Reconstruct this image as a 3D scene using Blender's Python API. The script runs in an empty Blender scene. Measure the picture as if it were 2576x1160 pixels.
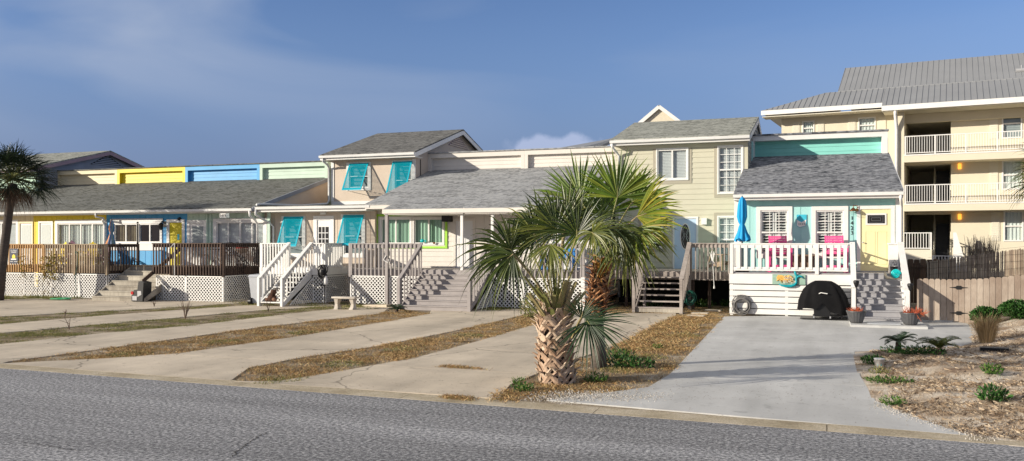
import bpy, math, random
from mathutils import Vector, Matrix
C = bpy.context
S = C.scene
R = math.radians
random.seed(7)

# ---------------------------------------------------------------- camera
TH = math.atan(792/2190.)            # camera turned to the left of the facades' normal
H = 2.32
FW, CX, HY = 2190., 1288., 612.
cs, sn = math.cos(TH), math.sin(TH)
cam = bpy.data.objects.new('camera', bpy.data.cameras.new('camera'))
S.collection.objects.link(cam)
cam.location = (0, 0, H)
cam.rotation_euler = (R(90), 0, TH)
cam.data.sensor_width = 36
cam.data.lens = FW/2576*36
cam.data.shift_y = 32/2576.
cam.data.clip_start = .1
cam.data.clip_end = 2000
S.camera = cam

# ---------------------------------------------------------------- light
SUN_EL, SUN_AZ = 16.0, 233.0         # azimuth clockwise from +Y
w = bpy.data.worlds.new('World'); S.world = w; w.use_nodes = True
nt = w.node_tree; nt.nodes.clear()
def N(t, k, **kw):
    n = t.nodes.new(k)
    for a, b in kw.items(): setattr(n, a, b)
    return n
out = N(nt, 'ShaderNodeOutputWorld'); bg = N(nt, 'ShaderNodeBackground')
sky = N(nt, 'ShaderNodeTexSky', sky_type='NISHITA', sun_disc=False)
sky.sun_elevation = R(SUN_EL); sky.sun_rotation = R(SUN_AZ)
sky.air_density = 1.0; sky.dust_density = 0.6; sky.ozone_density = 3.0
bg.inputs['Strength'].default_value = .12
tc = N(nt, 'ShaderNodeTexCoord')
SKY_TINT = (1.0, .80, .90, 1); SKY_LOW = (.52, 1.0, 2.5, 1); FILL_SKY_C = (3.4, 3.3, 3.3, 1); PUFF_C = (3.0, 3.5, 4.9, 1)
# soft drifting cloud veils, mixed over the sky
mp = N(nt, 'ShaderNodeMapping'); mp.inputs['Rotation'].default_value = (0, R(-24), R(35)); mp.inputs['Scale'].default_value = (1.1, 2.2, 5.0)
n1 = N(nt, 'ShaderNodeTexNoise'); n1.inputs['Scale'].default_value = 1.5; n1.inputs['Detail'].default_value = 7; n1.inputs['Roughness'].default_value = .42
n1.inputs['Distortion'].default_value = .6
cr = N(nt, 'ShaderNodeValToRGB'); cr.color_ramp.elements[0].position = .44; cr.color_ramp.elements[1].position = .64
cr.color_ramp.elements[0].color = (0, 0, 0, 1); cr.color_ramp.elements[1].color = (1, 1, 1, 1)
mx = N(nt, 'ShaderNodeMixRGB'); mx.inputs[2].default_value = (2.5, 3.0, 4.05, 1)
mult = N(nt, 'ShaderNodeMath', operation='MULTIPLY'); mult.inputs[1].default_value = .85
L = nt.links.new
L(tc.outputs['Generated'], mp.inputs[0]); L(mp.outputs[0], n1.inputs['Vector']); L(n1.outputs[0], cr.inputs[0])
# more veil to the left and overhead than to the right
sx = N(nt, 'ShaderNodeSeparateXYZ'); L(tc.outputs['Generated'], sx.inputs[0])
mr = N(nt, 'ShaderNodeMapRange'); mr.inputs['From Min'].default_value = .15; mr.inputs['From Max'].default_value = -.75
mr.inputs['To Min'].default_value = .12; mr.inputs['To Max'].default_value = 1.0
L(sx.outputs[0], mr.inputs[0])
mr2 = N(nt, 'ShaderNodeMapRange'); mr2.inputs['From Min'].default_value = .10; mr2.inputs['From Max'].default_value = .22
mr2.inputs['To Min'].default_value = .15; mr2.inputs['To Max'].default_value = 1.0
L(sx.outputs[2], mr2.inputs[0])
m2 = N(nt, 'ShaderNodeMath', operation='MULTIPLY'); L(mr.outputs[0], m2.inputs[0]); L(mr2.outputs[0], m2.inputs[1])
m3 = N(nt, 'ShaderNodeMath', operation='MULTIPLY'); L(m2.outputs[0], m3.inputs[0]); L(cr.outputs[0], m3.inputs[1])
L(m3.outputs[0], mult.inputs[0]); L(mult.outputs[0], mx.inputs[0])
hsv = N(nt, 'ShaderNodeHueSaturation'); hsv.inputs['Saturation'].default_value = 1.15; L(sky.outputs[0], hsv.inputs['Color'])
tint = N(nt, 'ShaderNodeMixRGB', blend_type='MULTIPLY'); tint.inputs[0].default_value = 1.0; tint.inputs[2].default_value = SKY_TINT
L(hsv.outputs[0], tint.inputs[1])
# humid blue air low over the horizon
lo = N(nt, 'ShaderNodeMapRange', interpolation_type='SMOOTHSTEP'); lo.inputs['From Min'].default_value = .25; lo.inputs['From Max'].default_value = .0; lo.inputs['To Max'].default_value = .8
L(sx.outputs[2], lo.inputs[0]); lm = N(nt, 'ShaderNodeMixRGB'); lm.inputs[2].default_value = SKY_LOW; L(lo.outputs[0], lm.inputs[0]); L(tint.outputs[0], lm.inputs[1])
L(lm.outputs[0], mx.inputs[1])
# added cloud glow outside the view, overhead and sunward, to brighten the ground
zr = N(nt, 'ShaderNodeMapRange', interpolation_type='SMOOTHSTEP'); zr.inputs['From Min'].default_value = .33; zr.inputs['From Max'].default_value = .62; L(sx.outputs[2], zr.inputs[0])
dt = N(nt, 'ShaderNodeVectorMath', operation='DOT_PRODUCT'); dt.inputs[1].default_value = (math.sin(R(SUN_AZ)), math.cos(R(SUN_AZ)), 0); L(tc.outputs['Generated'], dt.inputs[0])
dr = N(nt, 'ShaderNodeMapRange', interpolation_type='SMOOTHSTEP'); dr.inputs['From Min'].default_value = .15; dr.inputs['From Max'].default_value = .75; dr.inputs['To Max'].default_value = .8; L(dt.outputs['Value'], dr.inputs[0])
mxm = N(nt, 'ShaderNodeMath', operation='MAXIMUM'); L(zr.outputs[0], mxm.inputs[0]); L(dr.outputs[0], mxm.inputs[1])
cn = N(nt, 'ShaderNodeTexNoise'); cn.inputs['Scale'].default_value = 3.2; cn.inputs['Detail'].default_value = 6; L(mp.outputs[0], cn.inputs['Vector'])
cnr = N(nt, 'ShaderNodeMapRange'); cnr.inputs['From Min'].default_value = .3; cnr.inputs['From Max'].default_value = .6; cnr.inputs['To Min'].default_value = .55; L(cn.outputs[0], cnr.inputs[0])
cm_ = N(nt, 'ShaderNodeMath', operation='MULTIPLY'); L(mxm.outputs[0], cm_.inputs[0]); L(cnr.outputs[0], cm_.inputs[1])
m5 = N(nt, 'ShaderNodeMixRGB'); m5.inputs[2].default_value = FILL_SKY_C; L(cm_.outputs[0], m5.inputs[0]); L(mx.outputs[0], m5.inputs[1])
# one small cumulus low over the middle roofs
cd = Vector((-math.sin(TH)*1+0.055*math.cos(TH), math.cos(TH)+0.055*math.sin(TH), .107)).normalized()
vs = N(nt, 'ShaderNodeVectorMath', operation='SUBTRACT'); vs.inputs[1].default_value = cd; L(tc.outputs['Generated'], vs.inputs[0])
vm = N(nt, 'ShaderNodeVectorMath', operation='MULTIPLY'); vm.inputs[1].default_value = (15, 15, 52); L(vs.outputs[0], vm.inputs[0])
ln = N(nt, 'ShaderNodeVectorMath', operation='LENGTH'); L(vm.outputs[0], ln.inputs[0])
pn = N(nt, 'ShaderNodeTexNoise'); pn.inputs['Scale'].default_value = 34; pn.inputs['Detail'].default_value = 7; L(tc.outputs['Generated'], pn.inputs['Vector'])
pa = N(nt, 'ShaderNodeMath', operation='MULTIPLY_ADD'); pa.inputs[1].default_value = 1.3; L(pn.outputs[0], pa.inputs[0]); L(ln.outputs['Value'], pa.inputs[2])
pr_ = N(nt, 'ShaderNodeMapRange', interpolation_type='SMOOTHSTEP'); pr_.inputs['From Min'].default_value = 1.75; pr_.inputs['From Max'].default_value = 1.35; pr_.inputs['To Max'].default_value = .85; L(pa.outputs[0], pr_.inputs[0])
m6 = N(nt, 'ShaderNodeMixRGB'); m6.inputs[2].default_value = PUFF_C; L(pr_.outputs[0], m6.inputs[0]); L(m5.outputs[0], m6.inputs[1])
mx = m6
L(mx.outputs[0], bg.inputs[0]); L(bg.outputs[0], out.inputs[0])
sl = bpy.data.lights.new('sun', 'SUN'); sl.energy = 4.9; sl.angle = R(.5); sl.color = (1.0, .91, .77)
so = bpy.data.objects.new('sun', sl); S.collection.objects.link(so)
az = R(SUN_AZ); e = R(SUN_EL)
sd = Vector((math.sin(az)*math.cos(e), math.cos(az)*math.cos(e), math.sin(e)))
so.rotation_euler = sd.to_track_quat('Z', 'Y').to_euler()
so.location = sd*60
S.view_settings.view_transform = 'Standard'; S.view_settings.look = 'None'
S.view_settings.exposure = 0.34; S.view_settings.gamma = 1; S.view_settings.use_curve_mapping = False
S.render.engine = 'CYCLES'
S.cycles.max_bounces = 6; S.cycles.transparent_max_bounces = 12

# ---------------------------------------------------------------- calibration helpers (photo measured in a 2576 px frame)
def kx(x):
    u = (x-CX)/FW
    return (-sn+u*cs)/(cs+u*sn)
def dep(x, Y): return Y/(cs+(x-CX)/FW*sn)
def WX(x, Y): return kx(x)*Y
def WZ(x, y, Y): return H-(y-HY)/FW*dep(x, Y)
def P(x, y, Y): return Vector((WX(x, Y), Y, WZ(x, y, Y)))
def G(x, y, z=0.):
    t = (H-z)*FW/(y-HY); u = (x-CX)/FW
    return Vector((t*(-sn+u*cs), t*(cs+u*sn), z))

# ---------------------------------------------------------------- mesh builder
class MB:
    def __init__(s): s.v = []; s.f = []; s.a = []
    def quad(s, a, b, c, d, val=0.): 
        n = len(s.v); s.v += [tuple(a), tuple(b), tuple(c), tuple(d)]; s.f.append((n, n+1, n+2, n+3)); s.a.append(val)
    def tri(s, a, b, c, val=0.):
        n = len(s.v); s.v += [tuple(a), tuple(b), tuple(c)]; s.f.append((n, n+1, n+2)); s.a.append(val)
    def box(s, x0, x1, y0, y1, z0, z1, val=0.):
        if x0 > x1: x0, x1 = x1, x0
        if y0 > y1: y0, y1 = y1, y0
        if z0 > z1: z0, z1 = z1, z0
        s.hexa([(x0,y0,z0),(x1,y0,z0),(x1,y1,z0),(x0,y1,z0)], [(x0,y0,z1),(x1,y0,z1),(x1,y1,z1),(x0,y1,z1)], val)
        return s
    def hexa(s, b, t, val=0.):
        n = len(s.v); k = len(b)
        s.v += [tuple(p) for p in b]+[tuple(p) for p in t]
        s.f.append(tuple(n+i for i in reversed(range(k)))); s.f.append(tuple(n+k+i for i in range(k)))
        for i in range(k):
            j = (i+1) % k; s.f.append((n+i, n+j, n+k+j, n+k+i))
        s.a += [val]*(k+2)
        return s
    def bar(s, p0, p1, w, h, up=(0,0,1), val=0.):
        p0 = Vector(p0); p1 = Vector(p1); d = (p1-p0).normalized(); up = Vector(up)
        a = d.cross(up)
        if a.length < 1e-4: a = d.cross(Vector((1,0,0)))
        a.normalize(); b = a.cross(d).normalized()
        q = lambda p: [p-a*w/2-b*h/2, p+a*w/2-b*h/2, p+a*w/2+b*h/2, p-a*w/2+b*h/2]
        return s.hexa(q(p0), q(p1), val)
    def tube(s, pts, r, n=8, val=0., cap=True):
        pts = [Vector(p) for p in pts]
        if not hasattr(r, '__len__'): r = [r]*len(pts)
        base = len(s.v); prev = None
        for i, p in enumerate(pts):
            d = (pts[min(i+1, len(pts)-1)]-pts[max(i-1, 0)]).normalized()
            if prev is None:
                a = d.cross(Vector((0,0,1)))
                if a.length < 1e-3: a = d.cross(Vector((0,1,0)))
            else: a = prev-d*prev.dot(d)
            a.normalize(); prev = a; b = d.cross(a)
            for k in range(n):
                an = 2*math.pi*k/n
                s.v.append(tuple(p+(a*math.cos(an)+b*math.sin(an))*r[i]))
        for i in range(len(pts)-1):
            for k in range(n):
                j = (k+1) % n
                s.f.append((base+i*n+k, base+i*n+j, base+(i+1)*n+j, base+(i+1)*n+k)); s.a.append(val)
        if cap:
            s.f.append(tuple(base+k for k in reversed(range(n)))); s.a.append(val)
            s.f.append(tuple(base+(len(pts)-1)*n+k for k in range(n))); s.a.append(val)
        return s
    def lathe(s, c, prof, n=20, val=0., sx=1., sy=1.):
        base = len(s.v); c = Vector(c)
        for (r, z) in prof:
            for k in range(n):
                an = 2*math.pi*k/n
                s.v.append((c.x+math.cos(an)*r*sx, c.y+math.sin(an)*r*sy, c.z+z))
        for i in range(len(prof)-1):
            for k in range(n):
                j = (k+1) % n
                s.f.append((base+i*n+k, base+i*n+j, base+(i+1)*n+j, base+(i+1)*n+k)); s.a.append(val)
        s.f.append(tuple(base+k for k in reversed(range(n)))); s.a.append(val)
        s.f.append(tuple(base+(len(prof)-1)*n+k for k in range(n))); s.a.append(val)
        return s
    def prism(s, pts, d, val=0.):
        d = Vector(d); return s.hexa([Vector(p) for p in pts], [Vector(p)+d for p in pts], val)
    def build(s, name, m, parent=None, smooth=False):
        if parent is not None:
            inv = Matrix.Translation(root_loc(parent)).inverted()
            vs = [tuple(inv @ Vector(p)) for p in s.v]
        else: vs = s.v
        me = bpy.data.meshes.new(name); me.from_pydata(vs, [], s.f)
        at = me.attributes.new('v', 'FLOAT', 'FACE'); at.data.foreach_set('value', s.a)
        me.materials.append(m)
        if smooth: me.polygons.foreach_set('use_smooth', [True]*len(me.polygons))
        o = bpy.data.objects.new(name, me); S.collection.objects.link(o)
        if parent is not None: o.parent = parent
        return o
def root_loc(o):
    p = Vector((0,0,0))
    while o is not None: p += Vector(o.location); o = o.parent
    return p
def tag(o, label, cat, group=None, kind=None):
    if label: o['label'] = label
    if cat: o['category'] = cat
    if group: o['group'] = group
    if kind: o['kind'] = kind
    return o
def thing(name, label, cat, loc, group=None):
    o = bpy.data.objects.new(name, None); S.collection.objects.link(o); o.location = loc
    o.empty_display_size = .2
    return tag(o, label, cat, group)
def struct(name, mb, m): return tag(mb.build(name, m), None, None, None, 'structure')
def deep_copy(o, parent=None):
    c = o.copy(); S.collection.objects.link(c); c.parent = parent
    for ch in list(o.children): deep_copy(ch, c)
    return c

# ---------------------------------------------------------------- materials
def newmat(name):
    m = bpy.data.materials.new(name); m.use_nodes = True; t = m.node_tree; t.nodes.clear()
    o = N(t, 'ShaderNodeOutputMaterial'); b = N(t, 'ShaderNodeBsdfPrincipled'); t.links.new(b.outputs[0], o.inputs[0])
    return m, t, b
def hexc(r, g, b):
    f = lambda c: (c/255./12.92) if c/255. <= .04045 else ((c/255.+.055)/1.055)**2.4
    return (f(r), f(g), f(b))
def paint(name, col, rough=.55, var=.12, scale=2.5, bump=.0, bscale=40, metal=0., stretch=(1,1,1), streak=0., spec=.4):
    m, t, b = newmat(name); l = t.links.new
    tc = N(t, 'ShaderNodeTexCoord'); mp = N(t, 'ShaderNodeMapping'); mp.inputs['Scale'].default_value = stretch
    l(tc.outputs['Object'], mp.inputs[0])
    n = N(t, 'ShaderNodeTexNoise'); n.inputs['Scale'].default_value = scale; n.inputs['Detail'].default_value = 6; n.inputs['Roughness'].default_value = .65
    l(mp.outputs[0], n.inputs['Vector'])
    mr = N(t, 'ShaderNodeMapRange'); mr.inputs['From Min'].default_value = .3; mr.inputs['From Max'].default_value = .7
    mr.inputs['To Min'].default_value = 1-var; mr.inputs['To Max'].default_value = 1+var*.5
    l(n.outputs[0], mr.inputs[0])
    mx = N(t, 'ShaderNodeVectorMath', operation='SCALE'); mx.inputs[0].default_value = col; l(mr.outputs[0], mx.inputs['Scale'])
    l(mx.outputs[0], b.inputs['Base Color'])
    b.inputs['Roughness'].default_value = rough; b.inputs['Metallic'].default_value = metal
    b.inputs['Specular IOR Level'].default_value = spec
    if bump:
        n2 = N(t, 'ShaderNodeTexNoise'); n2.inputs['Scale'].default_value = bscale; n2.inputs['Detail'].default_value = 4; l(mp.outputs[0], n2.inputs['Vector'])
        bp = N(t, 'ShaderNodeBump'); bp.inputs['Strength'].default_value = bump; bp.inputs['Distance'].default_value = .01
        l(n2.outputs[0], bp.inputs['Height']); l(bp.outputs[0], b.inputs['Normal'])
    return m
def ramp_mat(name, cols, rough=.6, attr=True, transl=0., scale=3., spec=.3, bump=0.):
    """colour picked by each face's own random value, plus a little noise"""
    m, t, b = newmat(name); l = t.links.new
    at = N(t, 'ShaderNodeAttribute', attribute_name='v')
    cr = N(t, 'ShaderNodeValToRGB'); el = cr.color_ramp.elements
    while len(el) < len(cols): el.new(.5)
    for i, c in enumerate(cols):
        el[i].position = i/(len(cols)-1); el[i].color = (*c, 1)
    l(at.outputs['Fac'], cr.inputs[0])
    tc = N(t, 'ShaderNodeTexCoord'); n = N(t, 'ShaderNodeTexNoise'); n.inputs['Scale'].default_value = scale; n.inputs['Detail'].default_value = 4
    l(tc.outputs['Object'], n.inputs['Vector'])
    mr = N(t, 'ShaderNodeMapRange'); mr.inputs['From Min'].default_value = .3; mr.inputs['From Max'].default_value = .7
    mr.inputs['To Min'].default_value = .75; mr.inputs['To Max'].default_value = 1.2; l(n.outputs[0], mr.inputs[0])
    mx = N(t, 'ShaderNodeVectorMath', operation='SCALE'); l(cr.outputs[0], mx.inputs[0]); l(mr.outputs[0], mx.inputs['Scale'])
    l(mx.outputs[0], b.inputs['Base Color']); b.inputs['Roughness'].default_value = rough; b.inputs['Specular IOR Level'].default_value = spec
    if bump:
        n2 = N(t, 'ShaderNodeTexNoise'); n2.inputs['Scale'].default_value = 60; l(tc.outputs['Object'], n2.inputs['Vector'])
        bp = N(t, 'ShaderNodeBump'); bp.inputs['Strength'].default_value = bump; bp.inputs['Distance'].default_value = .01
        l(n2.outputs[0], bp.inputs['Height']); l(bp.outputs[0], b.inputs['Normal'])
    if transl:
        tr = N(t, 'ShaderNodeBsdfTranslucent'); ms = N(t, 'ShaderNodeMixShader'); ms.inputs[0].default_value = transl
        l(mx.outputs[0], tr.inputs[0]); o = [q for q in t.nodes if q.type == 'OUTPUT_MATERIAL'][0]
        l(b.outputs[0], ms.inputs[1]); l(tr.outputs[0], ms.inputs[2]); l(ms.outputs[0], o.inputs[0])
    return m
def shingle(name, c1, c2, c3, w=.3, h=.14):
    m, t, b = newmat(name); l = t.links.new
    tc = N(t, 'ShaderNodeTexCoord'); 
    br = N(t, 'ShaderNodeTexBrick'); br.inputs['Scale'].default_value = 1; br.inputs['Brick Width'].default_value = w; br.inputs['Row Height'].default_value = h
    br.inputs['Mortar Size'].default_value = .006; br.inputs['Bias'].default_value = 0; br.offset = .37
    br.inputs['Color1'].default_value = (*c1, 1); br.inputs['Color2'].default_value = (*c2, 1); br.inputs['Mortar'].default_value = (*[c*.6 for c in c1], 1)
    l(tc.outputs['Object'], br.inputs['Vector'])
    n = N(t, 'ShaderNodeTexNoise'); n.inputs['Scale'].default_value = 9; n.inputs['Detail'].default_value = 4; n.inputs['Roughness'].default_value = .6
    mp = N(t, 'ShaderNodeMapping'); mp.inputs['Scale'].default_value = (.6, 1.1, 1); l(tc.outputs['Object'], mp.inputs[0]); l(mp.outputs[0], n.inputs['Vector'])
    cr = N(t, 'ShaderNodeValToRGB'); cr.color_ramp.elements[0].position = .42; cr.color_ramp.elements[1].position = .6; l(n.outputs[0], cr.inputs[0])
    mx = N(t, 'ShaderNodeMixRGB'); l(cr.outputs[0], mx.inputs[0]); l(br.outputs[0], mx.inputs[1]); mx.inputs[2].default_value = (*c3, 1)
    mh = N(t, 'ShaderNodeMath', operation='MULTIPLY'); mh.inputs[1].default_value = .75; l(cr.outputs[0], mh.inputs[0]); l(mh.outputs[0], mx.inputs[0])
    n3 = N(t, 'ShaderNodeTexNoise'); n3.inputs['Scale'].default_value = .35; n3.inputs['Detail'].default_value = 3; l(tc.outputs['Object'], n3.inputs['Vector'])
    mr = N(t, 'ShaderNodeMapRange'); mr.inputs['From Min'].default_value = .3; mr.inputs['From Max'].default_value = .7; mr.inputs['To Min'].default_value = .94; mr.inputs['To Max'].default_value = 1.05
    l(n3.outputs[0], mr.inputs[0]); sc = N(t, 'ShaderNodeVectorMath', operation='SCALE'); l(mx.outputs[0], sc.inputs[0]); l(mr.outputs[0], sc.inputs['Scale'])
    l(sc.outputs[0], b.inputs['Base Color']); b.inputs['Roughness'].default_value = .95; b.inputs['Specular IOR Level'].default_value = .15
    bp = N(t, 'ShaderNodeBump'); bp.inputs['Strength'].default_value = .6; bp.inputs['Distance'].default_value = .015
    l(br.outputs['Fac'], bp.inputs['Height']); bp.invert = True; l(bp.outputs[0], b.inputs['Normal'])
    return m
def wood(name, c1, c2, rough=.8, along=(1, 1, 8), sc=6, gap=False):
    m, t, b = newmat(name); l = t.links.new
    tc = N(t, 'ShaderNodeTexCoord'); mp = N(t, 'ShaderNodeMapping'); mp.inputs['Scale'].default_value = along; l(tc.outputs['Object'], mp.inputs[0])
    n = N(t, 'ShaderNodeTexNoise'); n.inputs['Scale'].default_value = sc; n.inputs['Detail'].default_value = 6; n.inputs['Roughness'].default_value = .7; l(mp.outputs[0], n.inputs['Vector'])
    n2 = N(t, 'ShaderNodeTexNoise'); n2.inputs['Scale'].default_value = 1.3; l(tc.outputs['Object'], n2.inputs['Vector'])
    ad = N(t, 'ShaderNodeMath', operation='ADD'); l(n.outputs[0], ad.inputs[0]); l(n2.outputs[0], ad.inputs[1])
    at = N(t, 'ShaderNodeAttribute', attribute_name='v'); ad2 = N(t, 'ShaderNodeMath', operation='ADD'); l(ad.outputs[0], ad2.inputs[0])
    mh = N(t, 'ShaderNodeMath', operation='MULTIPLY'); mh.inputs[1].default_value = .5; l(at.outputs['Fac'], mh.inputs[0]); l(mh.outputs[0], ad2.inputs[1])
    mr = N(t, 'ShaderNodeMapRange'); mr.inputs['From Min'].default_value = .7; mr.inputs['From Max'].default_value = 1.35; l(ad2.outputs[0], mr.inputs[0])
    mx = N(t, 'ShaderNodeMixRGB'); mx.inputs[1].default_value = (*c1, 1); mx.inputs[2].default_value = (*c2, 1); l(mr.outputs[0], mx.inputs[0])
    l(mx.outputs[0], b.inputs['Base Color']); b.inputs['Roughness'].default_value = rough; b.inputs['Specular IOR Level'].default_value = .25
    bp = N(t, 'ShaderNodeBump'); bp.inputs['Strength'].default_value = .25; bp.inputs['Distance'].default_value = .006; l(n.outputs[0], bp.inputs['Height']); l(bp.outputs[0], b.inputs['Normal'])
    return m
def ground_mat(name, stops, scale=2., fine=60., bump=.4, fdet=.5, rough=.95, grain=.25, disp=.02, spec=.15):
    m, t, b = newmat(name); l = t.links.new
    tc = N(t, 'ShaderNodeTexCoord')
    n = N(t, 'ShaderNodeTexNoise'); n.inputs['Scale'].default_value = scale; n.inputs['Detail'].default_value = 8; n.inputs['Roughness'].default_value = .62; l(tc.outputs['Object'], n.inputs['Vector'])
    cr = N(t, 'ShaderNodeValToRGB'); el = cr.color_ramp.elements
    while len(el) < len(stops): el.new(.5)
    for i, (p, c) in enumerate(stops): el[i].position = p; el[i].color = (*c, 1)
    l(n.outputs[0], cr.inputs[0])
    f = N(t, 'ShaderNodeTexNoise'); f.inputs['Scale'].default_value = fine; f.inputs['Detail'].default_value = 3; f.inputs['Roughness'].default_value = .8; l(tc.outputs['Object'], f.inputs['Vector'])
    mr = N(t, 'ShaderNodeMapRange'); mr.inputs['From Min'].default_value = .32; mr.inputs['From Max'].default_value = .68; mr.inputs['To Min'].default_value = 1-grain; mr.inputs['To Max'].default_value = 1+grain
    l(f.outputs[0], mr.inputs[0]); sc = N(t, 'ShaderNodeVectorMath', operation='SCALE'); l(cr.outputs[0], sc.inputs[0]); l(mr.outputs[0], sc.inputs['Scale'])
    l(sc.outputs[0], b.inputs['Base Color']); b.inputs['Roughness'].default_value = rough; b.inputs['Specular IOR Level'].default_value = spec
    bp = N(t, 'ShaderNodeBump'); bp.inputs['Strength'].default_value = bump; bp.inputs['Distance'].default_value = disp; l(f.outputs[0], bp.inputs['Height']); l(bp.outputs[0], b.inputs['Normal'])
    return m
def glass_mat(name, tint=(.90, .93, .93), refl=.05):
    m = bpy.data.materials.new(name); m.use_nodes = True; t = m.node_tree; t.nodes.clear(); l = t.links.new
    o = N(t, 'ShaderNodeOutputMaterial'); tr = N(t, 'ShaderNodeBsdfTransparent'); tr.inputs[0].default_value = (*tint, 1)
    g = N(t, 'ShaderNodeBsdfGlossy'); g.inputs['Roughness'].default_value = .04; g.inputs[0].default_value = (.9, .95, 1, 1)
    lw = N(t, 'ShaderNodeLayerWeight'); lw.inputs[0].default_value = .5; fr = N(t, 'ShaderNodeMath', operation='POWER'); fr.inputs[1].default_value = 4.; l(lw.outputs['Facing'], fr.inputs[0])
    ad = N(t, 'ShaderNodeMath', operation='ADD'); ad.inputs[1].default_value = refl; l(fr.outputs[0], ad.inputs[0])
    ms = N(t, 'ShaderNodeMixShader'); l(ad.outputs[0], ms.inputs[0]); l(tr.outputs[0], ms.inputs[1]); l(g.outputs[0], ms.inputs[2]); l(ms.outputs[0], o.inputs[0])
    return m

W_WHITE = paint('white_trim', (.78, .77, .74), .45, .08, 3)
W_GUT = paint('gutter_white', (.74, .74, .72), .35, .12, 1.5, stretch=(1, 1, 4))
M = dict(
 cream=paint('cream_wall', hexc(226,212,176), .6, .08, 1.2),
 yellow=paint('yellow_wall', (.80,.62,.03), .5, .08, 1.5),
 yellow_t=paint('yellow_trim', (.84,.66,.02), .45, .06, 2),
 blue=paint('blue_wall', (.07,.36,.68), .5, .12, 1.5),
 blue_dk=paint('blue_wall_low', (.07,.36,.68), .5, .12, 1.5),
 sage=paint('sage_wall', (.52,.66,.55), .6, .1, 1.2),
 mint_far=paint('mint_wall', (.50,.72,.55), .6, .1, 1.2),
 tan=paint('tan_stucco', (.62,.52,.42), .8, .08, 1.5, bump=.3, bscale=60),
 offw=paint('offwhite_siding', (.70,.66,.60), .6, .07, 1.2),
 beige=paint('beige_siding', (.56,.54,.42), .6, .06, 1.0),
 beige_t=paint('beige_trim', (.40,.37,.29), .6, .06, 2),
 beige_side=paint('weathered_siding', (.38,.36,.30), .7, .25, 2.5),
 aqua=paint('aqua_wall', (.38,.68,.655), .5, .05, 1.5),
 aqua_c=paint('aqua_siding', (.26,.66,.58), .5, .08, 1.5),
 greyblue=paint('grey_blue_wall', (.30,.32,.36), .7, .15, 1.5),
 mauve=paint('mauve_trim', (.34,.24,.27), .6, .15, 2),
 lime=paint('lime_trim', (.36,.70,.06), .5, .06, 2),
 teal=paint('teal_shutter', (.0,.40,.52), .35, .08, 2, spec=.5),
 teal2=paint('teal_paint', (.0,.30,.36), .4, .15, 12),
 condo=paint('condo_stucco', (.68,.62,.48), .8, .05, .8, bump=.15, bscale=50),
 condo_t=paint('condo_trim', (.70,.66,.54), .6, .05, 1),
 dark=paint('dark_interior', (.015,.015,.017), .8, .2, 2),
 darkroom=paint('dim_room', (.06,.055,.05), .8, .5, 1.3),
 under=paint('shade_and_crack_black', (.03,.028,.025), .95, .3, 3),
 drape=paint('pale_drape', (.62,.66,.63), .8, .1, 3, stretch=(10,1,1)),
 dgreen=paint('green_blind', (.30,.48,.36), .7, .25, 3, stretch=(12,1,.3)),
 bamboo=paint('tan_curtain', (.30,.24,.15), .8, .6, 3, stretch=(8,1,1)),
 blind=paint('white_blind', (.60,.62,.62), .6, .05, 2),
 blind_g=paint('grey_blind', (.30,.34,.35), .6, .1, 2),
 grey_w=paint('grey_deck_paint', (.34,.31,.30), .65, .14, 3, bump=.2),
 grey_s=paint('grey_step_paint', (.33,.325,.34), .6, .12, 3, bump=.2),
 black=paint('black_plastic', (.012,.012,.013), .4, .2, 5),
 cover=paint('black_canvas', (.008,.008,.009), .8, .3, 3, bump=.3, bscale=20, spec=.12),
 metal=paint('grey_metal', (.35,.35,.36), .35, .15, 5, metal=.8),
 ltmetal=paint('light_metal', (.55,.55,.55), .35, .15, 5, metal=.5),
 iron=paint('black_iron', (.02,.02,.02), .45, .3, 5),
 pink=paint('pink_paint', (.80,.10,.30), .45, .08, 4),
 purple=paint('plum_paint', (.16,.05,.10), .5, .1, 4),
 ychair=paint('yellow_plastic', (.85,.65,.03), .4, .05, 4),
 brown=paint('brown_box', (.20,.13,.09), .6, .12, 3),
 red=paint('red_enamel', (.45,.02,.02), .25, .1, 4),
 umb=paint('blue_canvas', (.01,.33,.68), .7, .12, 6, stretch=(6,6,.6)),
 navy=paint('navy_sign', (.012,.02,.05), .4, .05, 4),
 lemon=paint('lemon_door', (.80,.73,.42), .4, .03, 2),
 ydoor=paint('yellow_door', (.72,.60,.02), .45, .12, 2),
 bluedoor=paint('pale_blue_door', (.50,.64,.80), .4, .04, 2),
 whited=paint('white_door', (.76,.76,.75), .4, .04, 2),
 brass=paint('brass', (.45,.28,.08), .3, .1, 5, metal=.9),
 copper=paint('copper', (.40,.18,.08), .3, .2, 5, metal=.9),
 bin=paint('pale_bin', (.42,.44,.47), .5, .1, 2),
 conc=paint('cast_stone', (.55,.50,.43), .85, .15, 5, bump=.4, bscale=30),
 hose_g=paint('grey_hose', (.16,.155,.15), .5, .15, 8),
 hose_d=paint('green_hose', (.01,.10,.07), .4, .15, 8),
 hose_l=paint('bright_green_hose', (.02,.28,.10), .4, .15, 8),
 turq=paint('turquoise', (.0,.45,.47), .35, .25, 9),
 ivory=paint('ivory', (.75,.66,.48), .5, .08, 5),
 potm=paint('grey_planter', (.12,.12,.125), .35, .25, 6, metal=.4),
 redplant=ramp_mat('red_pencil_plant', [(.45,.07,.03),(.65,.16,.08),(.35,.12,.03)], .6),
 lampglow=None,
 rope=paint('white_cord', (.7,.7,.68), .5, .1, 5),
 palette=paint('green_sign_board', (.30,.45,.36), .7, .15, 6, stretch=(1,1,6)),
 gold=paint('sandy_hair', (.72,.42,.10), .6, .25, 12),
 skyb=paint('sign_blue', (.05,.50,.66), .5, .15, 10),
 cushion=paint('blue_cushion', (.02,.22,.62), .6, .3, 6),
 metalroof=None,
)
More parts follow.
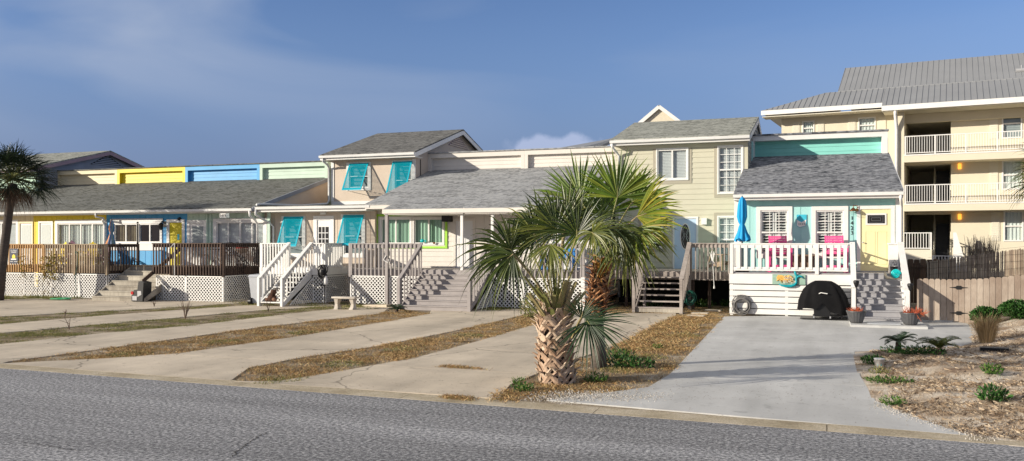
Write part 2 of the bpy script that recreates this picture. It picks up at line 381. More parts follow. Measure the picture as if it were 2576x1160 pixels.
WD_OR = wood('orange_deck_wood', (.36,.20,.08), (.55,.36,.18))
WD_TAN = wood('tan_deck_wood', (.22,.16,.11), (.46,.37,.26))
WD_DK = wood('dark_deck_wood', (.045,.032,.027), (.15,.10,.075))
WD_GREY = wood('weathered_wood', (.20,.17,.15), (.46,.41,.37))
WD_STEP = wood('weathered_step_wood', (.26,.23,.19), (.52,.48,.40), along=(8,1,1), sc=2)
WD_FENCE = wood('fence_wood', (.30,.23,.18), (.52,.44,.36), along=(5,5,1), sc=5)
WD_BRN = wood('brown_fence_wood', (.08,.045,.03), (.19,.11,.07))
SH_L = shingle('brown_grey_shingles', (.06,.06,.05), (.15,.155,.145), (.21,.215,.20), .5, .17)
SH_M = shingle('light_grey_shingles', (.15,.155,.16), (.32,.33,.34), (.42,.425,.42), .6, .19)
SH_U = shingle('dark_grey_shingles', (.05,.05,.048), (.16,.16,.155), (.23,.23,.22), .45, .18)
SH_B = shingle('green_grey_shingles', (.13,.135,.12), (.30,.31,.28), (.40,.41,.36), .4, .17)
SH_A = shingle('slate_shingles', (.045,.05,.06), (.17,.18,.20), (.36,.37,.39), .62, .19)
GLASS = glass_mat('window_glass'); GLASS_D = glass_mat('dark_window_glass', (.75,.78,.78), .06)
def ribbed(name, col, pitch=.4):
    m, t, b = newmat(name); l = t.links.new
    tc = N(t, 'ShaderNodeTexCoord'); n = N(t, 'ShaderNodeTexNoise'); n.inputs['Scale'].default_value = .7; n.inputs['Detail'].default_value = 4; l(tc.outputs['Object'], n.inputs['Vector'])
    mr = N(t, 'ShaderNodeMapRange'); mr.inputs['To Min'].default_value = .85; mr.inputs['To Max'].default_value = 1.12; l(n.outputs[0], mr.inputs[0])
    sc = N(t, 'ShaderNodeVectorMath', operation='SCALE'); sc.inputs[0].default_value = col; l(mr.outputs[0], sc.inputs['Scale']); l(sc.outputs[0], b.inputs['Base Color'])
    b.inputs['Roughness'].default_value = .45; b.inputs['Metallic'].default_value = .2
    return m
M['metalroof'] = ribbed('metal_roofing', (.29,.30,.31))
def glow_mat():
    m, t, b = newmat('lamp_glow'); b.inputs['Base Color'].default_value = (.9,.5,.1,1)
    b.inputs['Emission Color'].default_value = (1,.42,.05,1); b.inputs['Emission Strength'].default_value = 1.2
    return m
M['lampglow'] = glow_mat()
# ================================================================ builders
def wall(mb, x0, x1, z0, z1, Y, holes=(), style='flat', pitch=.2, th=.14):
    holes = [h for h in holes if h[1] > x0 and h[0] < x1 and h[3] > z0 and h[2] < z1]
    def inh(cx, cz): return any(h[0] < cx < h[1] and h[2] < cz < h[3] for h in holes)
    def cells(xs, zs, fn):
        for i in range(len(zs)-1):
            za, zb = zs[i], zs[i+1]
            if zb-za < 1e-5: continue
            run = None
            for j in range(len(xs)-1):
                if xs[j+1]-xs[j] < 1e-5: continue
                solid = not inh((xs[j]+xs[j+1])/2, (za+zb)/2)
                if solid and run is None: run = xs[j]
                if not solid and run is not None: fn(run, xs[j], za, zb); run = None
            if run is not None: fn(run, xs[-1], za, zb)
    clip = lambda v, a, b: min(max(v, a), b)
    xs = sorted({x0, x1} | {clip(h[k], x0, x1) for h in holes for k in (0, 1)})
    zs = sorted({z0, z1} | {clip(h[k], z0, z1) for h in holes for k in (2, 3)})
    if style == 'flat':
        cells(xs, zs, lambda a, b, c, d: mb.box(a, b, Y, Y+th, c, d)); return
    cells(xs, zs, lambda a, b, c, d: mb.box(a, b, Y+.014, Y+th, c, d))
    if style == 'lap':
        k0 = int(z0/pitch); rows = [k*pitch for k in range(k0, int(z1/pitch)+2) if z0 < k*pitch < z1]
        zz = sorted(set(zs) | set(rows))
        def fn(a, b, c, d):
            off = lambda z, base: .018*(1-(z-base)/pitch)
            base = math.floor((c+1e-6)/pitch)*pitch
            y0, y1 = Y-off(c, base), Y-off(d, base)
            mb.quad((a, y0, c), (b, y0, c), (b, y1, d), (a, y1, d))
            mb.quad((a, Y+.015, c), (b, Y+.015, c), (b, y0, c), (a, y0, c))
            mb.quad((b, y0, c), (b, Y+.014, c), (b, Y+.014, d), (b, y1, d)); mb.quad((a, Y+.014, c), (a, y0, c), (a, y1, d), (a, Y+.014, d))
        cells(xs, zz, fn)
    else:
        g = .009; gx = []
        k = math.ceil((x0+.05)/pitch)
        while k*pitch < x1-.05: gx.append(k*pitch); k += 1
        xx = sorted(set(xs) | {q+s*g for q in gx for s in (-1, 1)})
        for i in range(len(zs)-1):
            for j in range(len(xx)-1):
                cx, cz = (xx[j]+xx[j+1])/2, (zs[i]+zs[i+1])/2
                if xx[j+1]-xx[j] < 1e-5 or inh(cx, cz): continue
                y = Y
                if any(abs(cx-q) < g for q in gx): continue
                a, b, c, d = xx[j], xx[j+1], zs[i], zs[i+1]
                mb.quad((a, y, c), (b, y, c), (b, y, d), (a, y, d))
                mb.quad((b, y, c), (b, y+.014, c), (b, y+.014, d), (b, y, d)); mb.quad((a, y+.014, c), (a, y, c), (a, y, d), (a, y+.014, d))
def rect(px0, py0, px1, py1, Y):
    ym = (py0+py1)/2; xm = (px0+px1)/2
    return (WX(px0, Y), WX(px1, Y), WZ(xm, py1, Y), WZ(xm, py0, Y))
def window(par, r, Y, cols=1, rows=1, trim=.08, tm=None, fw=.045, grid=None, back='blind', bm=None, glass=None, fm=None, name='window', sill=False):
    x0, x1, z0, z1 = r; tm = tm or W_WHITE; fm = fm or W_WHITE
    f = MB()
    f.box(x0-trim, x1+trim, Y-.04, Y+.02, z1, z1+trim); f.box(x0-trim, x1+trim, Y-.04, Y+.02, z0-trim, z0)
    f.box(x0-trim, x0, Y-.038, Y+.02, z0, z1); f.box(x1, x1+trim, Y-.038, Y+.02, z0, z1)
    fr = f.build(name, tm, par)
    s = MB()
    s.box(x0, x1, Y-.01, Y+.06, z1-fw, z1); s.box(x0, x1, Y-.01, Y+.06, z0, z0+fw)
    s.box(x0, x0+fw, Y-.008, Y+.06, z0+fw, z1-fw); s.box(x1-fw, x1, Y-.008, Y+.06, z0+fw, z1-fw)
    for i in range(1, cols):
        q = x0+(x1-x0)*i/cols; s.box(q-fw*.6, q+fw*.6, Y-.006, Y+.06, z0+fw, z1-fw)
    for i in range(1, rows):
        q = z0+(z1-z0)*i/rows; s.box(x0+fw, x1-fw, Y-.012, Y+.06, q-fw*.6, q+fw*.6)
    if grid:
        for i in range(1, grid[0]):
            q = x0+(x1-x0)*i/grid[0]; s.box(q-.01, q+.01, Y+.012, Y+.03, z0+fw, z1-fw)
        for i in range(1, grid[1]):
            q = z0+(z1-z0)*i/grid[1]; s.box(x0+fw, x1-fw, Y+.010, Y+.028, q-.01, q+.01)
    s.build('sash', fm, fr)
    g = MB(); g.quad((x0, Y+.035, z0), (x1, Y+.035, z0), (x1, Y+.035, z1), (x0, Y+.035, z1)); g.build('pane', glass or GLASS, fr)
    if back == 'blind':
        b = MB(); n = max(4, int((z1-z0)/.055))
        for i in range(n):
            za = z0+(z1-z0)*i/n; zb = z0+(z1-z0)*(i+1.25)/n
            b.quad((x0, Y+.085, za), (x1, Y+.085, za), (x1, Y+.125, min(zb, z1)), (x0, Y+.125, min(zb, z1)))
        b.build('blind', bm or M['blind'], fr)
    elif back == 'drape':
        b = MB(); n = int((x1-x0)/.05)+2
        for i in range(n):
            a = x0+(x1-x0)*i/n; c = x0+(x1-x0)*(i+1)/n; ya = Y+.12+.025*math.sin(i*1.9); yc = Y+.12+.025*math.sin((i+1)*1.9)
            b.quad((a, ya, z0), (c, yc, z0), (c, yc, z1), (a, ya, z1))
        b.build('curtain', bm or M['drape'], fr)
    b = MB(); b.quad((x0-.2, Y+.5, z0-.2), (x1+.2, Y+.5, z0-.2), (x1+.2, Y+.5, z1+.2), (x0-.2, Y+.5, z1+.2)); b.build('room_darkness' if False else 'room_shade', M['darkroom'], fr)  # flat dark sheet, coloured for the unlit room behind the glass
    return fr
def door(par, r, Y, leaf, trim=.09, tm=None, panels=2, name='door', handle='left'):
    x0, x1, z0, z1 = r
    f = MB(); f.box(x0-trim, x1+trim, Y-.04, Y+.02, z1, z1+trim); f.box(x0-trim, x0, Y-.038, Y+.02, z0, z1); f.box(x1, x1+trim, Y-.038, Y+.02, z0, z1)
    d = MB(); d.box(x0, x1, Y-.005, Y+.05, z0, z1); do = d.build(name, leaf, par); f.build('door_frame', tm or W_WHITE, do)
    if panels:
        p = MB(); wd = (x1-x0); 
        for i in range(panels):
            a = x0+wd*(.14+i*(.76/panels)+.02); b = a+wd*(.70/panels)-.03
            t = .012
            lo, hi = z0+.22, z0+(z1-z0)*.64
            for bx in ((a, b, lo, lo+t), (a, b, hi-t, hi), (a, a+t, lo+t, hi-t), (b-t, b, lo+t, hi-t)):
                p.box(bx[0], bx[1], Y-.014, Y-.004, bx[2], bx[3])
        p.build('panel_moulding', leaf, do)
    h = MB(); hx = x0+.07 if handle == 'left' else x1-.07
    h.tube([(hx, Y-.005, z0+.93), (hx, Y-.06, z0+.93)], .012, 8); h.lathe((hx, Y-.075, z0+.93), [(.0, -.025), (.022, -.015), (.026, 0), (.022, .015), (0, .025)], 10)
    h.build('handle', M['ltmetal'], do, True)
    return do
def railing(par, a, b, zb, zt, sp=.13, bw=.038, m=None, top=(.14, .035), bot=True, posts=(), pw=.09, name='railing', apron=.14, pz=None, bm=None, deep=.038, lowfrac=None):
    """a, b = (x, y); zb, zt = (z at a, z at b)"""
    m = m or W_WHITE
    a = Vector((a[0], a[1], 0)); b = Vector((b[0], b[1], 0)); L_ = (b-a).length
    at = lambda t, z: a.lerp(b, t)+Vector((0, 0, z[0]+(z[1]-z[0])*t))
    r = MB()
    zc = (zt[0]-top[1]/2, zt[1]-top[1]/2)
    r.bar(at(0, zc), at(1, zc), top[0], top[1])
    if apron:
        zc = (zt[0]-top[1]-apron/2, zt[1]-top[1]-apron/2); r.bar(at(0, zc), at(1, zc), .035, apron-.004)
    if bot:
        zc = (zb[0]+.05, zb[1]+.05); r.bar(at(0, zc), at(1, zc), .04, .09)
    for t in posts:
        p = at(t, (0, 0)); z0 = (pz if pz is not None else zb[0]+(zb[1]-zb[0])*t-.15); z1 = zt[0]+(zt[1]-zt[0])*t-.002
        r.box(p.x-pw/2, p.x+pw/2, p.y-pw/2, p.y+pw/2, z0, z1)
    ro = r.build(name, m, par)
    n = max(1, int(round(L_/sp))); d = (b-a).normalized(); nr = Vector((d.y, -d.x, 0))
    for i in range(n):
        t = (i+.5)/n; q = at(t, (0, 0)); za = zb[0]+(zb[1]-zb[0])*t; zz = zt[0]+(zt[1]-zt[0])*t-top[1]-.004
        o = MB(); off = nr*(.038 if apron or bot else 0)
        c0 = q+off+Vector((0, 0, za)); c1 = q+off+Vector((0, 0, zz))
        w2 = d*bw/2; dp = nr*deep/2
        lean = d*random.uniform(-.004, .004)
        o.hexa([c0-w2-dp, c0+w2-dp, c0+w2+dp, c0-w2+dp], [c1-w2-dp+lean, c1+w2-dp+lean, c1+w2+dp+lean, c1-w2+dp+lean], random.uniform(-.25, .35))
        o.build('baluster', bm or m, ro)
    return ro
def lattice(par, poly, plane, m=None, pitch=.145, wd=.034, name='lattice_panel', frame=True, base=0.):
    """poly: (a, z) corners, convex; plane: ('y', Y) or ('x', X) or function (a, z, off) -> point"""
    m = m or W_WHITE
    if isinstance(plane, tuple):
        if plane[0] == 'y': f = lambda a, z, o: (a, plane[1]-o, z)
        else: f = lambda a, z, o: (plane[1]+o, a, z)
    else: f = plane
    r = MB()
    def clipseg(p, d):
        lo, hi = -1e9, 1e9; n = len(poly); cx = sum(q[0] for q in poly)/n; cz = sum(q[1] for q in poly)/n
        for i in range(n):
            q0, q1 = poly[i], poly[(i+1) % n]; nx, nz = -(q1[1]-q0[1]), (q1[0]-q0[0])
            if (cx-q0[0])*nx+(cz-q0[1])*nz < 0: nx, nz = -nx, -nz
            den = d[0]*nx+d[1]*nz; num = (q0[0]-p[0])*nx+(q0[1]-p[1])*nz
            if abs(den) < 1e-9:
                if num > 0: return None
            elif den > 0: lo = max(lo, num/den)
            else: hi = min(hi, num/den)
        return (lo, hi) if hi-lo > .03 else None
    amin = min(q[0] for q in poly); amax = max(q[0] for q in poly); zmin = min(q[1] for q in poly); zmax = max(q[1] for q in poly)
    for s, off in ((1, 0.), (-1, .009)):
        k = amin-(zmax-zmin)-.1
        while k < amax+(zmax-zmin)+.1:
            p = (k, zmin if s > 0 else zmin); d = (s*.7071, .7071)
            c = clipseg(p, d)
            if c:
                h = wd/2; e = min(h, .02); t0, t1 = c[0]+e*.5, c[1]-e*.5
                A = (p[0]+d[0]*t0, p[1]+d[1]*t0); B = (p[0]+d[0]*t1, p[1]+d[1]*t1); nx, nz = -d[1]*h, d[0]*h
                q = [(A[0]-nx, A[1]-nz), (B[0]-nx, B[1]-nz), (B[0]+nx, B[1]+nz), (A[0]+nx, A[1]+nz)]
                b_ = [f(u, v, off) for u, v in q]; t_ = [f(u, v, off+.007) for u, v in q]
                r.hexa(b_, t_)
            k += pitch
    if frame:
        n = len(poly)
        for i in range(n):
            A, B = poly[i], poly[(i+1) % n]
            if abs(A[1]-B[1]) < 1e-6 and A[1] < zmin+.001 and frame != 'all': continue
            r.bar(f(A[0], A[1], .02), f(B[0], B[1], .02), .045, .012, up=Vector(f(0, 0, 1))-Vector(f(0, 0, 0)))
    return r.build(name, m, par)
def stairs(par, x0, x1, yf, yt, ztop, n, tm, sm=None, closed=True, strg=True, name='stairs', nosing=.03, mid=False, st=.04, sd=.26):
    sm = sm or tm; r = MB(); run = (yt-yf)/(n-1); rise = ztop/n
    if strg:
        for x in ([x0-.005, x1+.005]+([(x0+x1)/2] if mid else [])):
            r = MB(); r.hexa([(x-st/2, yf+.02, -.03), (x+st/2, yf+.02, -.03), (x+st/2, yt, ztop-rise-sd-.02), (x-st/2, yt, ztop-rise-sd-.02)],
                   [(x-st/2, yf+.02, rise-.045), (x+st/2, yf+.02, rise-.045), (x+st/2, yt, ztop-.045), (x-st/2, yt, ztop-.045)]); r.build('stringer', sm, par)
    so_ = par
    for i in range(n):
        z = rise*(i+1)-(.005 if i == n-1 else 0); y = yf+run*i
        t = MB(); v = random.uniform(-.3, .3)
        if i < n-1:
            if closed and run > .2:
                t.box(x0+.02, x1-.02, y-nosing, y+run*.5-.004, z-.036, z, v); t.box(x0+.02, x1-.02, y+run*.5+.004, y+run+.01, z-.036, z, v+.1)
            else: t.box(x0+.02, x1-.02, y-nosing, y+run*.92, z-.038, z, v)
        if closed: t.box(x0+.022, x1-.022, y, y+.02, z-rise+.001, z-.037, v-.1)
        if t.v: t.build('tread', tm, so_)
    return so_
def pipe(par, pts, r=.045, m=None, name='downspout'):
    return MB().tube(pts, r, 8).build(name, m or W_GUT, par, True)
def leafmass(mb, c, rad, n, size, up=.5, low=None, aspect=2.2, vr=(0, 1)):
    for _ in range(n):
        while True:
            p = Vector([random.uniform(-1, 1) for _ in range(3)])
            if .25 < p.length < 1: break
        q = Vector((c[0]+p.x*rad[0], c[1]+p.y*rad[1], c[2]+p.z*rad[2]))
        if low is not None and q.z < low: q.z = low+random.random()*.03
        d = Vector((p.x+random.gauss(0, .5), p.y+random.gauss(0, .5), up+random.gauss(0, .5))).normalized()
        s = d.cross(Vector((random.gauss(0, 1), random.gauss(0, 1), random.gauss(0, 1)))).normalized()
        L_ = size*random.uniform(.6, 1.3); wd = L_/aspect/2
        mb.quad(q, q+d*L_*.5+s*wd, q+d*L_, q+d*L_*.5-s*wd, random.uniform(*vr))
def poly_px(pts, z=0.): return [G(x, y, z) for x, y in pts]
def inpoly(p, poly):
    c = False; n = len(poly); j = n-1
    for i in range(n):
        a, b = poly[i], poly[j]
        if (a[1] > p[1]) != (b[1] > p[1]) and p[0] < (b[0]-a[0])*(p[1]-a[1])/(b[1]-a[1])+a[0]: c = not c
        j = i
    return c
def edist(p, poly):
    m = 1e9; n = len(poly)
    for i in range(n):
        a = poly[i]; b = poly[(i+1) % n]; dx, dy = b[0]-a[0], b[1]-a[1]; l2 = dx*dx+dy*dy+1e-12
        t = max(0, min(1, ((p[0]-a[0])*dx+(p[1]-a[1])*dy)/l2)); m = min(m, math.hypot(p[0]-a[0]-dx*t, p[1]-a[1]-dy*t))
    return m

# ================================================================ ground
def road_mat():
    m, t, b = newmat('asphalt_aggregate'); l = t.links.new
    tc = N(t, 'ShaderNodeTexCoord')
    v = N(t, 'ShaderNodeTexNoise'); v.inputs['Scale'].default_value = 21; v.inputs['Detail'].default_value = 5; v.inputs['Roughness'].default_value = .85; l(tc.outputs['Object'], v.inputs['Vector'])
    cr = N(t, 'ShaderNodeValToRGB'); el = cr.color_ramp.elements
    while len(el) < 4: el.new(.5)
    for e_, p_, c_ in zip(el, (.36, .47, .55, .66), ((.035, .036, .04), (.17, .172, .18), (.36, .36, .365), (.70, .69, .68))):
        e_.position = p_; e_.color = (*c_, 1)
    l(v.outputs[0], cr.inputs[0])
    n = N(t, 'ShaderNodeTexNoise'); n.inputs['Scale'].default_value = .6; n.inputs['Detail'].default_value = 5
    mp = N(t, 'ShaderNodeMapping'); mp.inputs['Scale'].default_value = (.12, 1.6, 1); mp.inputs['Rotation'].default_value = (0, 0, R(2.2)); l(tc.outputs['Object'], mp.inputs[0]); l(mp.outputs[0], n.inputs['Vector'])
    mr = N(t, 'ShaderNodeMapRange'); mr.inputs['From Min'].default_value = .3; mr.inputs['From Max'].default_value = .7; mr.inputs['To Min'].default_value = .68; mr.inputs['To Max'].default_value = 1.3; l(n.outputs[0], mr.inputs[0])
    sc = N(t, 'ShaderNodeVectorMath', operation='SCALE'); l(cr.outputs[0], sc.inputs[0]); l(mr.outputs[0], sc.inputs['Scale'])
    l(sc.outputs[0], b.inputs['Base Color']); b.inputs['Roughness'].default_value = .85; b.inputs['Specular IOR Level'].default_value = .25
    bp = N(t, 'ShaderNodeBump'); bp.inputs['Strength'].default_value = .5; bp.inputs['Distance'].default_value = .012; l(v.outputs[0], bp.inputs['Height']); l(bp.outputs[0], b.inputs['Normal'])
    return m
def conc_mat(name, c, dark=.8, joints=True, cracks=True):
    m, t, b = newmat(name); l = t.links.new
    tc = N(t, 'ShaderNodeTexCoord')
    n = N(t, 'ShaderNodeTexNoise'); n.inputs['Scale'].default_value = .45; n.inputs['Detail'].default_value = 9; n.inputs['Roughness'].default_value = .6; l(tc.outputs['Object'], n.inputs['Vector'])
    mr = N(t, 'ShaderNodeMapRange'); mr.inputs['From Min'].default_value = .35; mr.inputs['From Max'].default_value = .65; mr.inputs['To Min'].default_value = dark; mr.inputs['To Max'].default_value = 1.1; l(n.outputs[0], mr.inputs[0])
    f = N(t, 'ShaderNodeTexNoise'); f.inputs['Scale'].default_value = 35; f.inputs['Detail'].default_value = 4; f.inputs['Roughness'].default_value = .8; l(tc.outputs['Object'], f.inputs['Vector'])
    mf = N(t, 'ShaderNodeMapRange'); mf.inputs['From Min'].default_value = .3; mf.inputs['From Max'].default_value = .7; mf.inputs['To Min'].default_value = .92; mf.inputs['To Max'].default_value = 1.06; l(f.outputs[0], mf.inputs[0])
    mm = N(t, 'ShaderNodeMath', operation='MULTIPLY'); l(mr.outputs[0], mm.inputs[0]); l(mf.outputs[0], mm.inputs[1])
    ty = N(t, 'ShaderNodeMapping'); ty.inputs['Scale'].default_value = (1.1, .10, 1); l(tc.outputs['Object'], ty.inputs[0])
    tn = N(t, 'ShaderNodeTexNoise'); tn.inputs['Scale'].default_value = 1.6; tn.inputs['Detail'].default_value = 4; l(ty.outputs[0], tn.inputs['Vector'])
    tr_ = N(t, 'ShaderNodeMapRange'); tr_.inputs['From Min'].default_value = .35; tr_.inputs['From Max'].default_value = .6; tr_.inputs['To Min'].default_value = .86; l(tn.outputs[0], tr_.inputs[0])
    sp_ = N(t, 'ShaderNodeTexNoise'); sp_.inputs['Scale'].default_value = 2.3; sp_.inputs['Detail'].default_value = 7; sp_.inputs['Roughness'].default_value = .7; l(tc.outputs['Object'], sp_.inputs['Vector'])
    sr = N(t, 'ShaderNodeMapRange'); sr.inputs['From Min'].default_value = .30; sr.inputs['From Max'].default_value = .42; sr.inputs['To Min'].default_value = .72; l(sp_.outputs[0], sr.inputs[0])
    ma = N(t, 'ShaderNodeMath', operation='MULTIPLY'); l(mm.outputs[0], ma.inputs[0]); l(tr_.outputs[0], ma.inputs[1])
    mb_ = N(t, 'ShaderNodeMath', operation='MULTIPLY'); l(ma.outputs[0], mb_.inputs[0]); l(sr.outputs[0], mb_.inputs[1])
    last = mb_
    if cracks:
        vo = N(t, 'ShaderNodeTexVoronoi', feature='DISTANCE_TO_EDGE'); vo.inputs['Scale'].default_value = .33
        ds = N(t, 'ShaderNodeTexNoise'); ds.inputs['Scale'].default_value = 1.7; ds.inputs['Detail'].default_value = 5; l(tc.outputs['Object'], ds.inputs['Vector'])
        mx = N(t, 'ShaderNodeMixRGB'); mx.inputs[0].default_value = .35; l(tc.outputs['Object'], mx.inputs[1]); l(ds.outputs['Color'], mx.inputs[2]); l(mx.outputs[0], vo.inputs['Vector'])
        cm = N(t, 'ShaderNodeMapRange'); cm.inputs['From Min'].default_value = .0015; cm.inputs['From Max'].default_value = .005; cm.inputs['To Min'].default_value = .5; l(vo.outputs[0], cm.inputs[0])
        m2 = N(t, 'ShaderNodeMath', operation='MULTIPLY'); l(last.outputs[0], m2.inputs[0]); l(cm.outputs[0], m2.inputs[1]); last = m2
    sc = N(t, 'ShaderNodeVectorMath', operation='SCALE'); sc.inputs[0].default_value = c; l(last.outputs[0], sc.inputs['Scale'])
    l(sc.outputs[0], b.inputs['Base Color']); b.inputs['Roughness'].default_value = .85; b.inputs['Specular IOR Level'].default_value = .25
    bp = N(t, 'ShaderNodeBump'); bp.inputs['Strength'].default_value = .25; bp.inputs['Distance'].default_value = .008; l(f.outputs[0], bp.inputs['Height']); l(bp.outputs[0], b.inputs['Normal'])
    return m
SOIL = ground_mat('sandy_soil', [(.3, (.11, .085, .05)), (.46, (.22, .17, .11)), (.60, (.36, .30, .22)), (.72, (.52, .46, .38))], 1.6, 30, .6, grain=.3, disp=.03)
SAND = ground_mat('dune_sand', [(.32, (.22, .15, .10)), (.45, (.42, .33, .24)), (.6, (.66, .59, .49)), (.75, (.72, .66, .56))], 1.3, 22, .8, grain=.22, disp=.05)
GUTM = ground_mat('gutter_concrete', [(.3, (.30, .25, .17)), (.5, (.42, .36, .26)), (.7, (.52, .46, .36))], 1.5, 45, .5, grain=.35, disp=.012)
CON_T = conc_mat('old_tan_concrete', (.60, .52, .41), .78)
CON_N = conc_mat('new_pale_concrete', (.54, .54, .525), .88, cracks=False)
ROADM = road_mat()
edgeY = lambda x: 11.42-.0386*x
g = MB(); g.quad((-400, -120, -.006), (300, -120, -.006), (300, 900, -.006), (-400, 900, -.006)); struct('ground', g, SOIL)
g = MB(); g.quad((-120, -12, .0), (60, -12, .0), (60, edgeY(60), .0), (-120, edgeY(-120), .0)); struct('road', g, ROADM)
g = MB()
x = -120.
while x < 40:
    x2 = x+3.0
    g.hexa([(x+.006, edgeY(x), -.1), (x2-.006, edgeY(x2), -.1), (x2-.006, edgeY(x2)+.42, -.1), (x+.006, edgeY(x)+.42, -.1)],
           [(x+.006, edgeY(x), .004), (x2-.006, edgeY(x2), .004), (x2-.006, edgeY(x2)+.42, .011), (x+.006, edgeY(x)+.42, .011)]); x = x2
struct('kerb_strip', g, GUTM)
# cracks in the road
def crack(pts, wd, z):
    mb = MB(); pr = None
    P_ = []
    for i in range(len(pts)-1):
        a = G(*pts[i]); b = G(*pts[i+1])
        for k in range(10):
            q = a.lerp(b, k/10); P_.append(q+Vector((random.gauss(0, .018), random.gauss(0, .012), 0)))
    for i in range(len(P_)-1):
        a, b = P_[i], P_[i+1]; d = (b-a).normalized(); n_ = Vector((-d.y, d.x, 0)); wa = wd*random.uniform(.5, 1.2); 
        mb.quad(a-n_*wa+Vector((0,0,z)), b-n_*wd*.8+Vector((0,0,z)), b+n_*wd*.8+Vector((0,0,z)), a+n_*wa+Vector((0,0,z)))
    struct('road_crack', mb, M['under'])
crack([(585, 1150), (600, 1133), (640, 1105), (672, 1087)], .007, .004)
crack([(60, 1113), (160, 1128), (210, 1136)], .006, .004)
def slab(name, pts, m, z, seamY=(), base=-.1):
    """concrete sheet cut into panels at the seams (world Y)"""
    poly = [(p.x, p.y) for p in (G(x, y) for x, y in pts)]
    def clipY(pl, y, keep_above):
        out_ = []; n = len(pl)
        for i in range(n):
            a, b = pl[i], pl[(i+1) % n]; ia = (a[1] >= y) == keep_above; ib = (b[1] >= y) == keep_above
            if ia: out_.append(a)
            if ia != ib:
                t = (y-a[1])/(b[1]-a[1]); out_.append((a[0]+(b[0]-a[0])*t, y))
        return out_
    mb = MB(); cuts = [-1e3]+list(seamY)+[1e3]
    for i in range(len(cuts)-1):
        pl = poly
        if cuts[i] > -1e3: pl = clipY(pl, cuts[i]+.008, True)
        if cuts[i+1] < 1e3: pl = clipY(pl, cuts[i+1]-.008, False)
        if len(pl) < 3: continue
        zz = z+random.uniform(-.001, .0005)
        area = sum(pl[k][0]*pl[(k+1) % len(pl)][1]-pl[(k+1) % len(pl)][0]*pl[k][1] for k in range(len(pl)))
        if area < 0: pl = pl[::-1]
        mb.hexa([(a, b, base) for a, b in pl], [(a, b, zz) for a, b in pl])
    struct(name, mb, m)
    return poly
def GY(x, y): return G(x, y).y
seams = (14.6, 17.6, 20.6, 23.6, 26.4)
slab('driveway', [(-700, 850), (0, 797), (350, 779), (645, 761), (720, 752), (0, 745), (-700, 755)], CON_T, .0125, seams)
slab('driveway', [(-900, 905), (0, 839), (650, 782), (850, 770), (760, 752), (645, 767), (250, 795), (0, 817), (-800, 868)], CON_T, .0125, seams)
slab('driveway', [(-900, 960), (-600, 925), (0, 917), (20, 911), (250, 880), (415, 857), (650, 825), (955, 790), (1000, 768), (860, 775), (480, 820), (250, 840), (0, 867), (-800, 930)], CON_T, .0125, seams)
slab('driveway', [(0, 916), (275, 902), (450, 890), (750, 847), (1000, 805), (1080, 790), (1090, 772), (1400, 772), (1345, 787), (1288, 800), (1150, 832), (950, 872), (750, 902), (625, 927), (580, 959), (300, 939)], CON_T, .0125, seams)
slab('driveway', [(590, 961), (700, 960), (875, 932), (1050, 900), (1200, 860), (1355, 814), (1400, 790), (1700, 788), (1700, 795), (1549, 869), (1450, 905), (1349, 942), (1283, 969), (1255, 1004)], CON_T, .0125, seams)
slab('driveway', [(1377, 1008), (1500, 993), (1632, 975), (1686, 942), (1740, 885), (1822, 797), (2140, 793), (2300, 793), (2470, 806), (2446, 864), (2413, 873), (2149, 886), (2165, 949), (2202, 1010), (2348, 1067), (2440, 1098)], CON_N, .0125, (15.2, 18.4, 21.6, 24.8))
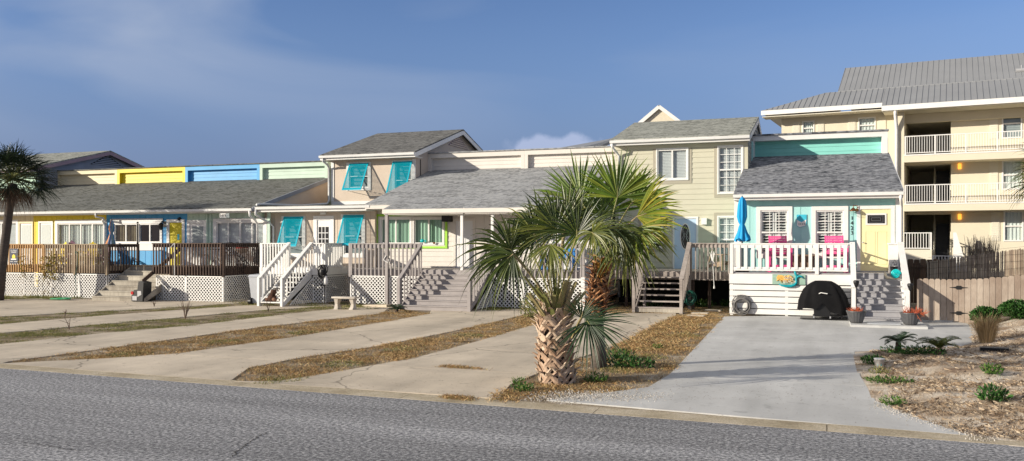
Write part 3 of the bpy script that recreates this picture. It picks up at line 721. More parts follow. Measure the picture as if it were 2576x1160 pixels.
# ================================================================ houses
X1, X2, X3, X4, X5, X6, X7, X8 = -34.7, -30.35, -25.9, -22.1, -16.9, -12.3, -8.0, -2.78
YW, YE, YC = 30.5, 29.9, 35.6
ZE, ZT, ZCT = 3.80, 5.40, 6.17
FL = 1.36
def row_house(name_lbl, x0, x1, wm, trim_m, seed, clm=None, holes=(), wall_style='groove', eave_z=ZE, top_z=ZT, ct=ZCT, ye=YE, yw=YW, yc=YC, shm=None, gut=True, fascia=None, lapw=None, ovl=0, ovr=0):
    t = thing('row_house', name_lbl, 'house', ((x0+x1)/2, yw, 0), 'row of beach townhouses')
    w_ = MB(); wall(w_, x0+.004, x1-.004, 1.2, eave_z+.0, yw, holes, wall_style, .2 if wall_style == 'lap' else .32)
    w_.box(x0+.01, x0+.12, yw+.15, yc+3, .3, eave_z-.05); w_.box(x1-.12, x1-.01, yw+.15, yc+3, .3, eave_z-.05)
    w_.build('wall', wm, t)
    # main roof slope
    r = MB(); sl_ = (top_z-eave_z)/(yc-ye)
    th = .06
    a, b, c, d = (x0-ovl, ye, eave_z), (x1+ovr, ye, eave_z), (x1+ovr, yc+.1, top_z+.1*sl_), (x0-ovl, yc+.1, top_z+.1*sl_)
    dn = lambda p: (p[0], p[1], p[2]-th)
    r.hexa([dn(a), dn(b), dn(c), dn(d)], [a, b, c, d]); ro = r.build('roof', shm or SH_L, t)
    f = MB(); f.box(x0-ovl, x1+ovr, ye+.005, ye+.03, eave_z-.20, eave_z-th-.002); f.build('fascia', fascia or W_WHITE, ro)
    if gut:
        f = MB(); prof = [(0, 0), (-.11, .02), (-.12, .12), (0, .12)]
        f.hexa([(x0-ovl, ye+p, eave_z-.17+q) for p, q in prof], [(x1+ovr, ye+p, eave_z-.17+q) for p, q in prof]); f.build('gutter', W_GUT, ro)
    s_ = MB(); s_.box(x0, x1, ye+.035, yw-.005, eave_z-.21, eave_z-.19); s_.build('soffit', W_WHITE, ro)
    # raised clerestory box
    cm = clm or wm
    q = MB(); yb = yc+.17; q.box(x0+.002, x1-.002, yc-.02, yb+.4, ct-.20, ct)      # top beam/overhang
    for xx in (x0, x1): 
        s = 1 if xx == x0 else -1
        q.box(xx+s*.003, xx+s*.16, yc-.018, yb+.02, top_z-.1, ct-.201)
    co = q.build('clerestory', trim_m or cm, t)
    q = MB(); wall(q, x0+.16, x1-.16, top_z-.2, ct-.2, yb, (), 'lap', .17, .1); q.build('clerestory_wall', cm, co)
    q = MB(); q.hexa([(x0, yc-.07, ct+.002), (x1, yc-.07, ct+.002), (x1, yc+6, ct+.25), (x0, yc+6, ct+.25)], [(x0, yc-.07, ct+.05), (x1, yc-.07, ct+.05), (x1, yc+6, ct+.30), (x0, yc+6, ct+.30)])
    q.build('upper_roof', shm or SH_L, co)
    q = MB(); q.box(x0+.01, x1-.01, yc+.8, yc+9, 0.3, ct-.21) ; q.build('rear_wall', cm, t)
    return t
def hin(r, m=0.): return (r[0]-m, r[1]+m, r[2]-m, r[3]+m)

# --- cream unit
rA = rect(-35, 560, 42, 660, YW); rB = rect(51, 562, 81, 668, YW)
tc_ = row_house('cream unit at the far left of the low row, behind the palm', -38.9, X1, M['cream'], None, 1, holes=[rA, rB])
window(tc_, rA, YW, 2, 1, .12, back='blind'); 
def entry(par, r, frame_m, leaf_m, glassy=True, name='door'):
    d_ = door(par, r, YW, W_WHITE, .08, frame_m, 0, name)
    x0, x1, z0, z1 = r; i = .09
    q = MB(); q.box(x0+i, x1-i, YW-.012, YW+.0, z0+.55, z1-.08); q.build('door_panel', leaf_m, d_)
    return d_
entry(tc_, rB, M['cream'], M['drape'])
# --- yellow unit
rC = rect(101, 561, 131, 668, YW); rD = rect(146, 562, 262, 664, YW)
ty = row_house('bright yellow unit of the low row', X1, X2, M['yellow'], M['yellow_t'], 2, holes=[rC, rD])
entry(ty, rC, W_WHITE, M['drape'])
window(ty, rD, YW, 4, 1, .16, back='drape')
pipe(ty, [(WX(243, YE), YE-.05, 3.66), (WX(243, YE), YE-.05, 3.5), (WX(252, YE), YE+.2, 3.42), (WX(262, YW), YW-.1, 3.34), (WX(267, YW), YW-.08, 3.1), (WX(267, YW), YW-.08, 1.4)])
# --- blue unit
rE = rect(288, 563, 346, 610, YW); rE2 = rect(350, 563, 404, 610, YW); rF = rect(427, 560, 459, 668, YW)
tb = row_house('sky blue unit of the low row, with a yellow door', X2, X3, M['blue'], M['blue'], 3, holes=[rE, rE2, rF])
window(tb, rE, YW, 2, 1, .1, back='drape', bm=M['bamboo'], glass=GLASS_D); window(tb, rE2, YW, 2, 1, .1, back='none', glass=GLASS_D)
q = MB(); q.box(rE[0]-.2, rE2[1]+.15, YW-.05, YW-.02, rE[3]+.08, rE[3]+.22); q.box(rE[0]-.2, rE2[1]+.15, YW-.03, YW-.002, rE[2]-.35, rE[2]-.08)
q.build('window_board', W_WHITE, tb)
d_ = door(tb, rF, YW, M['ydoor'], .14, W_WHITE, 0); 
q = MB(); q.box(rF[0]+.42, rF[0]+.52, YW-.012, YW-.006, rF[3]-.75, rF[3]-.5); q.build('door_notice', M['skyb'], d_)
def lantern(par, p, m, name='wall_lamp', s=1.):
    q = MB(); x, y, z = p
    q.box(x-.05*s, x+.05*s, y-.02, y-.001, z-.05*s, z+.12*s); q.tube([(x, y-.02, z+.06*s), (x, y-.12*s, z+.12*s), (x, y-.16*s, z+.04*s)], .012*s, 6)
    q.lathe((x, y-.16*s, z-.14*s), [(.02*s, 0), (.045*s, .02*s), (.065*s, .15*s), (.075*s, .16*s), (.02*s, .22*s)], 6); return q.build(name, m, par)
lantern(tb, P(415, 567, YW), M['iron'], s=1.5)
q = MB(); p = P(518/1.0, 548, YW); q.lathe(P(452, 551, YW), [(.0, -.08), (.09, -.06), (.10, .03), (.03, .08)], 10); q.build('flood_lamp', M['iron'], tb)
# --- sage unit
rG = rect(478, 562, 516, 668, YW); rH = rect(545, 559, 664, 664, YW)
ts = row_house('pale sage green unit of the low row, beside the low flat roof', X3, X4, M['sage'], M['sage'], 4, holes=[rG, rH])
d_ = door(ts, rG, YW, W_WHITE, .14, W_WHITE, 0, 'storm_door')
q = MB(); q.box(rG[0]+.13, rG[1]-.1, YW-.012, YW-.004, rG[2]+.35, rG[3]-.13); q.build('screen', M['blind_g'], d_)
window(ts, rH, YW, 4, 1, .16, back='blind')
q = MB()
for xx in (522, 531): q.box(WX(xx, YW)-.03, WX(xx, YW)+.04, YW-.05, YW, 1.4, 3.55)
q.box(WX(674, YW), WX(678, YW)+.05, YW-.05, YW, 1.4, 3.6); q.build('corner_board', M['sage'], ts)
# gable triangle closing the row at its right end, standing on the low roof
q = MB(); q.prism([(X4, YE, ZE-.2), (X4, YC, ZE-.2), (X4, YC, ZT-.03), (X4, YE, ZE-.03)], (-.12, 0, 0)); q.build('end_wall', M['tan'], ts)
q = MB(); q.bar((X4+.03, YE-.05, ZE-.09), (X4+.03, YC, ZT-.09), .05, .17); q.build('rake_board', M['greyblue'], ts)
pl = MB(); pp = P(560, 538, YE); 
ps = thing('house_number_plate', 'small white plate with house number 1419 under the long eave', 'number plate', (P(562, 538, YE+.06)))
q = MB(); q.box(P(551, 538, YE).x, P(566.5, 538, YE).x, YE+.04, YE+.06, ZE-.42, ZE-.24); q.build('plate', W_WHITE, ps)
q = MB(); q.box(P(567, 538, YE).x, P(575, 538, YE).x, YE+.04, YE+.06, ZE-.42, ZE-.24); q.build('blank_plate', M['blind_g'], ps)
def text(par, s, size, loc, m, name='lettering', ext=.004, rot=(90, 0, 0), align='CENTER', font=None, lh=1.):
    cu = bpy.data.curves.new('t', 'FONT'); cu.body = s; cu.size = size; cu.extrude = ext; cu.align_x = align; cu.align_y = 'CENTER'; cu.space_line = lh
    to = bpy.data.objects.new('t', cu); S.collection.objects.link(to); C.view_layer.update()
    me = bpy.data.meshes.new_from_object(to); bpy.data.objects.remove(to)
    Mx = Matrix.Translation(Vector(loc)-(root_loc(par) if par else Vector((0,0,0)))) @ Matrix([[1,0,0,0],[0,1,0,0],[0,0,1,0],[0,0,0,1]]) @ (Matrix.Rotation(R(rot[2]), 4, 'Z') @ Matrix.Rotation(R(rot[1]), 4, 'Y') @ Matrix.Rotation(R(rot[0]), 4, 'X'))
    me.transform(Mx); me.materials.clear(); me.materials.append(m)
    o = bpy.data.objects.new(name, me); S.collection.objects.link(o); o.parent = par
    return o
text(ps, '1419', .15, ((P(551, 538, YE).x+P(566.5, 538, YE).x)/2, YE+.035, ZE-.33), M['iron'])

# --- far-left two-storey neighbour (its gable shows above the row)
def two_storey(t, x0, x1, yf, yr, yb, z0, ze, za, wallm, sidem, rakem, roofm, louvre, front_holes=(), style='flat', pitch=.2, side_style=False, ov=.3, ovf=.5):
    w_ = MB(); wall(w_, x0, x1, z0, ze-.02, yf, front_holes, style, pitch); w_.build('wall', wallm, t)
    s_ = MB(); zp = lambda y: ze+(za-ze)*(y-(yf-ovf))/(yr-(yf-ovf)) if y < yr else za-(za-ze)*(y-yr)/(yb+ovf-yr)
    for xx, d in ((x1, -.12), (x0, .12)):
        if side_style and xx == x1:
            pch = .2; z = z0
            while z < za-.15:
                zz = min(z+pch, za-.12)
                ya = yf+.003 if z < zp(yf)-.1 else yf-ovf+(yr-yf+ovf)*(z+.13-ze)/(za-ze)
                yz = yb if z < zp(yb)-.1 else yr+(yb+ovf-yr)*(za-z-.13)/(za-ze)
                s_.hexa([(xx, ya, z), (xx+.02, ya, z), (xx+.02, yz, z), (xx, yz, z)], [(xx, ya, zz), (xx+.002, ya, zz), (xx+.002, yz, zz), (xx, yz, zz)]); z = zz
        s_.prism([(xx, yf+.143, z0), (xx, yb, z0), (xx, yb, zp(yb)-.12), (xx, yr, za-.12), (xx, yf+.143, zp(yf+.143)-.12)], (d, 0, 0))
    s_.build('gable_wall', sidem, t)
    r = MB(); th = .07
    for (ya, zaa, yc_, zc) in ((yf-ovf, ze, yr, za), (yb+ovf, ze, yr, za)):
        r.hexa([(x0-ov, ya, zaa-th), (x1+ov, ya, zaa-th), (x1+ov, yc_, zc-th), (x0-ov, yc_, zc-th)], [(x0-ov, ya, zaa), (x1+ov, ya, zaa), (x1+ov, yc_, zc), (x0-ov, yc_, zc)])
    ro = r.build('roof', roofm, t)
    k = MB()
    for xx in (x1+ov-.02, x0-ov+.02):
        k = MB(); k.bar((xx, yf-ovf, ze-.16), (xx, yr, za-.16), .045, .19); k.build('rake_board', rakem, ro)
        k = MB(); k.bar((xx, yb+ovf, ze-.16), (xx, yr+.003, za-.162), .044, .19); k.build('rake_board', rakem, ro)
    k = MB(); k.box(x0-ov, x1+ov, yf-ovf+.005, yf-ovf+.03, ze-.24, ze-th-.002); k.build('fascia', rakem, ro)
    k = MB(); prof = [(0, 0), (-.11, .02), (-.12, .12), (0, .12)]; k.hexa([(x0-ov, yf-ovf+p, ze-.17+q) for p, q in prof], [(x1+ov, yf-ovf+p, ze-.17+q) for p, q in prof]); k.build('gutter', W_GUT, ro)
    k = MB(); k.box(x0-ov+.05, x1+ov-.05, yf-ovf+.035, yf-.003, ze-.22, ze-.19); k.box(x1+.01, x1+ov-.05, yf, yf+.3, ze-.215, ze-.195); k.build('soffit', W_WHITE, ro)
    if louvre:
        k = MB(); n = 6; hh = .60; wy = 1.25
        for i in range(n):
            f_ = (i+.5)/n; z = za-.28-hh*f_; h2 = wy*f_*.95
            k.hexa([(x1+.005, yr-h2, z-.04), (x1+.04, yr-h2, z-.04), (x1+.04, yr+h2, z-.04), (x1+.005, yr+h2, z-.04)], [(x1+.003, yr-h2, z+.03), (x1+.01, yr-h2, z+.03), (x1+.01, yr+h2, z+.03), (x1+.003, yr+h2, z+.03)])
        k.build('gable_vent', M['tan'] if louvre == 1 else M['greyblue'], t)
        k = MB(); k.prism([(x1+.001, yr-wy, za-.28-hh), (x1+.001, yr+wy, za-.28-hh), (x1+.001, yr, za-.24)], (.002, 0, 0)); k.build('vent_opening', M['mauve'] if louvre == 1 else M['under'], t)
    return ro
tfar = thing('gabled_house', 'grey-blue gable with mauve trim rising behind the far left palm', 'house', (-41, 34.2, 0), 'two storey townhouses')
two_storey(tfar, -43.6, -38.75, 34.2, 39.0, 43.6, .3, 6.25, 7.62, M['mint_far'], M['greyblue'], M['mauve'], SH_B, 2, ov=.25)
w_ = MB(); wall(w_, -43.6, -38.95, .3, 3.7, 31, (), 'groove', .3); w_.build('lower_wall', M['mint_far'], tfar)
r = MB(); r.hexa([(-43.8, 29.9, 3.74), (-38.92, 29.9, 3.74), (-38.92, 34.2, 4.2), (-43.8, 34.2, 4.2)], [(-43.8, 29.9, 3.8), (-38.92, 29.9, 3.8), (-38.92, 34.2, 4.26), (-43.8, 34.2, 4.26)]); r.build('lower_roof', SH_L, tfar)

# --- tan two-storey house with teal shutters
YU = 34.25; YL = 30.7
tt = thing('shutter_house', 'tan stucco two storey house with teal top-hung shutters', 'house', (-19.5, YL, 0), 'two storey townhouses')
u1 = rect(879, 416, 927, 472, YU); u2 = rect(994, 411, 1036, 495, YU)
two_storey(tt, -21.05, X5+.02, YU, 39.0, 43.8, 3.9, 6.27, 7.86, M['tan'], M['tan'], W_WHITE, SH_U, 1, [u1, u2], ov=.27, ovf=.55)
q = MB(); q.box(-21.06, X5+.03, YU-.03, YU-.001, 3.98, 4.2); q.box(X5-.10, X5+.045, YU-.032, YU-.002, 4.21, 6.0); q.box(-21.08, -20.93, YU-.032, YU-.002, 4.21, 6.0); q.build('trim_board', W_WHITE, tt)
l1 = rect(716, 551, 762, 640, YL); l2 = rect(866, 547, 912, 640, YL); ld = rect(798, 553, 832, 675, YL)
w_ = MB(); wall(w_, X4, X5, .3, 3.72, YL, [l1, l2, ld], 'groove', .30); w_.box(X4+.01, X4+.12, YL+.15, 36, .3, 3.7); w_.box(X5-.12, X5-.01, YL+.15, 36, .3, 3.7); w_.build('lower_wall', M['tan'], tt)
r = MB(); r.hexa([(X4+.02, 30.0, 3.78), (X5, 30.0, 3.78), (X5, YU+.1, 3.97), (X4+.02, YU+.1, 3.97)], [(X4+.02, 30.0, 3.84), (X5, 30.0, 3.84), (X5, YU+.1, 4.03), (X4+.02, YU+.1, 4.03)]); lr = r.build('lower_roof', SH_L, tt)
k = MB(); prof = [(0, 0), (-.11, .02), (-.12, .12), (0, .12)]; k.hexa([(X4+.02, 30.+p, 3.68+q) for p, q in prof], [(X5+.2, 30.+p, 3.68+q) for p, q in prof]); k.build('gutter', W_GUT, lr)
k = MB(); k.box(X4+.02, X5, 30.005, 30.03, 3.6, 3.775); k.box(X4+.02, X5, 30.035, YL-.005, 3.59, 3.62); k.build('fascia', W_WHITE, lr)
for r_, Y_ in ((u1, YU), (u2, YU), (l1, YL), (l2, YL)): window(tt, r_, Y_, 1, 2, .13, back='blind', bm=M['blind_g'])
dd = door(tt, ld, YL, M['whited'], .16, W_WHITE, 0)
lx0, lx1, lz0, lz1 = rect(802, 571, 827, 616, YL)
q = MB(); q.box(lx0, lx1, YL-.014, YL-.006, lz0, lz1); q.build('pane', M['dark'], dd)
q = MB()
for i in range(1, 3):
    xx = lx0+(lx1-lx0)*i/3; q.box(xx-.014, xx+.014, YL-.022, YL-.015, lz0, lz1)
    zz = lz0+(lz1-lz0)*i/3; q.box(lx0, lx1, YL-.024, YL-.0155, zz-.014, zz+.014)
q.build('glazing_bars', M['whited'], dd)
q = MB(); q.lathe((0, 0, 0), [(.0, 0), (.12, .0), (.12, .04), (0, .05)], 12); 
q = MB(); pp = P(815, 537, YL); q.box(pp.x-.12, pp.x+.12, YL-.1, YL-.001, pp.z-.05, pp.z+.04); q.build('porch_lamp', W_WHITE, tt)
def bahama(par, px0, px1, ytop, Y, drop, out_):
    """top-hung louvred shutter propped open"""
    x0, x1 = WX(px0, Y-.08), WX(px1, Y-.08); z = WZ((px0+px1)/2, ytop, Y-.08)
    a = Vector((0, -.10, 0)); Yh = Y-.08
    f = lambda x, s, o=0.: Vector((x, Yh-out_*s-o*.8, z-drop*s-o*.3*0))
    L_ = math.hypot(out_, drop); nrm = Vector((0, -drop/L_, -out_/L_)); dn = Vector((0, -out_/L_, -drop/L_))
    pt = lambda x, s, o: Vector((x, Yh, z))+dn*s*L_+nrm*o
    q = MB(); fw = .065
    def plank(xa, xb, sa, sb, oa, ob): q.hexa([pt(xa, sa, oa), pt(xb, sa, oa), pt(xb, sb, oa), pt(xa, sb, oa)], [pt(xa, sa, ob), pt(xb, sa, ob), pt(xb, sb, ob), pt(xa, sb, ob)])
    fs = fw/L_
    plank(x0, x0+fw, 0, 1, -.02, .02); plank(x1-fw, x1, 0, 1, -.02, .02); plank(x0+fw, x1-fw, 0, fs, -.019, .019); plank(x0+fw, x1-fw, 1-fs*1.3, 1, -.019, .019)
    sh = q.build('shutter', M['teal'], par)
    q = MB(); n = int(L_/.052); s0 = fs; ds = (1-2.3*fs)/n
    for i in range(n):
        s = s0+ds*(i+.5)
        c = pt((x0+x1)/2, s, 0); hx = (x1-x0)/2-fw
        d1 = (dn*.0235+nrm*-.020)
        q.hexa([c+Vector((-hx, 0, 0))-d1, c+Vector((hx, 0, 0))-d1, c+Vector((hx, 0, 0))+d1, c+Vector((-hx, 0, 0))+d1], [p_+nrm*.005+dn*.004 for p_ in (c+Vector((-hx, 0, 0))-d1, c+Vector((hx, 0, 0))-d1, c+Vector((hx, 0, 0))+d1, c+Vector((-hx, 0, 0))+d1)])
    q.build('louvres', M['teal'], sh)
    q = MB()
    for xx in (x0+.05, x1-.05): q.tube([pt(xx, .93, -.02), (xx, Y-.03, z-drop*1.02)], .012, 6)
    q.build('prop_arm', W_WHITE, sh)
bahama(tt, 879, 927, 411, YU, 1.22, .66); bahama(tt, 988, 1037, 406, YU, 1.6, .72)
bahama(tt, 714, 763, 545, YL, 1.22, .52); bahama(tt, 864, 915, 541, YL, 1.22, .56)
zc = 6.0
pipe(tt, [(-21.15, YU-.60, 6.1), (-21.15, YU-.58, 5.98), (-21.10, YU-.3, 5.85), (-21.14, YU-.1, 5.7), (-21.14, YU-.09, 4.25), (-21.2, YU-.15, 4.1), (-22.0, YU-1, 4.0), (-21.98, 30.2, 3.93), (-21.98, 30.0, 3.9)], .05)
pipe(tt, [(-21.97, 29.92, 3.7), (-21.97, 29.92, 3.5), (-21.9, 30.2, 3.35), (-21.7, 30.5, 3.15), (-21.62, 30.62, 3.0), (-21.62, 30.62, 1.4)], .05)
pipe(ts, [(X4-.1, 29.82, 3.65), (X4-.1, 29.85, 3.45), (X4-.12, 30.2, 3.3), (X4-.15, 30.42, 3.1), (X4-.15, 30.42, 1.4)], .05)

# --- off-white units with the porch (grey deck)
m1 = rect(959, 550, 1033, 613, 30.9); m2 = rect(1042, 550, 1115, 613, 30.9); md = rect(1147, 556, 1190, 675, 30.9)
tm1 = row_house('off-white unit with lime green window surround and porch roof', X5, X6, M['offw'], M['offw'], 5, holes=[m1, m2, md], wall_style='lap', eave_z=3.85, top_z=5.56, ct=6.34, yw=30.9, shm=SH_M, gut=False, fascia=M['offw'])
mw = rect(1290, 556, 1385, 630, 30.9); md2 = rect(1415, 556, 1462, 678, 30.9)
tm2 = row_house('off-white unit behind the two middle palms', X6, X7, M['offw'], M['offw'], 6, holes=[mw, md2], wall_style='lap', eave_z=3.85, top_z=5.56, ct=6.34, yw=30.9, shm=SH_M, gut=False, fascia=M['offw'])
for r_ in (m1, m2): window(tm1, r_, 30.9, 2, 1, .06, back='drape', bm=M['dgreen'])
a0, a1, a2, a3 = rect(946, 538, 1126, 625, 30.9); q = MB(); tw = .085
q.box(a0, a1, 30.86-.005, 30.9, a3-tw, a3); q.box(a0, a1, 30.855, 30.9, a2, a2+tw); q.box(a0, a0+tw, 30.853, 30.9, a2+tw, a3-tw); q.box(a1-tw, a1, 30.853, 30.9, a2+tw, a3-tw)
q.box(WX(934, 30.9)+.02, WX(934, 30.9)+.15, 30.84, 30.895, 1.36, 3.64)
q.build('lime_trim', M['lime'], tm1)
entry_d = door(tm1, md, 30.9, M['whited'], .1, M['offw'], 2)
window(tm2, mw, 30.9, 2, 1, .1, back='blind'); door(tm2, md2, 30.9, M['whited'], .1, W_WHITE, 2)
q = MB(); pp = P(1131, 548, 30.9); q.box(pp.x-.16, pp.x+.14, 30.5, 30.88, pp.z-.16, pp.z+.14); q.build('speaker_box', M['black'], tm1)
# porch roof: a lower forward slope over the deck
xpl, xpr = WX(967, 29.0), X7
for par_, xa, xb in ((tm1, xpl, X6), (tm2, X6, xpr)):
    q = MB(); q.hexa([(xa, 28.85, 3.52), (xb, 28.85, 3.52), (xb, 30.0, 3.86), (xa, 30.0, 3.86)], [(xa, 28.85, 3.58), (xb, 28.85, 3.58), (xb, 30.0, 3.925), (xa, 30.0, 3.925)]); pr = q.build('porch_roof', SH_M, par_)
    q = MB(); q.box(xa, xb, 28.82, 28.85, 3.42, 3.575); q.box(xa, xa+.04, 28.852, 29.9, 3.45, 3.6); q.build('fascia', M['offw'], pr)
    q = MB(); q.box(xa+.05, xb-.02, 28.87, 30.88, 3.38, 3.42); q.build('porch_ceiling', M['offw'], pr)
# small plants and ornaments on the sill
od = thing('sill_ornament', 'round turquoise fish ornament on the lime framed window sill', 'ornament', P(1062, 612, 30.82)); q = MB()
c = P(1062, 606, 30.80); q.lathe(c-Vector((0, 0, .07)), [(0, 0), (.06, .01), (.10, .07), (.06, .13), (0, .14)], 12, sy=.4); q.tri(c+Vector((.08, 0, 0)), c+Vector((.16, 0, .06)), c+Vector((.16, 0, -.06))); q.build('body', M['turq'], od, True)
od = thing('sill_plant', 'tiny potted plant with orange pot on the lime framed window sill', 'potted plant', P(1092, 612, 30.82)); q = MB(); c = P(1092, 612, 30.80)
q.lathe(c-Vector((0, 0, .03)), [(.035, 0), (.05, .07)], 10); q.build('pot', M['copper'], od)

# --- beige two-storey house
YB = 33.7
tg = thing('beige_house', 'beige lap-sided two storey house with pale blue oval-glass door', 'house', (-5.4, YB, 0), 'two storey townhouses')
b1 = rect(1654, 376, 1729, 451, YB); b2 = rect(1808, 369, 1867, 485, YB); b3 = rect(1617, 550, 1666, 622, YB); b4 = rect(1808, 546, 1867, 660, YB); bd = rect(1697, 550, 1752, 679, YB)
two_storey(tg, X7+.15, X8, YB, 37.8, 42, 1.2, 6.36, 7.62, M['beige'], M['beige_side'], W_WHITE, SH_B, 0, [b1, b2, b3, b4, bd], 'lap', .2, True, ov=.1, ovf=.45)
def fill(v): return 0
for r_, kw in ((b1, dict(cols=2)), (b2, dict(rows=2, grid=(3, 6))), (b3, dict(rows=2, grid=(3, 6), back='none', glass=GLASS_D)), (b4, dict(rows=2, grid=(3, 6)))):
    window(tg, r_, YB-.02, trim=.05, **kw)
    q = MB(); x0, x1, z0, z1 = r_; o = .17
    q.box(x0-o, x1+o, YB-.03, YB+.01, z1+.05, z1+o); q.box(x0-o, x1+o, YB-.03, YB+.01, z0-o, z0-.05); q.box(x0-o, x0-.05, YB-.028, YB+.01, z0-.05, z1+.05); q.box(x1+.05, x1+o, YB-.028, YB+.01, z0-.05, z1+.05)
    q.build('window_surround', M['beige_t'], tg)
q = MB(); q.box(X7+.16, X8-.01, YB-.035, YB-.003, 5.98, 6.13); q.box(X8-.16, X8, YB-.033, YB-.003, .4, 5.98); q.build('corner_board', M['beige'], tg)
dd = door(tg, bd, YB, M['bluedoor'], .07, W_WHITE, 0)
dc = P(1724, 595, YB-.01)
def disc(c, rx, rz, y, n=28): return [(c.x+rx*math.cos(2*math.pi*i/n), y, c.z+rz*math.sin(2*math.pi*i/n)) for i in range(n)]
q = MB(); q.prism(disc(dc, .20, .52, YB-.02), (0, .014, 0)); q.build('oval_frame', W_WHITE, dd)
q = MB(); q.prism(disc(dc, .16, .47, YB-.027), (0, .006, 0)); ov = q.build('oval_glass', M['darkroom'], dd)
q = MB()
for k in range(5):
    a = 2*math.pi*k/5+.3
for sx_ in (-1, 1):
    q.tube([(dc.x+sx_*.02, YB-.03, dc.z-.42), (dc.x+sx_*.10, YB-.03, dc.z-.2), (dc.x+sx_*.03, YB-.03, dc.z), (dc.x+sx_*.11, YB-.03, dc.z+.2), (dc.x, YB-.03, dc.z+.42)], .007, 5)
    q.tube([(dc.x+sx_*.14, YB-.03, dc.z-.1), (dc.x+sx_*.02, YB-.03, dc.z+.1), (dc.x+sx_*.12, YB-.03, dc.z+.3)], .006, 5)
q.build('leading', M['ltmetal'], ov)
q = MB()
for zz in (.15, .45, .75):
    for s_ in (-1, 1):
        xx = (bd[0]+bd[1])/2+s_*.2; q.box(xx-.15, xx+.15, YB-.012, YB-.004, bd[2]+zz, bd[2]+zz+.02)
q.build('panel_moulding', M['bluedoor'], dd)
q = MB(); pp = P(1772, 557, YB); q.box(pp.x-.10, pp.x+.10, YB-.14, YB-.01, pp.z-.12, pp.z+.12); q.build('porch_lamp', W_WHITE, tg)
xg = X7+.12
pipe(tg, [(xg+.02, YB-.5, 6.2), (xg+.02, YB-.48, 6.05), (xg+.12, YB-.25, 5.9), (xg+.2, YB-.08, 5.75), (xg+.2, YB-.07, .2)], .05)
# --- aqua cottage
YA = 30.6; XA0, XA1 = -2.86, 2.2
ta = thing('aqua_cottage', 'aqua cottage with lemon door, white trim and house number 1423', 'house', (-.3, YA, 0), 'row of beach townhouses')
c1 = rect(1913, 529, 1983, 640, YA); c2 = rect(2052, 529, 2123, 640, YA); cd = rect(2164.5, 526, 2241.5, 682, YA)
w_ = MB(); wall(w_, XA0+.12, XA1-.12, 1.2, 3.95, YA, [c1, c2, cd], 'groove', .41); w_.box(XA0+.01, XA0+.12, YA+.15, 38, .2, 3.9); w_.box(XA1-.12, XA1-.01, YA+.15, 38, .2, 3.9)
w_.box(XA0+.02, XA0+.12, YA+4.5, 40, 3.9, 6.3); w_.box(XA1-.12, XA1-.02, YA+5.2, 40, 3.9, 6.3)
w_.build('wall', M['aqua'], ta)
q = MB(); q.box(XA0-.12, XA0+.119, YA-.04, YA+.1, .2, 3.9); q.box(XA1-.119, XA1+.02, YA-.04, YA+.12, 1.3, 3.9); q.build('corner_board', W_WHITE, ta)
ye, ze, yt_, zt = 30.1, 4.02, 35.7, 5.72
r = MB(); r.hexa([(-2.95, ye, ze-.07), (2.27, ye, ze-.07), (2.2, yt_+.1, zt-.04), (-2.95, yt_+.1, zt-.04)], [(-2.95, ye, ze), (2.27, ye, ze), (2.2, yt_+.1, zt+.03), (-2.95, yt_+.1, zt+.03)]); ro = r.build('roof', SH_A, ta)
k = MB(); k.hexa([(-2.96, ye+p, ze-.19+q) for p, q in prof], [(2.28, ye+p, ze-.19+q) for p, q in prof]); k.build('gutter', W_WHITE, ro)
k = MB(); k.box(-2.95, 2.27, ye+.004, ye+.03, ze-.25, ze-.075); k.box(-2.95, 2.27, ye+.032, YA-.003, ze-.26, ze-.235); k.build('fascia', W_WHITE, ro)
k = MB(); k.bar((2.285, ye, ze-.08), (2.21, yt_, zt-.08), .03, .14); k.prism([(XA1-.01, YA+.13, ze-.2), (XA1-.01, yt_, ze-.2), (XA1-.01, yt_, zt-.08), (XA1-.01, YA+.13, ze)], (-.1, 0, 0)); k.build('rake_board', W_WHITE, ro)
q = MB(); ct = 6.56; q.box(-2.9, 2.16, yt_-.02, yt_+.9, ct-.2, ct); q.box(-2.9, -2.70, yt_-.018, yt_+.5, zt-.1, ct-.201); q.box(1.95, 2.16, yt_-.018, yt_+.5, zt-.1, ct-.201); co = q.build('clerestory', W_WHITE, ta)
q = MB(); wall(q, -2.7, 1.95, zt-.2, ct-.2, yt_+.35, (), 'lap', .19, .1); q.build('clerestory_wall', M['aqua_c'], co)
q = MB(); q.hexa([(-2.95, yt_-.08, ct+.002), (2.2, yt_-.08, ct+.002), (2.2, 43, ct+.3), (-2.95, 43, ct+.3)], [(-2.95, yt_-.08, ct+.06), (2.2, yt_-.08, ct+.06), (2.2, 43, ct+.36), (-2.95, 43, ct+.36)]); q.build('upper_roof', SH_A, co)
q = MB(); q.box(-2.8, 2.1, yt_+.8, 43, .2, ct-.21); q.build('rear_wall', W_WHITE, ta)
for r_ in (c1, c2):
    fr = window(ta, r_, YA, 1, 2, .13, back='none', grid=(3, 4))
    x0, x1, z0, z1 = r_; q = MB(); xm = (x0+x1)/2
    for (xa, xb) in ((x0+.03, xm-.01), (xm+.01, x1-.03)):
        q.box(xa, xa+.06, YA+.08, YA+.11, z0, z1); q.box(xb-.06, xb, YA+.08, YA+.11, z0, z1)
        for zz in (z0, z0+.62, z1-.1): q.box(xa+.06, xb-.06, YA+.081, YA+.109, zz, zz+.09)
        n = int((z1-z0)/.095)
        for i in range(n):
            zc_ = z0+.06+i*.095
            q.hexa([(xa+.06, YA+.07, zc_-.012), (xb-.06, YA+.07, zc_-.012), (xb-.06, YA+.13, zc_+.02), (xa+.06, YA+.13, zc_+.02)], [(xa+.06, YA+.07, zc_), (xb-.06, YA+.07, zc_), (xb-.06, YA+.13, zc_+.032), (xa+.06, YA+.13, zc_+.032)])
    q.build('plantation_shutter', W_WHITE, fr)
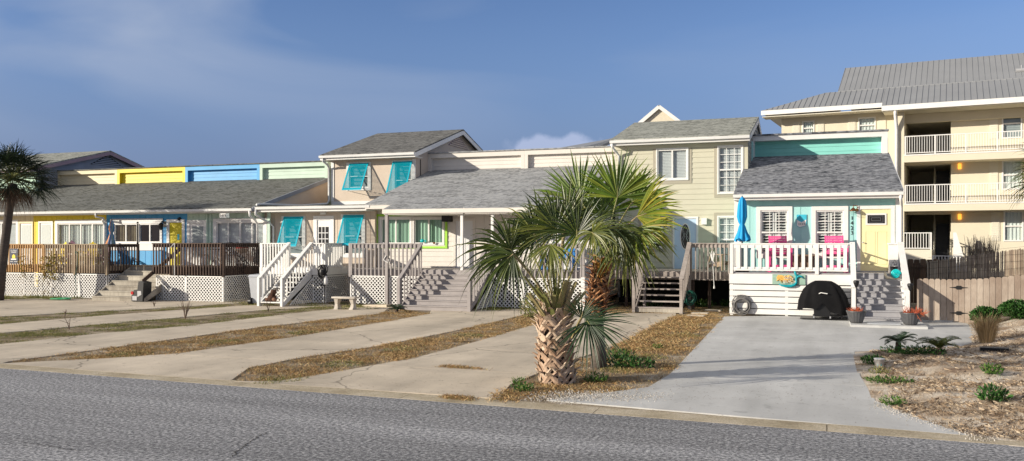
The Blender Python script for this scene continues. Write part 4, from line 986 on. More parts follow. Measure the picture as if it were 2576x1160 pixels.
dd = door(ta, cd, YA, M['lemon'], .11, W_WHITE, 2)
x0, x1, z0, z1 = rect(2178, 537, 2230, 566, YA-.02)
q = MB(); q.box(x0, x1, YA-.03, YA-.004, z0, z1); q.build('glass_frame', W_WHITE, dd)
q = MB(); q.box(x0+.05, x1-.05, YA-.037, YA-.031, z0+.05, z1-.05); gl = q.build('door_glass', M['dark'], dd)
q = MB()
for s_ in (.10, .17): 
    q.box(x0+s_, x1-s_, YA-.042, YA-.038, z0+s_*.8, z0+s_*.8+.008); q.box(x0+s_, x1-s_, YA-.042, YA-.038, z1-s_*.8-.008, z1-s_*.8); q.box(x0+s_, x0+s_+.008, YA-.0415, YA-.038, z0+s_*.8, z1-s_*.8); q.box(x1-s_-.008, x1-s_, YA-.0415, YA-.038, z0+s_*.8, z1-s_*.8)
q.build('leading', M['metal'], gl)
q = MB(); q.box(cd[0]-.02, cd[1]+.05, YA-.06, YA-.002, cd[2]-.03, cd[2]); q.build('threshold', M['metal'], dd)
for i, ch in enumerate('1423'):
    pp = P(2143, (549, 561.5, 574, 586)[i], YA-.02); text(ta, ch, .175, (pp.x, YA-.016, pp.z), M['iron'], 'house_digit', ext=.008)
pp = P(2146, 527, YA); lamp = MB(); lamp.lathe((pp.x, YA-.18, pp.z-.05), [(.02, .1), (.06, .07), (.12, 0), (.125, -.01)], 14); lamp.tube([(pp.x+.12, YA, pp.z), (pp.x+.12, YA-.1, pp.z+.12), (pp.x, YA-.18, pp.z+.12), (pp.x, YA-.18, pp.z+.04)], .012, 6)
lo = lamp.build('wall_lamp', M['copper'], ta, True)
q = MB(); q.lathe((pp.x, YA-.18, pp.z-.19), [(.03, 0), (.09, .02), (.10, .08), (.07, .13)], 12); q.build('lamp_jar', GLASS, lo)
q = MB(); q.lathe((pp.x+.12, YA-.02, pp.z-.07), [(.0, 0), (.05, .01), (.06, .05), (.03, .1), (0, .1)], 10); q.build('lamp_base', M['brass'], lo)
pipe(ta, [(2.2, ye-.05, 3.85), (2.2, ye-.03, 3.72), (2.23, ye+.2, 3.6), (2.25, YA-.08, 3.45), (2.25, YA-.07, .2)], .045, W_WHITE)
# low white half wall by the door
q = MB(); q.box(1.86, 2.13, 30.05, YA-.05, 1.3, 2.28); q.box(1.83, 2.16, 30.02, YA-.045, 2.28, 2.33); q.build('half_wall', W_WHITE, ta)
# wall art
sg = thing('beach_sign', 'small turquoise and white beach picture hanging between the aqua cottage windows', 'wall sign', P(2016, 556, YA))
x0, x1, z0, z1 = rect(2004, 540, 2029, 572, YA-.03)
q = MB(); q.prism([(x0, YA-.03, z0+.05), (x0+.08, YA-.03, z0), (x1-.04, YA-.03, z0+.04), (x1, YA-.03, z0+.12), (x1, YA-.03, z1), (x0, YA-.03, z1)], (0, .018, 0)); q.build('board', M['skyb'], sg)
q = MB(); q.prism([(x0+.01, YA-.036, z0+.06), (x0+.09, YA-.036, z0+.01), (x1-.04, YA-.036, z0+.05), (x1-.01, YA-.036, z0+.26), ((x0+x1)/2, YA-.036, z0+.17), (x0+.01, YA-.036, z0+.25)], (0, .005, 0)); q.build('sand_shape', W_WHITE, sg)
q = MB()
for k in range(4): q.box(x0+.06+k*.055, x0+.09+k*.055, YA-.041, YA-.037, z0+.08, z0+.14)
q.build('painted_marks', M['metal'], sg)

# ================================================================ rear condominium
tk = thing('condominium', 'big cream condominium with grey metal roof and white balconies behind the cottage', 'apartment building', (6, 54, 0))
ang = -R(7)
ux, uy = math.cos(ang), math.sin(ang); nx_, ny_ = -math.sin(ang), math.cos(ang)
O = Vector((WX(2273, 53.2), 53.2, 0))
def KL(x, y, d):
    """pixel -> (lx, z) on the plane ly = d of the condo frame"""
    u = (x-CX)/FW; r = Vector((-sn+u*cs, cs+u*sn, -(y-HY)/FW)); nn = Vector((nx_, ny_, 0)); o = O+nn*d
    t = (o.dot(nn))/(r.dot(nn)); p = Vector((0, 0, H))+r*t; q = p-O
    return q.x*ux+q.y*uy, p.z
def KW(lx, ly, z): return Vector((O.x+ux*lx+nx_*ly, O.y+uy*lx+ny_*ly, z))
class KB(MB):
    def build(s, name, m, parent=None, smooth=False):
        s.v = [tuple(KW(*p)) for p in s.v]; return MB.build(s, name, m, parent, smooth)
def krect(x0, y0, x1, y1, d):
    xm, ym = (x0+x1)/2, (y0+y1)/2
    return (KL(x0, ym, d)[0], KL(x1, ym, d)[0], KL(xm, y1, d)[1], KL(xm, y0, d)[1])
zf = [KL(2276, y, 0)[1] for y in (640, 513, 390)]            # balcony floor levels at front
zE = KL(2300, 266, -.3)[1]
xR = 22.
LX0 = KL(1966, 310, 1.2)[0]; bk = 1.5
# back wall holes
kh = []
for (a_, b_, c_, d_x) in ((2524, 276, 2568, 345), (2524, 406, 2568, 474), (2528, 534, 2571, 604)): kh.append(krect(a_, b_, d_x, c_, bk) if False else krect(a_, b_, c_, d_x, bk))
oL = .05; oR = KL(2392, 330, bk)[0]
opens = []
for i in range(3): opens.append((oL, oR, zf[i]-.05 if i else .3, zf[i]+2.25))
q = KB(); wall(q, oL-.02, xR, -.5, zE-.1, bk, kh+opens, 'flat', th=.2)
q.box(oL-.35, oL-.02, 0, bk+.2, -.5, zE-.1)
for i in range(3): q.box(oL, oR, bk+.01, bk+.25, zf[i]+2.26, zf[i]+2.45)
q.build('wall', M['condo'], tk)
# left wing wall (set back)
lw = [krect(2021, 307, 2046, 338, 1.2), krect(2162, 298, 2200, 332, 1.2)]
q = KB(); wall(q, LX0, oL-.36, -.5, zE+.10, 1.2, lw, 'flat', th=.2); q.box(LX0, LX0+.2, 1.41, 14, -.5, zE+.05); q.build('wing_wall', M['condo'], tk)
# interiors of breezeway
q = KB(); q.box(oL-.3, oR+.3, bk+7, bk+7.2, -.5, zE); q.box(oR+.02, oR+.2, bk+.21, bk+7, -.5, zE); q.box(oL-.25, oL-.02, bk+.21, bk+7, -.5, zE)
q.build('breezeway_wall', M['condo'], tk)
q = KB()
for z in (zf[1], zf[2], zE-.2): q.box(oL, oR, bk+.2, bk+7, z-.35, z-.05)
q.build('breezeway_floor', M['condo_t'], tk)
def kwin(par, r, d, back='blind', **kw):
    x0, x1, z0, z1 = r
    f = KB(); t_ = .07
    f.box(x0-t_, x1+t_, d-.04, d, z1, z1+t_); f.box(x0-t_, x1+t_, d-.04, d, z0-t_, z0); f.box(x0-t_, x0, d-.038, d, z0, z1); f.box(x1, x1+t_, d-.038, d, z0, z1)
    f.box(x0, x1, d-.01, d+.05, (z0+z1)/2-.035, (z0+z1)/2+.035)
    fr = f.build('window', W_WHITE, par)
    g_ = KB(); g_.quad((x0, d+.04, z0), (x1, d+.04, z0), (x1, d+.04, z1), (x0, d+.04, z1)); g_.build('pane', GLASS, fr)
    b_ = KB(); n = 14
    if back == 'blind':
        for i in range(n):
            za, zb = z0+(z1-z0)*i/n, z0+(z1-z0)*(i+1.2)/n; b_.quad((x0, d+.1, za), (x1, d+.1, za), (x1, d+.13, min(zb, z1)), (x0, d+.13, min(zb, z1)))
        b_.build('blind', M['blind_g'], fr)
    else:
        for i in range(n):
            a_, c_ = x0+(x1-x0)*i/n, x0+(x1-x0)*(i+1)/n; b_.quad((a_, d+.1+.03*math.sin(i*2.), z0), (c_, d+.1+.03*math.sin((i+1)*2.), z0), (c_, d+.1+.03*math.sin((i+1)*2.), z1), (a_, d+.1+.03*math.sin(i*2.), z1))
        b_.build('curtain', M['drape'], fr)
    wd = .42
    for xx in ([x0-.25-wd] if x0 > oL else [x0-.2-wd, x1+.2]):
        s_ = KB()
        s_.box(xx, xx+wd, d-.035, d-.002, z0-.05, z1+.05)
        for k in range(12): s_.hexa([(xx+.05, d-.05, z0+(z1-z0)*k/12), (xx+wd-.05, d-.05, z0+(z1-z0)*k/12), (xx+wd-.05, d-.036, z0+(z1-z0)*k/12), (xx+.05, d-.036, z0+(z1-z0)*k/12)], [(xx+.05, d-.038, z0+(z1-z0)*(k+.8)/12), (xx+wd-.05, d-.038, z0+(z1-z0)*(k+.8)/12), (xx+wd-.05, d-.036, z0+(z1-z0)*(k+.8)/12), (xx+.05, d-.036, z0+(z1-z0)*(k+.8)/12)])
        s_.build('shutter', M['condo_t'], fr)
for r_, b_ in zip(kh, ('blind', 'curtain', 'curtain')): kwin(tk, r_, bk, b_)
for r_ in lw: kwin(tk, r_, 1.2, 'curtain')
for r_ in kh:
    x0, x1, z0, z1 = r_; kwin(tk, (x0+2.6, x1+2.6, z0, z1), bk, 'blind')
# balconies
for i in (1, 2):
    z = zf[i]; q = KB(); q.box(oL-.05, xR, -.05, bk-.003, z-.42, z); bo = q.build('balcony', M['condo'], tk)
    q = KB(); q.box(oL-.02, xR, -.07, -.052, z-.06, z+.01); q.build('balcony_edge', W_WHITE, bo)
    r0 = KB(); zt_ = z+1.05; r0.box(oL, xR, 0, .06, zt_-.05, zt_); r0.box(oL, xR, .01, .05, z+.08, z+.12)
    for k in range(16): r0.box(oL+k*1.5, oL+k*1.5+.07, -.005, .065, z, zt_-.002)
    r0.box(oL, oL+.06, .065, bk-.01, zt_-.05, zt_)
    rl = r0.build('balcony_railing', W_WHITE, bo)
    k = 0
    while oL+.1+k*.125 < 9.5:
        b_ = KB(); xx = oL+.12+k*.125; b_.box(xx, xx+.028, .018, .042, z+.12, zt_-.05); b_.build('baluster', W_WHITE, rl); k += 1
# ground floor landing with railing
q = KB(); la = KL(2276, 600, -.4)[0]; lb = KL(2344, 600, -.4)[0]; lz = KL(2300, 628, -.4)[1]; lt = KL(2300, 585, -.4)[1]
q.box(la-.4, lb, -.4, bk, lz-.75, lz); lo_ = q.build('landing', M['condo_t'], tk)
r0 = KB(); r0.box(la-.3, lb, -.38, -.33, lt-.05, lt); r0.box(la-.3, lb, -.375, -.335, lz+.05, lz+.1); r0.box(lb-.08, lb, -.39, -.32, lz, lt)
r0.box(lb-.06, lb-.01, -.32, bk, lt-.05, lt)
rl = r0.build('landing_railing', W_WHITE, lo_)
k = 0
while la-.2+k*.14 < lb-.1:
    b_ = KB(); xx = la-.2+k*.14; b_.box(xx, xx+.035, -.37, -.34, lz+.1, lt-.05); b_.build('baluster', W_WHITE, rl); k += 1
# dark stairs climbing into the breezeway
def kstair(x0, x1, z0, d0, n, rise, run, nm):
    q = KB()
    for s_ in (x0-.12, x1): q.hexa([(s_, d0, z0-.3), (s_+.12, d0, z0-.3), (s_+.12, d0+n*run, z0+n*rise-.3), (s_, d0+n*run, z0+n*rise-.3)], [(s_, d0, z0+.05), (s_+.12, d0, z0+.05), (s_+.12, d0+n*run, z0+n*rise+.05), (s_, d0+n*run, z0+n*rise+.05)])
    for s_ in (x0-.08, x1+.04): q.hexa([(s_, d0, z0+.85), (s_+.05, d0, z0+.85), (s_+.05, d0+n*run, z0+n*rise+.85), (s_, d0+n*run, z0+n*rise+.85)], [(s_, d0, z0+.93), (s_+.05, d0, z0+.93), (s_+.05, d0+n*run, z0+n*rise+.93), (s_, d0+n*run, z0+n*rise+.93)])
    so_ = q.build(nm, M['condo_t'], tk)
    for i in range(n):
        b_ = KB(); b_.box(x0, x1, d0+i*run, d0+(i+1)*run+.02, z0+i*rise, z0+i*rise+.05); b_.box(x0+.01, x1-.01, d0+i*run+.02, d0+i*run+.04, z0+(i-1)*rise+.05, z0+i*rise); b_.build('tread', M['iron'], so_)
sxa = KL(2352, 600, bk)[0]; sxb = KL(2388, 600, bk)[0]
kstair(sxa, sxb, lz-1.0, bk-.8, 14, .19, .27, 'staircase'); kstair(sxa, sxb, zf[1]-.02, bk+.5, 12, .19, .27, 'staircase')
q = KB(); zz = KL(2390, 643, -1.5)[1]; xa, xb = KL(2345, 650, -1.5)[0], KL(2420, 650, -1.5)[0]
q.box(xa, xb, -1.5, -1.45, zz-.05, zz); q.box(xa, xa+.1, -1.52, -1.43, zz-1, zz)
k = 0
while xa+.1+k*.15 < xb: q.box(xa+.15+k*.15, xa+.185+k*.15, -1.49, -1.46, zz-1, zz-.05); k += 1
q.build('gate_railing', W_WHITE, tk)
q = KB(); xa, xb = KL(2398, 600, .3)[0], KL(2420, 600, .3)[0]
q.hexa([(xa, .3, lz-1.2), (xb+.3, .3, lz-1.2), (xb+.3, .42, lz-1.2), (xa, .42, lz-1.2)], [(xa, .3, lt), (xa+.15, .3, lt), (xa+.15, .42, lt), (xa, .42, lt)]); q.build('stair_side_wall', W_WHITE, tk)
for i in range(3):
    b_ = KB(); b_.box(oR+.35, oR+.53, bk-.16, bk-.01, zf[i]+1.95, zf[i]+2.25); b_.build('breezeway_lamp', M['lampglow'], tk)
# ceilings under slabs/eave
q = KB(); ez = zE
def kroof(pts, th=.12, m=M['metalroof'], nm='roof', par=tk):
    q = KB(); q.hexa([(a, b, c-th) for a, b, c in pts], pts); return q.build(nm, m, par)
e0 = KL(1917, 288, .3); eL = e0[0]
brk = 2.6; zB = KL(2108, 231, brk)[1]; upL = KL(2108, 200, brk)[0]
rdg = 6.5; zR = KL(2108, 173, rdg)[1]
zEv = KL(2220, 266, -.55)[1]; zEw = KL(1990, 283, .1)[1]
EX = KL(2218, 266, -.55)[0]
zEw = zEv-.02
slope = (zB-zEv)/(brk+.55)
lower = kroof([(EX, -.55, zEv), (xR, -.55, zEv), (xR, brk, zB), (EX, brk, zB)])
kroof([(eL, .05, zEv+.6*slope-.02), (EX-.01, .05, zEv+.6*slope-.02), (EX-.01, brk, zB), (upL-.7, brk, zB)], nm='roof')
kroof([(eL, .05, zEv+.6*slope-.03), (upL-.7, brk, zB-.01), (upL-.7, 12, zB-.01), (eL, 15, zEv+.1)], nm='roof')
up = kroof([(upL, brk-.02, zB+.03), (xR, brk-.02, zB+.03), (xR, rdg, zR), (upL, rdg, zR)], nm='upper_roof')
kroof([(upL, rdg, zR), (xR, rdg, zR), (xR, rdg*2-brk, zB), (upL, rdg*2-brk, zB)], nm='upper_roof')
q = KB(); q.prism([(upL+.15, brk+.1, zB-.1), (upL+.15, rdg*2-brk-.1, zB-.1), (upL+.15, rdg, zR-.15)], (.1, 0, 0)); q.build('gable_wall', M['condo'], tk)
q = KB(); x_ = EX+.2
while x_ < xR:
    q.bar((x_, -.55, zEv+.015), (x_, brk, zB+.015), .016, .022, up=(0, 0, 1)); x_ += .30
x_ = eL+.3
while x_ < EX:
    y1 = brk; y0 = .05; t0 = 0 if x_ > upL-.7 else 1
    f_ = 1. if x_ >= upL-.7 else max(.02, (x_-eL)/(upL-.7-eL))
    za_ = zEv+.6*slope-.02
    q.bar((x_, y0, za_+.015), (x_, y0+(brk-y0)*f_, za_+(zB-za_)*f_+.015), .016, .022); x_ += .30
q.build('standing_seams', M['metalroof'], lower)
q = KB(); x_ = upL+.02
while x_ < xR: q.bar((x_, brk, zB+.045), (x_, rdg, zR+.015), .016, .022); x_ += .30
q.build('standing_seams', M['metalroof'], up)
q = KB(); q.box(EX, xR, -.62, -.56, zEv-.3, zEv-.02); q.box(eL, EX-.01, -.02, .04, zEv+.6*slope-.3, zEv+.6*slope-.04)
q.box(EX, EX+.05, -.56, .04, zEv-.3, zEv-.1); q.build('gutter', W_WHITE, lower)
q = KB(); q.box(EX+.05, xR, -.55, bk-.01, zEv-.33, zEv-.28); q.box(eL+.05, EX, .06, 1.19, zEv+.6*slope-.42, zEv+.6*slope-.38); q.build('soffit', M['condo_t'], lower)
q = KB(); q.box(oL-.3, xR, bk-.3, bk-.02, zEv-.85, zEv-.34); q.build('beam', M['condo'], tk)
q = KB(); q.tube([(oL-.45, -.5, zEv-.2), (oL-.45, -.45, zEv-.5), (oL-.4, -.15, zEv-1.2), (oL-.4, -.1, zEv-1.4), (oL-.4, -.1, -.5)], .09, 8); q.build('downspout', W_GUT, tk, True)
for (xx, yy) in ((2570, 168), (2070, 255)):
    lx, lz_ = KL(xx, yy, 3.8 if yy < 200 else 1.6); q = KB(); q.tube([(lx, 3.8 if yy < 200 else 1.6, lz_-.8), (lx, 3.8 if yy < 200 else 1.6, lz_+.1)], .05, 6); q.tube([(lx-.3, 3.5 if yy < 200 else 1.3, lz_-.25), (lx+.3, 3.5 if yy < 200 else 1.3, lz_-.25)], .12, 8); q.build('roof_vent', M['ltmetal'], tk)

# ================================================================ rear cream gabled building
YR_ = 50.
tr = thing('rear_building', 'cream gable and grey metal roof peeking over the middle rooftops', 'apartment building', (WX(1659, YR_), YR_, 0))
ap = P(1659, 264, YR_); hw = 4.4; zl = ap.z-hw*.80
q = MB(); q.prism([(ap.x-hw, YR_, 0), (ap.x+hw, YR_, 0), (ap.x+hw, YR_, zl), (ap.x, YR_, ap.z-.15), (ap.x-hw, YR_, zl)], (0, .3, 0)); q.build('gable_wall', M['condo'], tr)
q = MB()
for s_ in (-1, 1):
    A = Vector((ap.x, YR_-.12, ap.z)); B = Vector((ap.x+s_*(hw+.4), YR_-.12, ap.z-(hw+.4)*.80)); dd_ = Vector((0, 12, 0)); dz = Vector((0, 0, -.14))
    q.hexa([A+dz, B+dz, B+dz+dd_, A+dz+dd_], [A, B, B+dd_, A+dd_])
ro = q.build('roof', M['metalroof'], tr)
q = MB()
for s_ in (-1, 1):
    q = MB(); q.bar((ap.x, YR_-.15-.002*s_, ap.z-.12), (ap.x+s_*(hw+.4), YR_-.15-.002*s_, ap.z-.12-(hw+.4)*.80), .06, .20, up=(0, 0, 1)); q.build('rake_board', W_WHITE, ro)
aL = P(1425, 372, YR_-2); aT = P(1570, 340, YR_+.3); zb_ = aL.z+.15
q = MB(); a_ = (aL.x-2, YR_-3, zb_-.5); b_ = (ap.x-hw+1, YR_-3, zb_-.5+.0); c_ = (ap.x-hw+1.5, YR_+3, aT.z+.25); d_2 = (aT.x-2.6, YR_+3, aT.z-.1)
q.hexa([(p[0], p[1], p[2]-.15) for p in (a_, b_, c_, d_2)], [a_, b_, c_, d_2]); wr = q.build('wing_roof', M['metalroof'], tr)
q = MB()
for i in range(22):
    f_ = i/21; A = Vector(a_).lerp(Vector(b_), f_); B = Vector(d_2).lerp(Vector(c_), f_); q.bar(A+Vector((0, 0, .02)), B+Vector((0, 0, .02)), .05, .06)
q.build('standing_seams', M['metalroof'], wr)
q = MB(); q.box(aL.x-1.5, ap.x-hw+1, YR_-2.5, YR_+3, 0, zb_-.6); q.build('wall', M['condo'], tr)
# ================================================================ decks
DZ = 1.38
def deck(name, label, x0, x1, yf, yb, fm, rim=(1.08, 1.36), z=DZ, rimm=None, cat='deck', boards=.14):
    t = thing(name, label, cat, ((x0+x1)/2, yf, 0))
    q = MB(); y = yf+.01
    while y < yb-.01:
        q.box(x0, x1, y, min(y+boards-.008, yb), z-.035, z, random.uniform(-.3, .3)); y += boards
    q.build('floor', fm, t)
    q = MB(); q.box(x0-.02, x1+.02, yf-.03, yf+.008, rim[0], rim[1]); q.box(x0-.02, x0+.015, yf+.01, yb, rim[0], rim[1]); q.box(x1-.015, x1+.02, yf+.01, yb, rim[0], rim[1]); q.box(x0+.02, x1-.02, yf+.02, yb, z-.12, z-.04); q.build('rim_board', rimm or fm, t)
    return t
def posts(par, pts, z1, m, w=.1, z0=0.):
    for x, y in pts:
        q = MB(); q.box(x-w/2, x+w/2, y-w/2, y+w/2, z0, z1); q.build('post', m, par)
def shade_back(par, x0, x1, y):
    q = MB(); q.box(x0, x1, y, y+.1, 0, 1.3); q.build('shade_backing', M['under'], par)  # near-black sheet painted in for the shade under the deck
YD = 28.2
xa, xb_, xc = WX(12, YD), WX(113, YD), WX(270, YD)
d1 = deck('wooden_deck', 'weathered tan and orange wood deck on white lattice, in front of the yellow unit', xa, xc, YD, 30.48, WD_TAN, rimm=WD_TAN)
railing(d1, (xa, YD-.03), (xb_, YD-.03), (1.08, 1.08), (2.29, 2.29), .135, .06, WD_OR, bot=False, posts=(0, 1), apron=.16, pz=1.0)
railing(d1, (xb_+.06, YD-.03), (xc, YD-.03), (1.08, 1.08), (2.29, 2.29), .135, .06, WD_TAN, bot=False, posts=(.49, 1), apron=.16, pz=1.0)
railing(d1, (xc, YD), (xc, 29.9), (1.08, 1.08), (2.29, 2.29), .15, .045, WD_DK, bot=True, posts=(1,), apron=.1)
z_ = 1.02
for a_, b_ in ((xa, WX(60, YD)), (WX(61, YD), WX(130, YD)), (WX(131, YD), WX(200, YD)), (WX(201, YD), xc-.0)): lattice(d1, [(a_+.02, .03), (b_-.02, .03), (b_-.02, z_), (a_+.02, z_)], ('y', YD+.0), pitch=.145)
lattice(d1, [(YD+.03, .03), (29.6, .03), (29.6, z_), (YD+.03, z_)], ('x', xc), pitch=.145)
shade_back(d1, xa, xc-.1, 30.5)
xs0, xs1 = -27.85, -25.25
stairs(d1, xs0, xs1, 27.25, 29.3, 1.36, 7, WD_STEP, closed=True)
q = MB(); q.bar((-25.62, 27.6, .80), (-25.62, 29.8, 2.12), .04, .15); q.build('handrail', WD_DK, d1)
q = MB(); q.box(xs0, WX(386, YD), 29.3, 30.48, DZ-.05, DZ-.005); q.build('landing', WD_TAN, d1)

xa, xb2 = WX(386, YD), -22.22
d2 = deck('wooden_deck', 'dark weathered wood deck on white lattice, in front of the blue and sage units', xa, xb2, YD, 30.48, WD_DK)
railing(d2, (xa, YD-.03), (xb2, YD-.03), (1.06, 1.06), (2.33, 2.33), .135, .045, WD_DK, bot=False, posts=(), apron=.14, pz=1.0)
railing(d2, (xb2, YD), (xb2, 30.45), (1.06, 1.06), (2.33, 2.33), .135, .045, WD_DK, bot=False, posts=(0,), apron=.14, pz=1.0)
for a_, b_ in ((WX(394, YD), WX(410, YD)), (WX(411, YD), WX(467, YD)), (WX(469, YD), xb2)): lattice(d2, [(a_-.02, .02), (b_-.01, .02), (b_-.01, 1.0), (a_, 1.0)], ('y', YD+.02), pitch=.145)
lattice(d2, [(YD+.03, .02), (30.0, .02), (30.0, 1.02), (YD+.03, 1.02)], ('x', xb2), pitch=.145)
lattice(d2, [(30.03, .02), (30.45, .02), (30.45, 1.02), (30.03, 1.02)], ('x', xb2), pitch=.145)
shade_back(d2, xa, xb2-.15, 30.6)
q = MB(); q.tube([(WX(443, YD), YD-.09, 2.33), (WX(443, YD), YD-.09, 1.0)], .018, 6); q.tube([(WX(443, YD), YD-.09, 2.32), (WX(430, YD), YD-.09, 2.1)], .018, 6); q.build('grab_rail', M['ltmetal'], d2)

# white deck and stairs of the shutter house
YWD = 28.9
d3 = deck('wooden_deck', 'white painted deck with steep white stairs, in front of the teal-shuttered house', -21.0, -18.07, YWD, 30.65, W_WHITE, rim=(1.10, 1.38))
railing(d3, (-20.95, YWD), (-19.68, YWD), (DZ+.0, DZ+.0), (2.33, 2.33), .13, .045, W_WHITE, apron=.1, posts=(0, 1))
railing(d3, (-18.62, YWD), (-18.07, YWD), (DZ, DZ), (2.33, 2.33), .13, .045, W_WHITE, apron=.1, posts=(1,))
railing(d3, (-18.07, YWD+.05), (-18.07, 30.1), (DZ, DZ), (2.33, 2.33), .12, .055, W_WHITE, apron=.1, posts=(1,))
stairs(d3, -19.62, -18.66, 26.95, 28.88, 1.38, 8, W_WHITE, closed=False, sd=.2)
for x in (-19.64, -18.64): railing(d3, (x, 26.93), (x, 28.85), (.28, 1.42), (1.06, 2.36), .19, .045, W_WHITE, apron=.14, bot=False, posts=(0,), pz=-.02)
lattice(d3, [(27.3, .04), (28.88, .04), (28.88, 1.0)], ('x', -18.58), pitch=.145)
lattice(d3, [(-18.55, .04), (-18.1, .04), (-18.1, 1.06), (-18.55, 1.06)], ('y', YWD-.02), pitch=.145)
lattice(d3, [(YWD, .04), (30.6, .04), (30.6, 1.06), (YWD, 1.06)], ('x', -18.05), pitch=.145)
lattice(d3, [(-21.0, .04), (-19.75, .04), (-19.75, 1.06), (-21.0, 1.06)], ('y', YWD-.02), pitch=.145)
shade_back(d3, -21, -18.2, 30.5)

# grey deck with the broad stairs
YG = 29.0; gl0, gs0, gs1, gr1 = -17.0, -14.0, -11.35, -7.86
d4 = deck('wooden_deck', 'grey painted deck with broad closed stairs on white lattice', gl0, gr1, YG, 30.85, M['grey_w'], rim=(1.10, 1.345), z=1.36)
railing(d4, (gl0, YG-.04), (gs0, YG-.04), (1.12, 1.12), (2.32, 2.32), .165, .05, M['grey_w'], apron=.15, bot=False, top=(.1, .035), posts=(0,), pz=1.05)
railing(d4, (gs1, YG-.04), (gr1, YG-.04), (1.12, 1.12), (2.32, 2.32), .165, .05, M['grey_w'], apron=.15, bot=False, top=(.1, .035), posts=(0, 1), pz=1.05)
st = stairs(d4, gs0+.03, gs1-.03, 27.2, 29.0, 1.36, 8, M['grey_w'], closed=True)
for x in (gs0, gs1): railing(d4, (x, 27.15), (x, 28.95), (.12, 1.35), (1.10, 2.34), .22, .045, M['grey_w'], apron=.14, bot=False, top=(.12, .04), posts=(0,), pz=0, pw=.11)
for a_, b_ in ((gl0+.02, WX(972, YG)), (WX(982, YG), gs0-.05), (gs1+.1, -10.1), (-10.05, -8.9), (-8.88, gr1-.05)): lattice(d4, [(a_, .04), (b_, .04), (b_, 1.08), (a_, 1.08)], ('y', YG-.02), pitch=.145)
lattice(d4, [(YG+.0, .04), (30.8, .04), (30.8, 1.08), (YG, 1.08)], ('x', gr1+.02), pitch=.145)
lattice(d4, [(27.6, .04), (28.95, .04), (28.95, .9)], ('x', gs1+.045), pitch=.145)
posts(d4, [(WX(976, YG), YG-.08)], 3.42, M['grey_w'], .11); posts(d4, [(WX(1161, YG), YG+.05), (WX(1238, YG), YG+.05), (WX(1400, YG), YG+.05)], 3.42, W_WHITE, .1, 1.3)
posts(d4, [(gr1, YG-.06)], 1.15, W_WHITE, .12)
shade_back(d4, gl0, gr1, 30.7)
q = MB(); q.tube([(WX(976, YG)+.0, YG-.15, 1.85), (WX(976, YG)-.1, YG-.17, 1.7), (WX(976, YG)+.08, YG-.16, 1.6), (WX(976, YG)+.12, YG-.16, 1.72)], .022, 6); hk = q.build('cord_cleat', W_WHITE, None)
tag(hk, 'white cleat with twisted cord on the tall grey porch post', 'cleat')

# weathered deck of the beige house
YBD = 30.7; g0, g1, g2, g3 = -7.75, -6.08, -4.5, -3.1
d5 = deck('wooden_deck', 'weathered grey wood deck with open stairs, in front of the beige house', g0, g3, YBD, 33.65, WD_GREY, rim=(1.04, 1.32), z=1.34)
for a_, b_ in ((g0, g1), (g2, g3)): railing(d5, (a_, YBD-.04), (b_, YBD-.04), (1.08, 1.08), (2.33, 2.33), .14, .04, WD_GREY, apron=.13, bot=False, posts=(), pz=1.)
stairs(d5, g1+.04, g2-.04, 28.85, 30.66, 1.34, 7, WD_GREY, closed=False, mid=False, sd=.12)
q = MB(); q.box(g1+.06, g2-.06, 28.84, 28.88, .02, .15); q.build('riser_board', WD_STEP, d5)
for x in (g1, g2): railing(d5, (x, 28.8), (x, 30.62), (.2, 1.25), (1.15, 2.36), .17, .04, WD_GREY, apron=.0, bot=False, top=(.15, .045), posts=(0, 1), pz=0, pw=.1)
posts(d5, [(WX(1785, 31.4), 31.4), (-6.9, 31.4), (-4.4, 30.8)], 1.25, WD_DK, .1)
shade_back(d5, g0, g3, 33.9)

# white deck of the aqua cottage
YAD = 28.9; h0, h1 = -2.95, .72
d6 = deck('wooden_deck', 'white deck with slatted skirt and grey steps, in front of the aqua cottage', h0, h1, YAD, 30.58, M['grey_s'], rim=(1.02, 1.34), rimm=W_WHITE, z=1.38)
q = MB(); q.box(h1, 2.2, 29.2, 30.58, 1.35, 1.385); q.build('landing', M['grey_s'], d6)
r = MB(); xm = WX(2055, YAD)
zt1 = 2.32
r.box(h0, h1-.02, YAD-.05, YAD+.05, zt1-.035, zt1); r.box(h0+.1, h1-.1, YAD-.03, YAD+.02, zt1-.15, zt1-.037); r.box(h0+.1, h1-.1, YAD-.03, YAD+.02, 1.44, 1.56)
r.box(h0, h0+.1, YAD-.045, YAD+.045, 1.34, zt1-.036); r.box(xm-.055, xm+.055, YAD-.055, YAD+.045, 1.34, zt1-.036)
r.box(h0-.01, h0+.08, YAD+.06, 30.5, zt1-.036, zt1-.001); r.box(h0+.01, h0+.05, YAD+.06, 30.5, 1.45, 1.55)
rl = r.build('railing', W_WHITE, d6)
for px in (1858, 1876, 1894, 1911.6, 1930, 1947.6, 1966, 1984, 2002.6, 2020.6, 2038.5, 2074, 2092, 2110, 2126):
    xx = WX(px, YAD); b = MB(); b.box(xx-.052, xx+.052, YAD-.0485, YAD-.031, 1.50, zt1-.06); b.build('baluster', W_WHITE, rl)
for k in range(10):
    yy = YAD+.15+k*.15; b = MB(); b.box(h0+.012, h0+.03, yy, yy+.08, 1.5, zt1-.04); b.build('baluster', W_WHITE, rl)
for k in range(5):
    z0 = .05+k*.193; b = MB(); b.box(h0-.01, h1-.02, YAD-.035, YAD-.012, z0, z0+.165); b.build('skirt_board', W_WHITE, d6)
posts(d6, [(h0+.05, YAD+.04), (-1.2, YAD+.04), (.3, YAD+.04)], 1.0, W_WHITE, .09)
shade_back(d6, h0, h1, 30.4)
stairs(d6, .80, 2.12, 27.3, 29.2, 1.385, 8, M['grey_s'], W_WHITE, closed=True, st=.05)
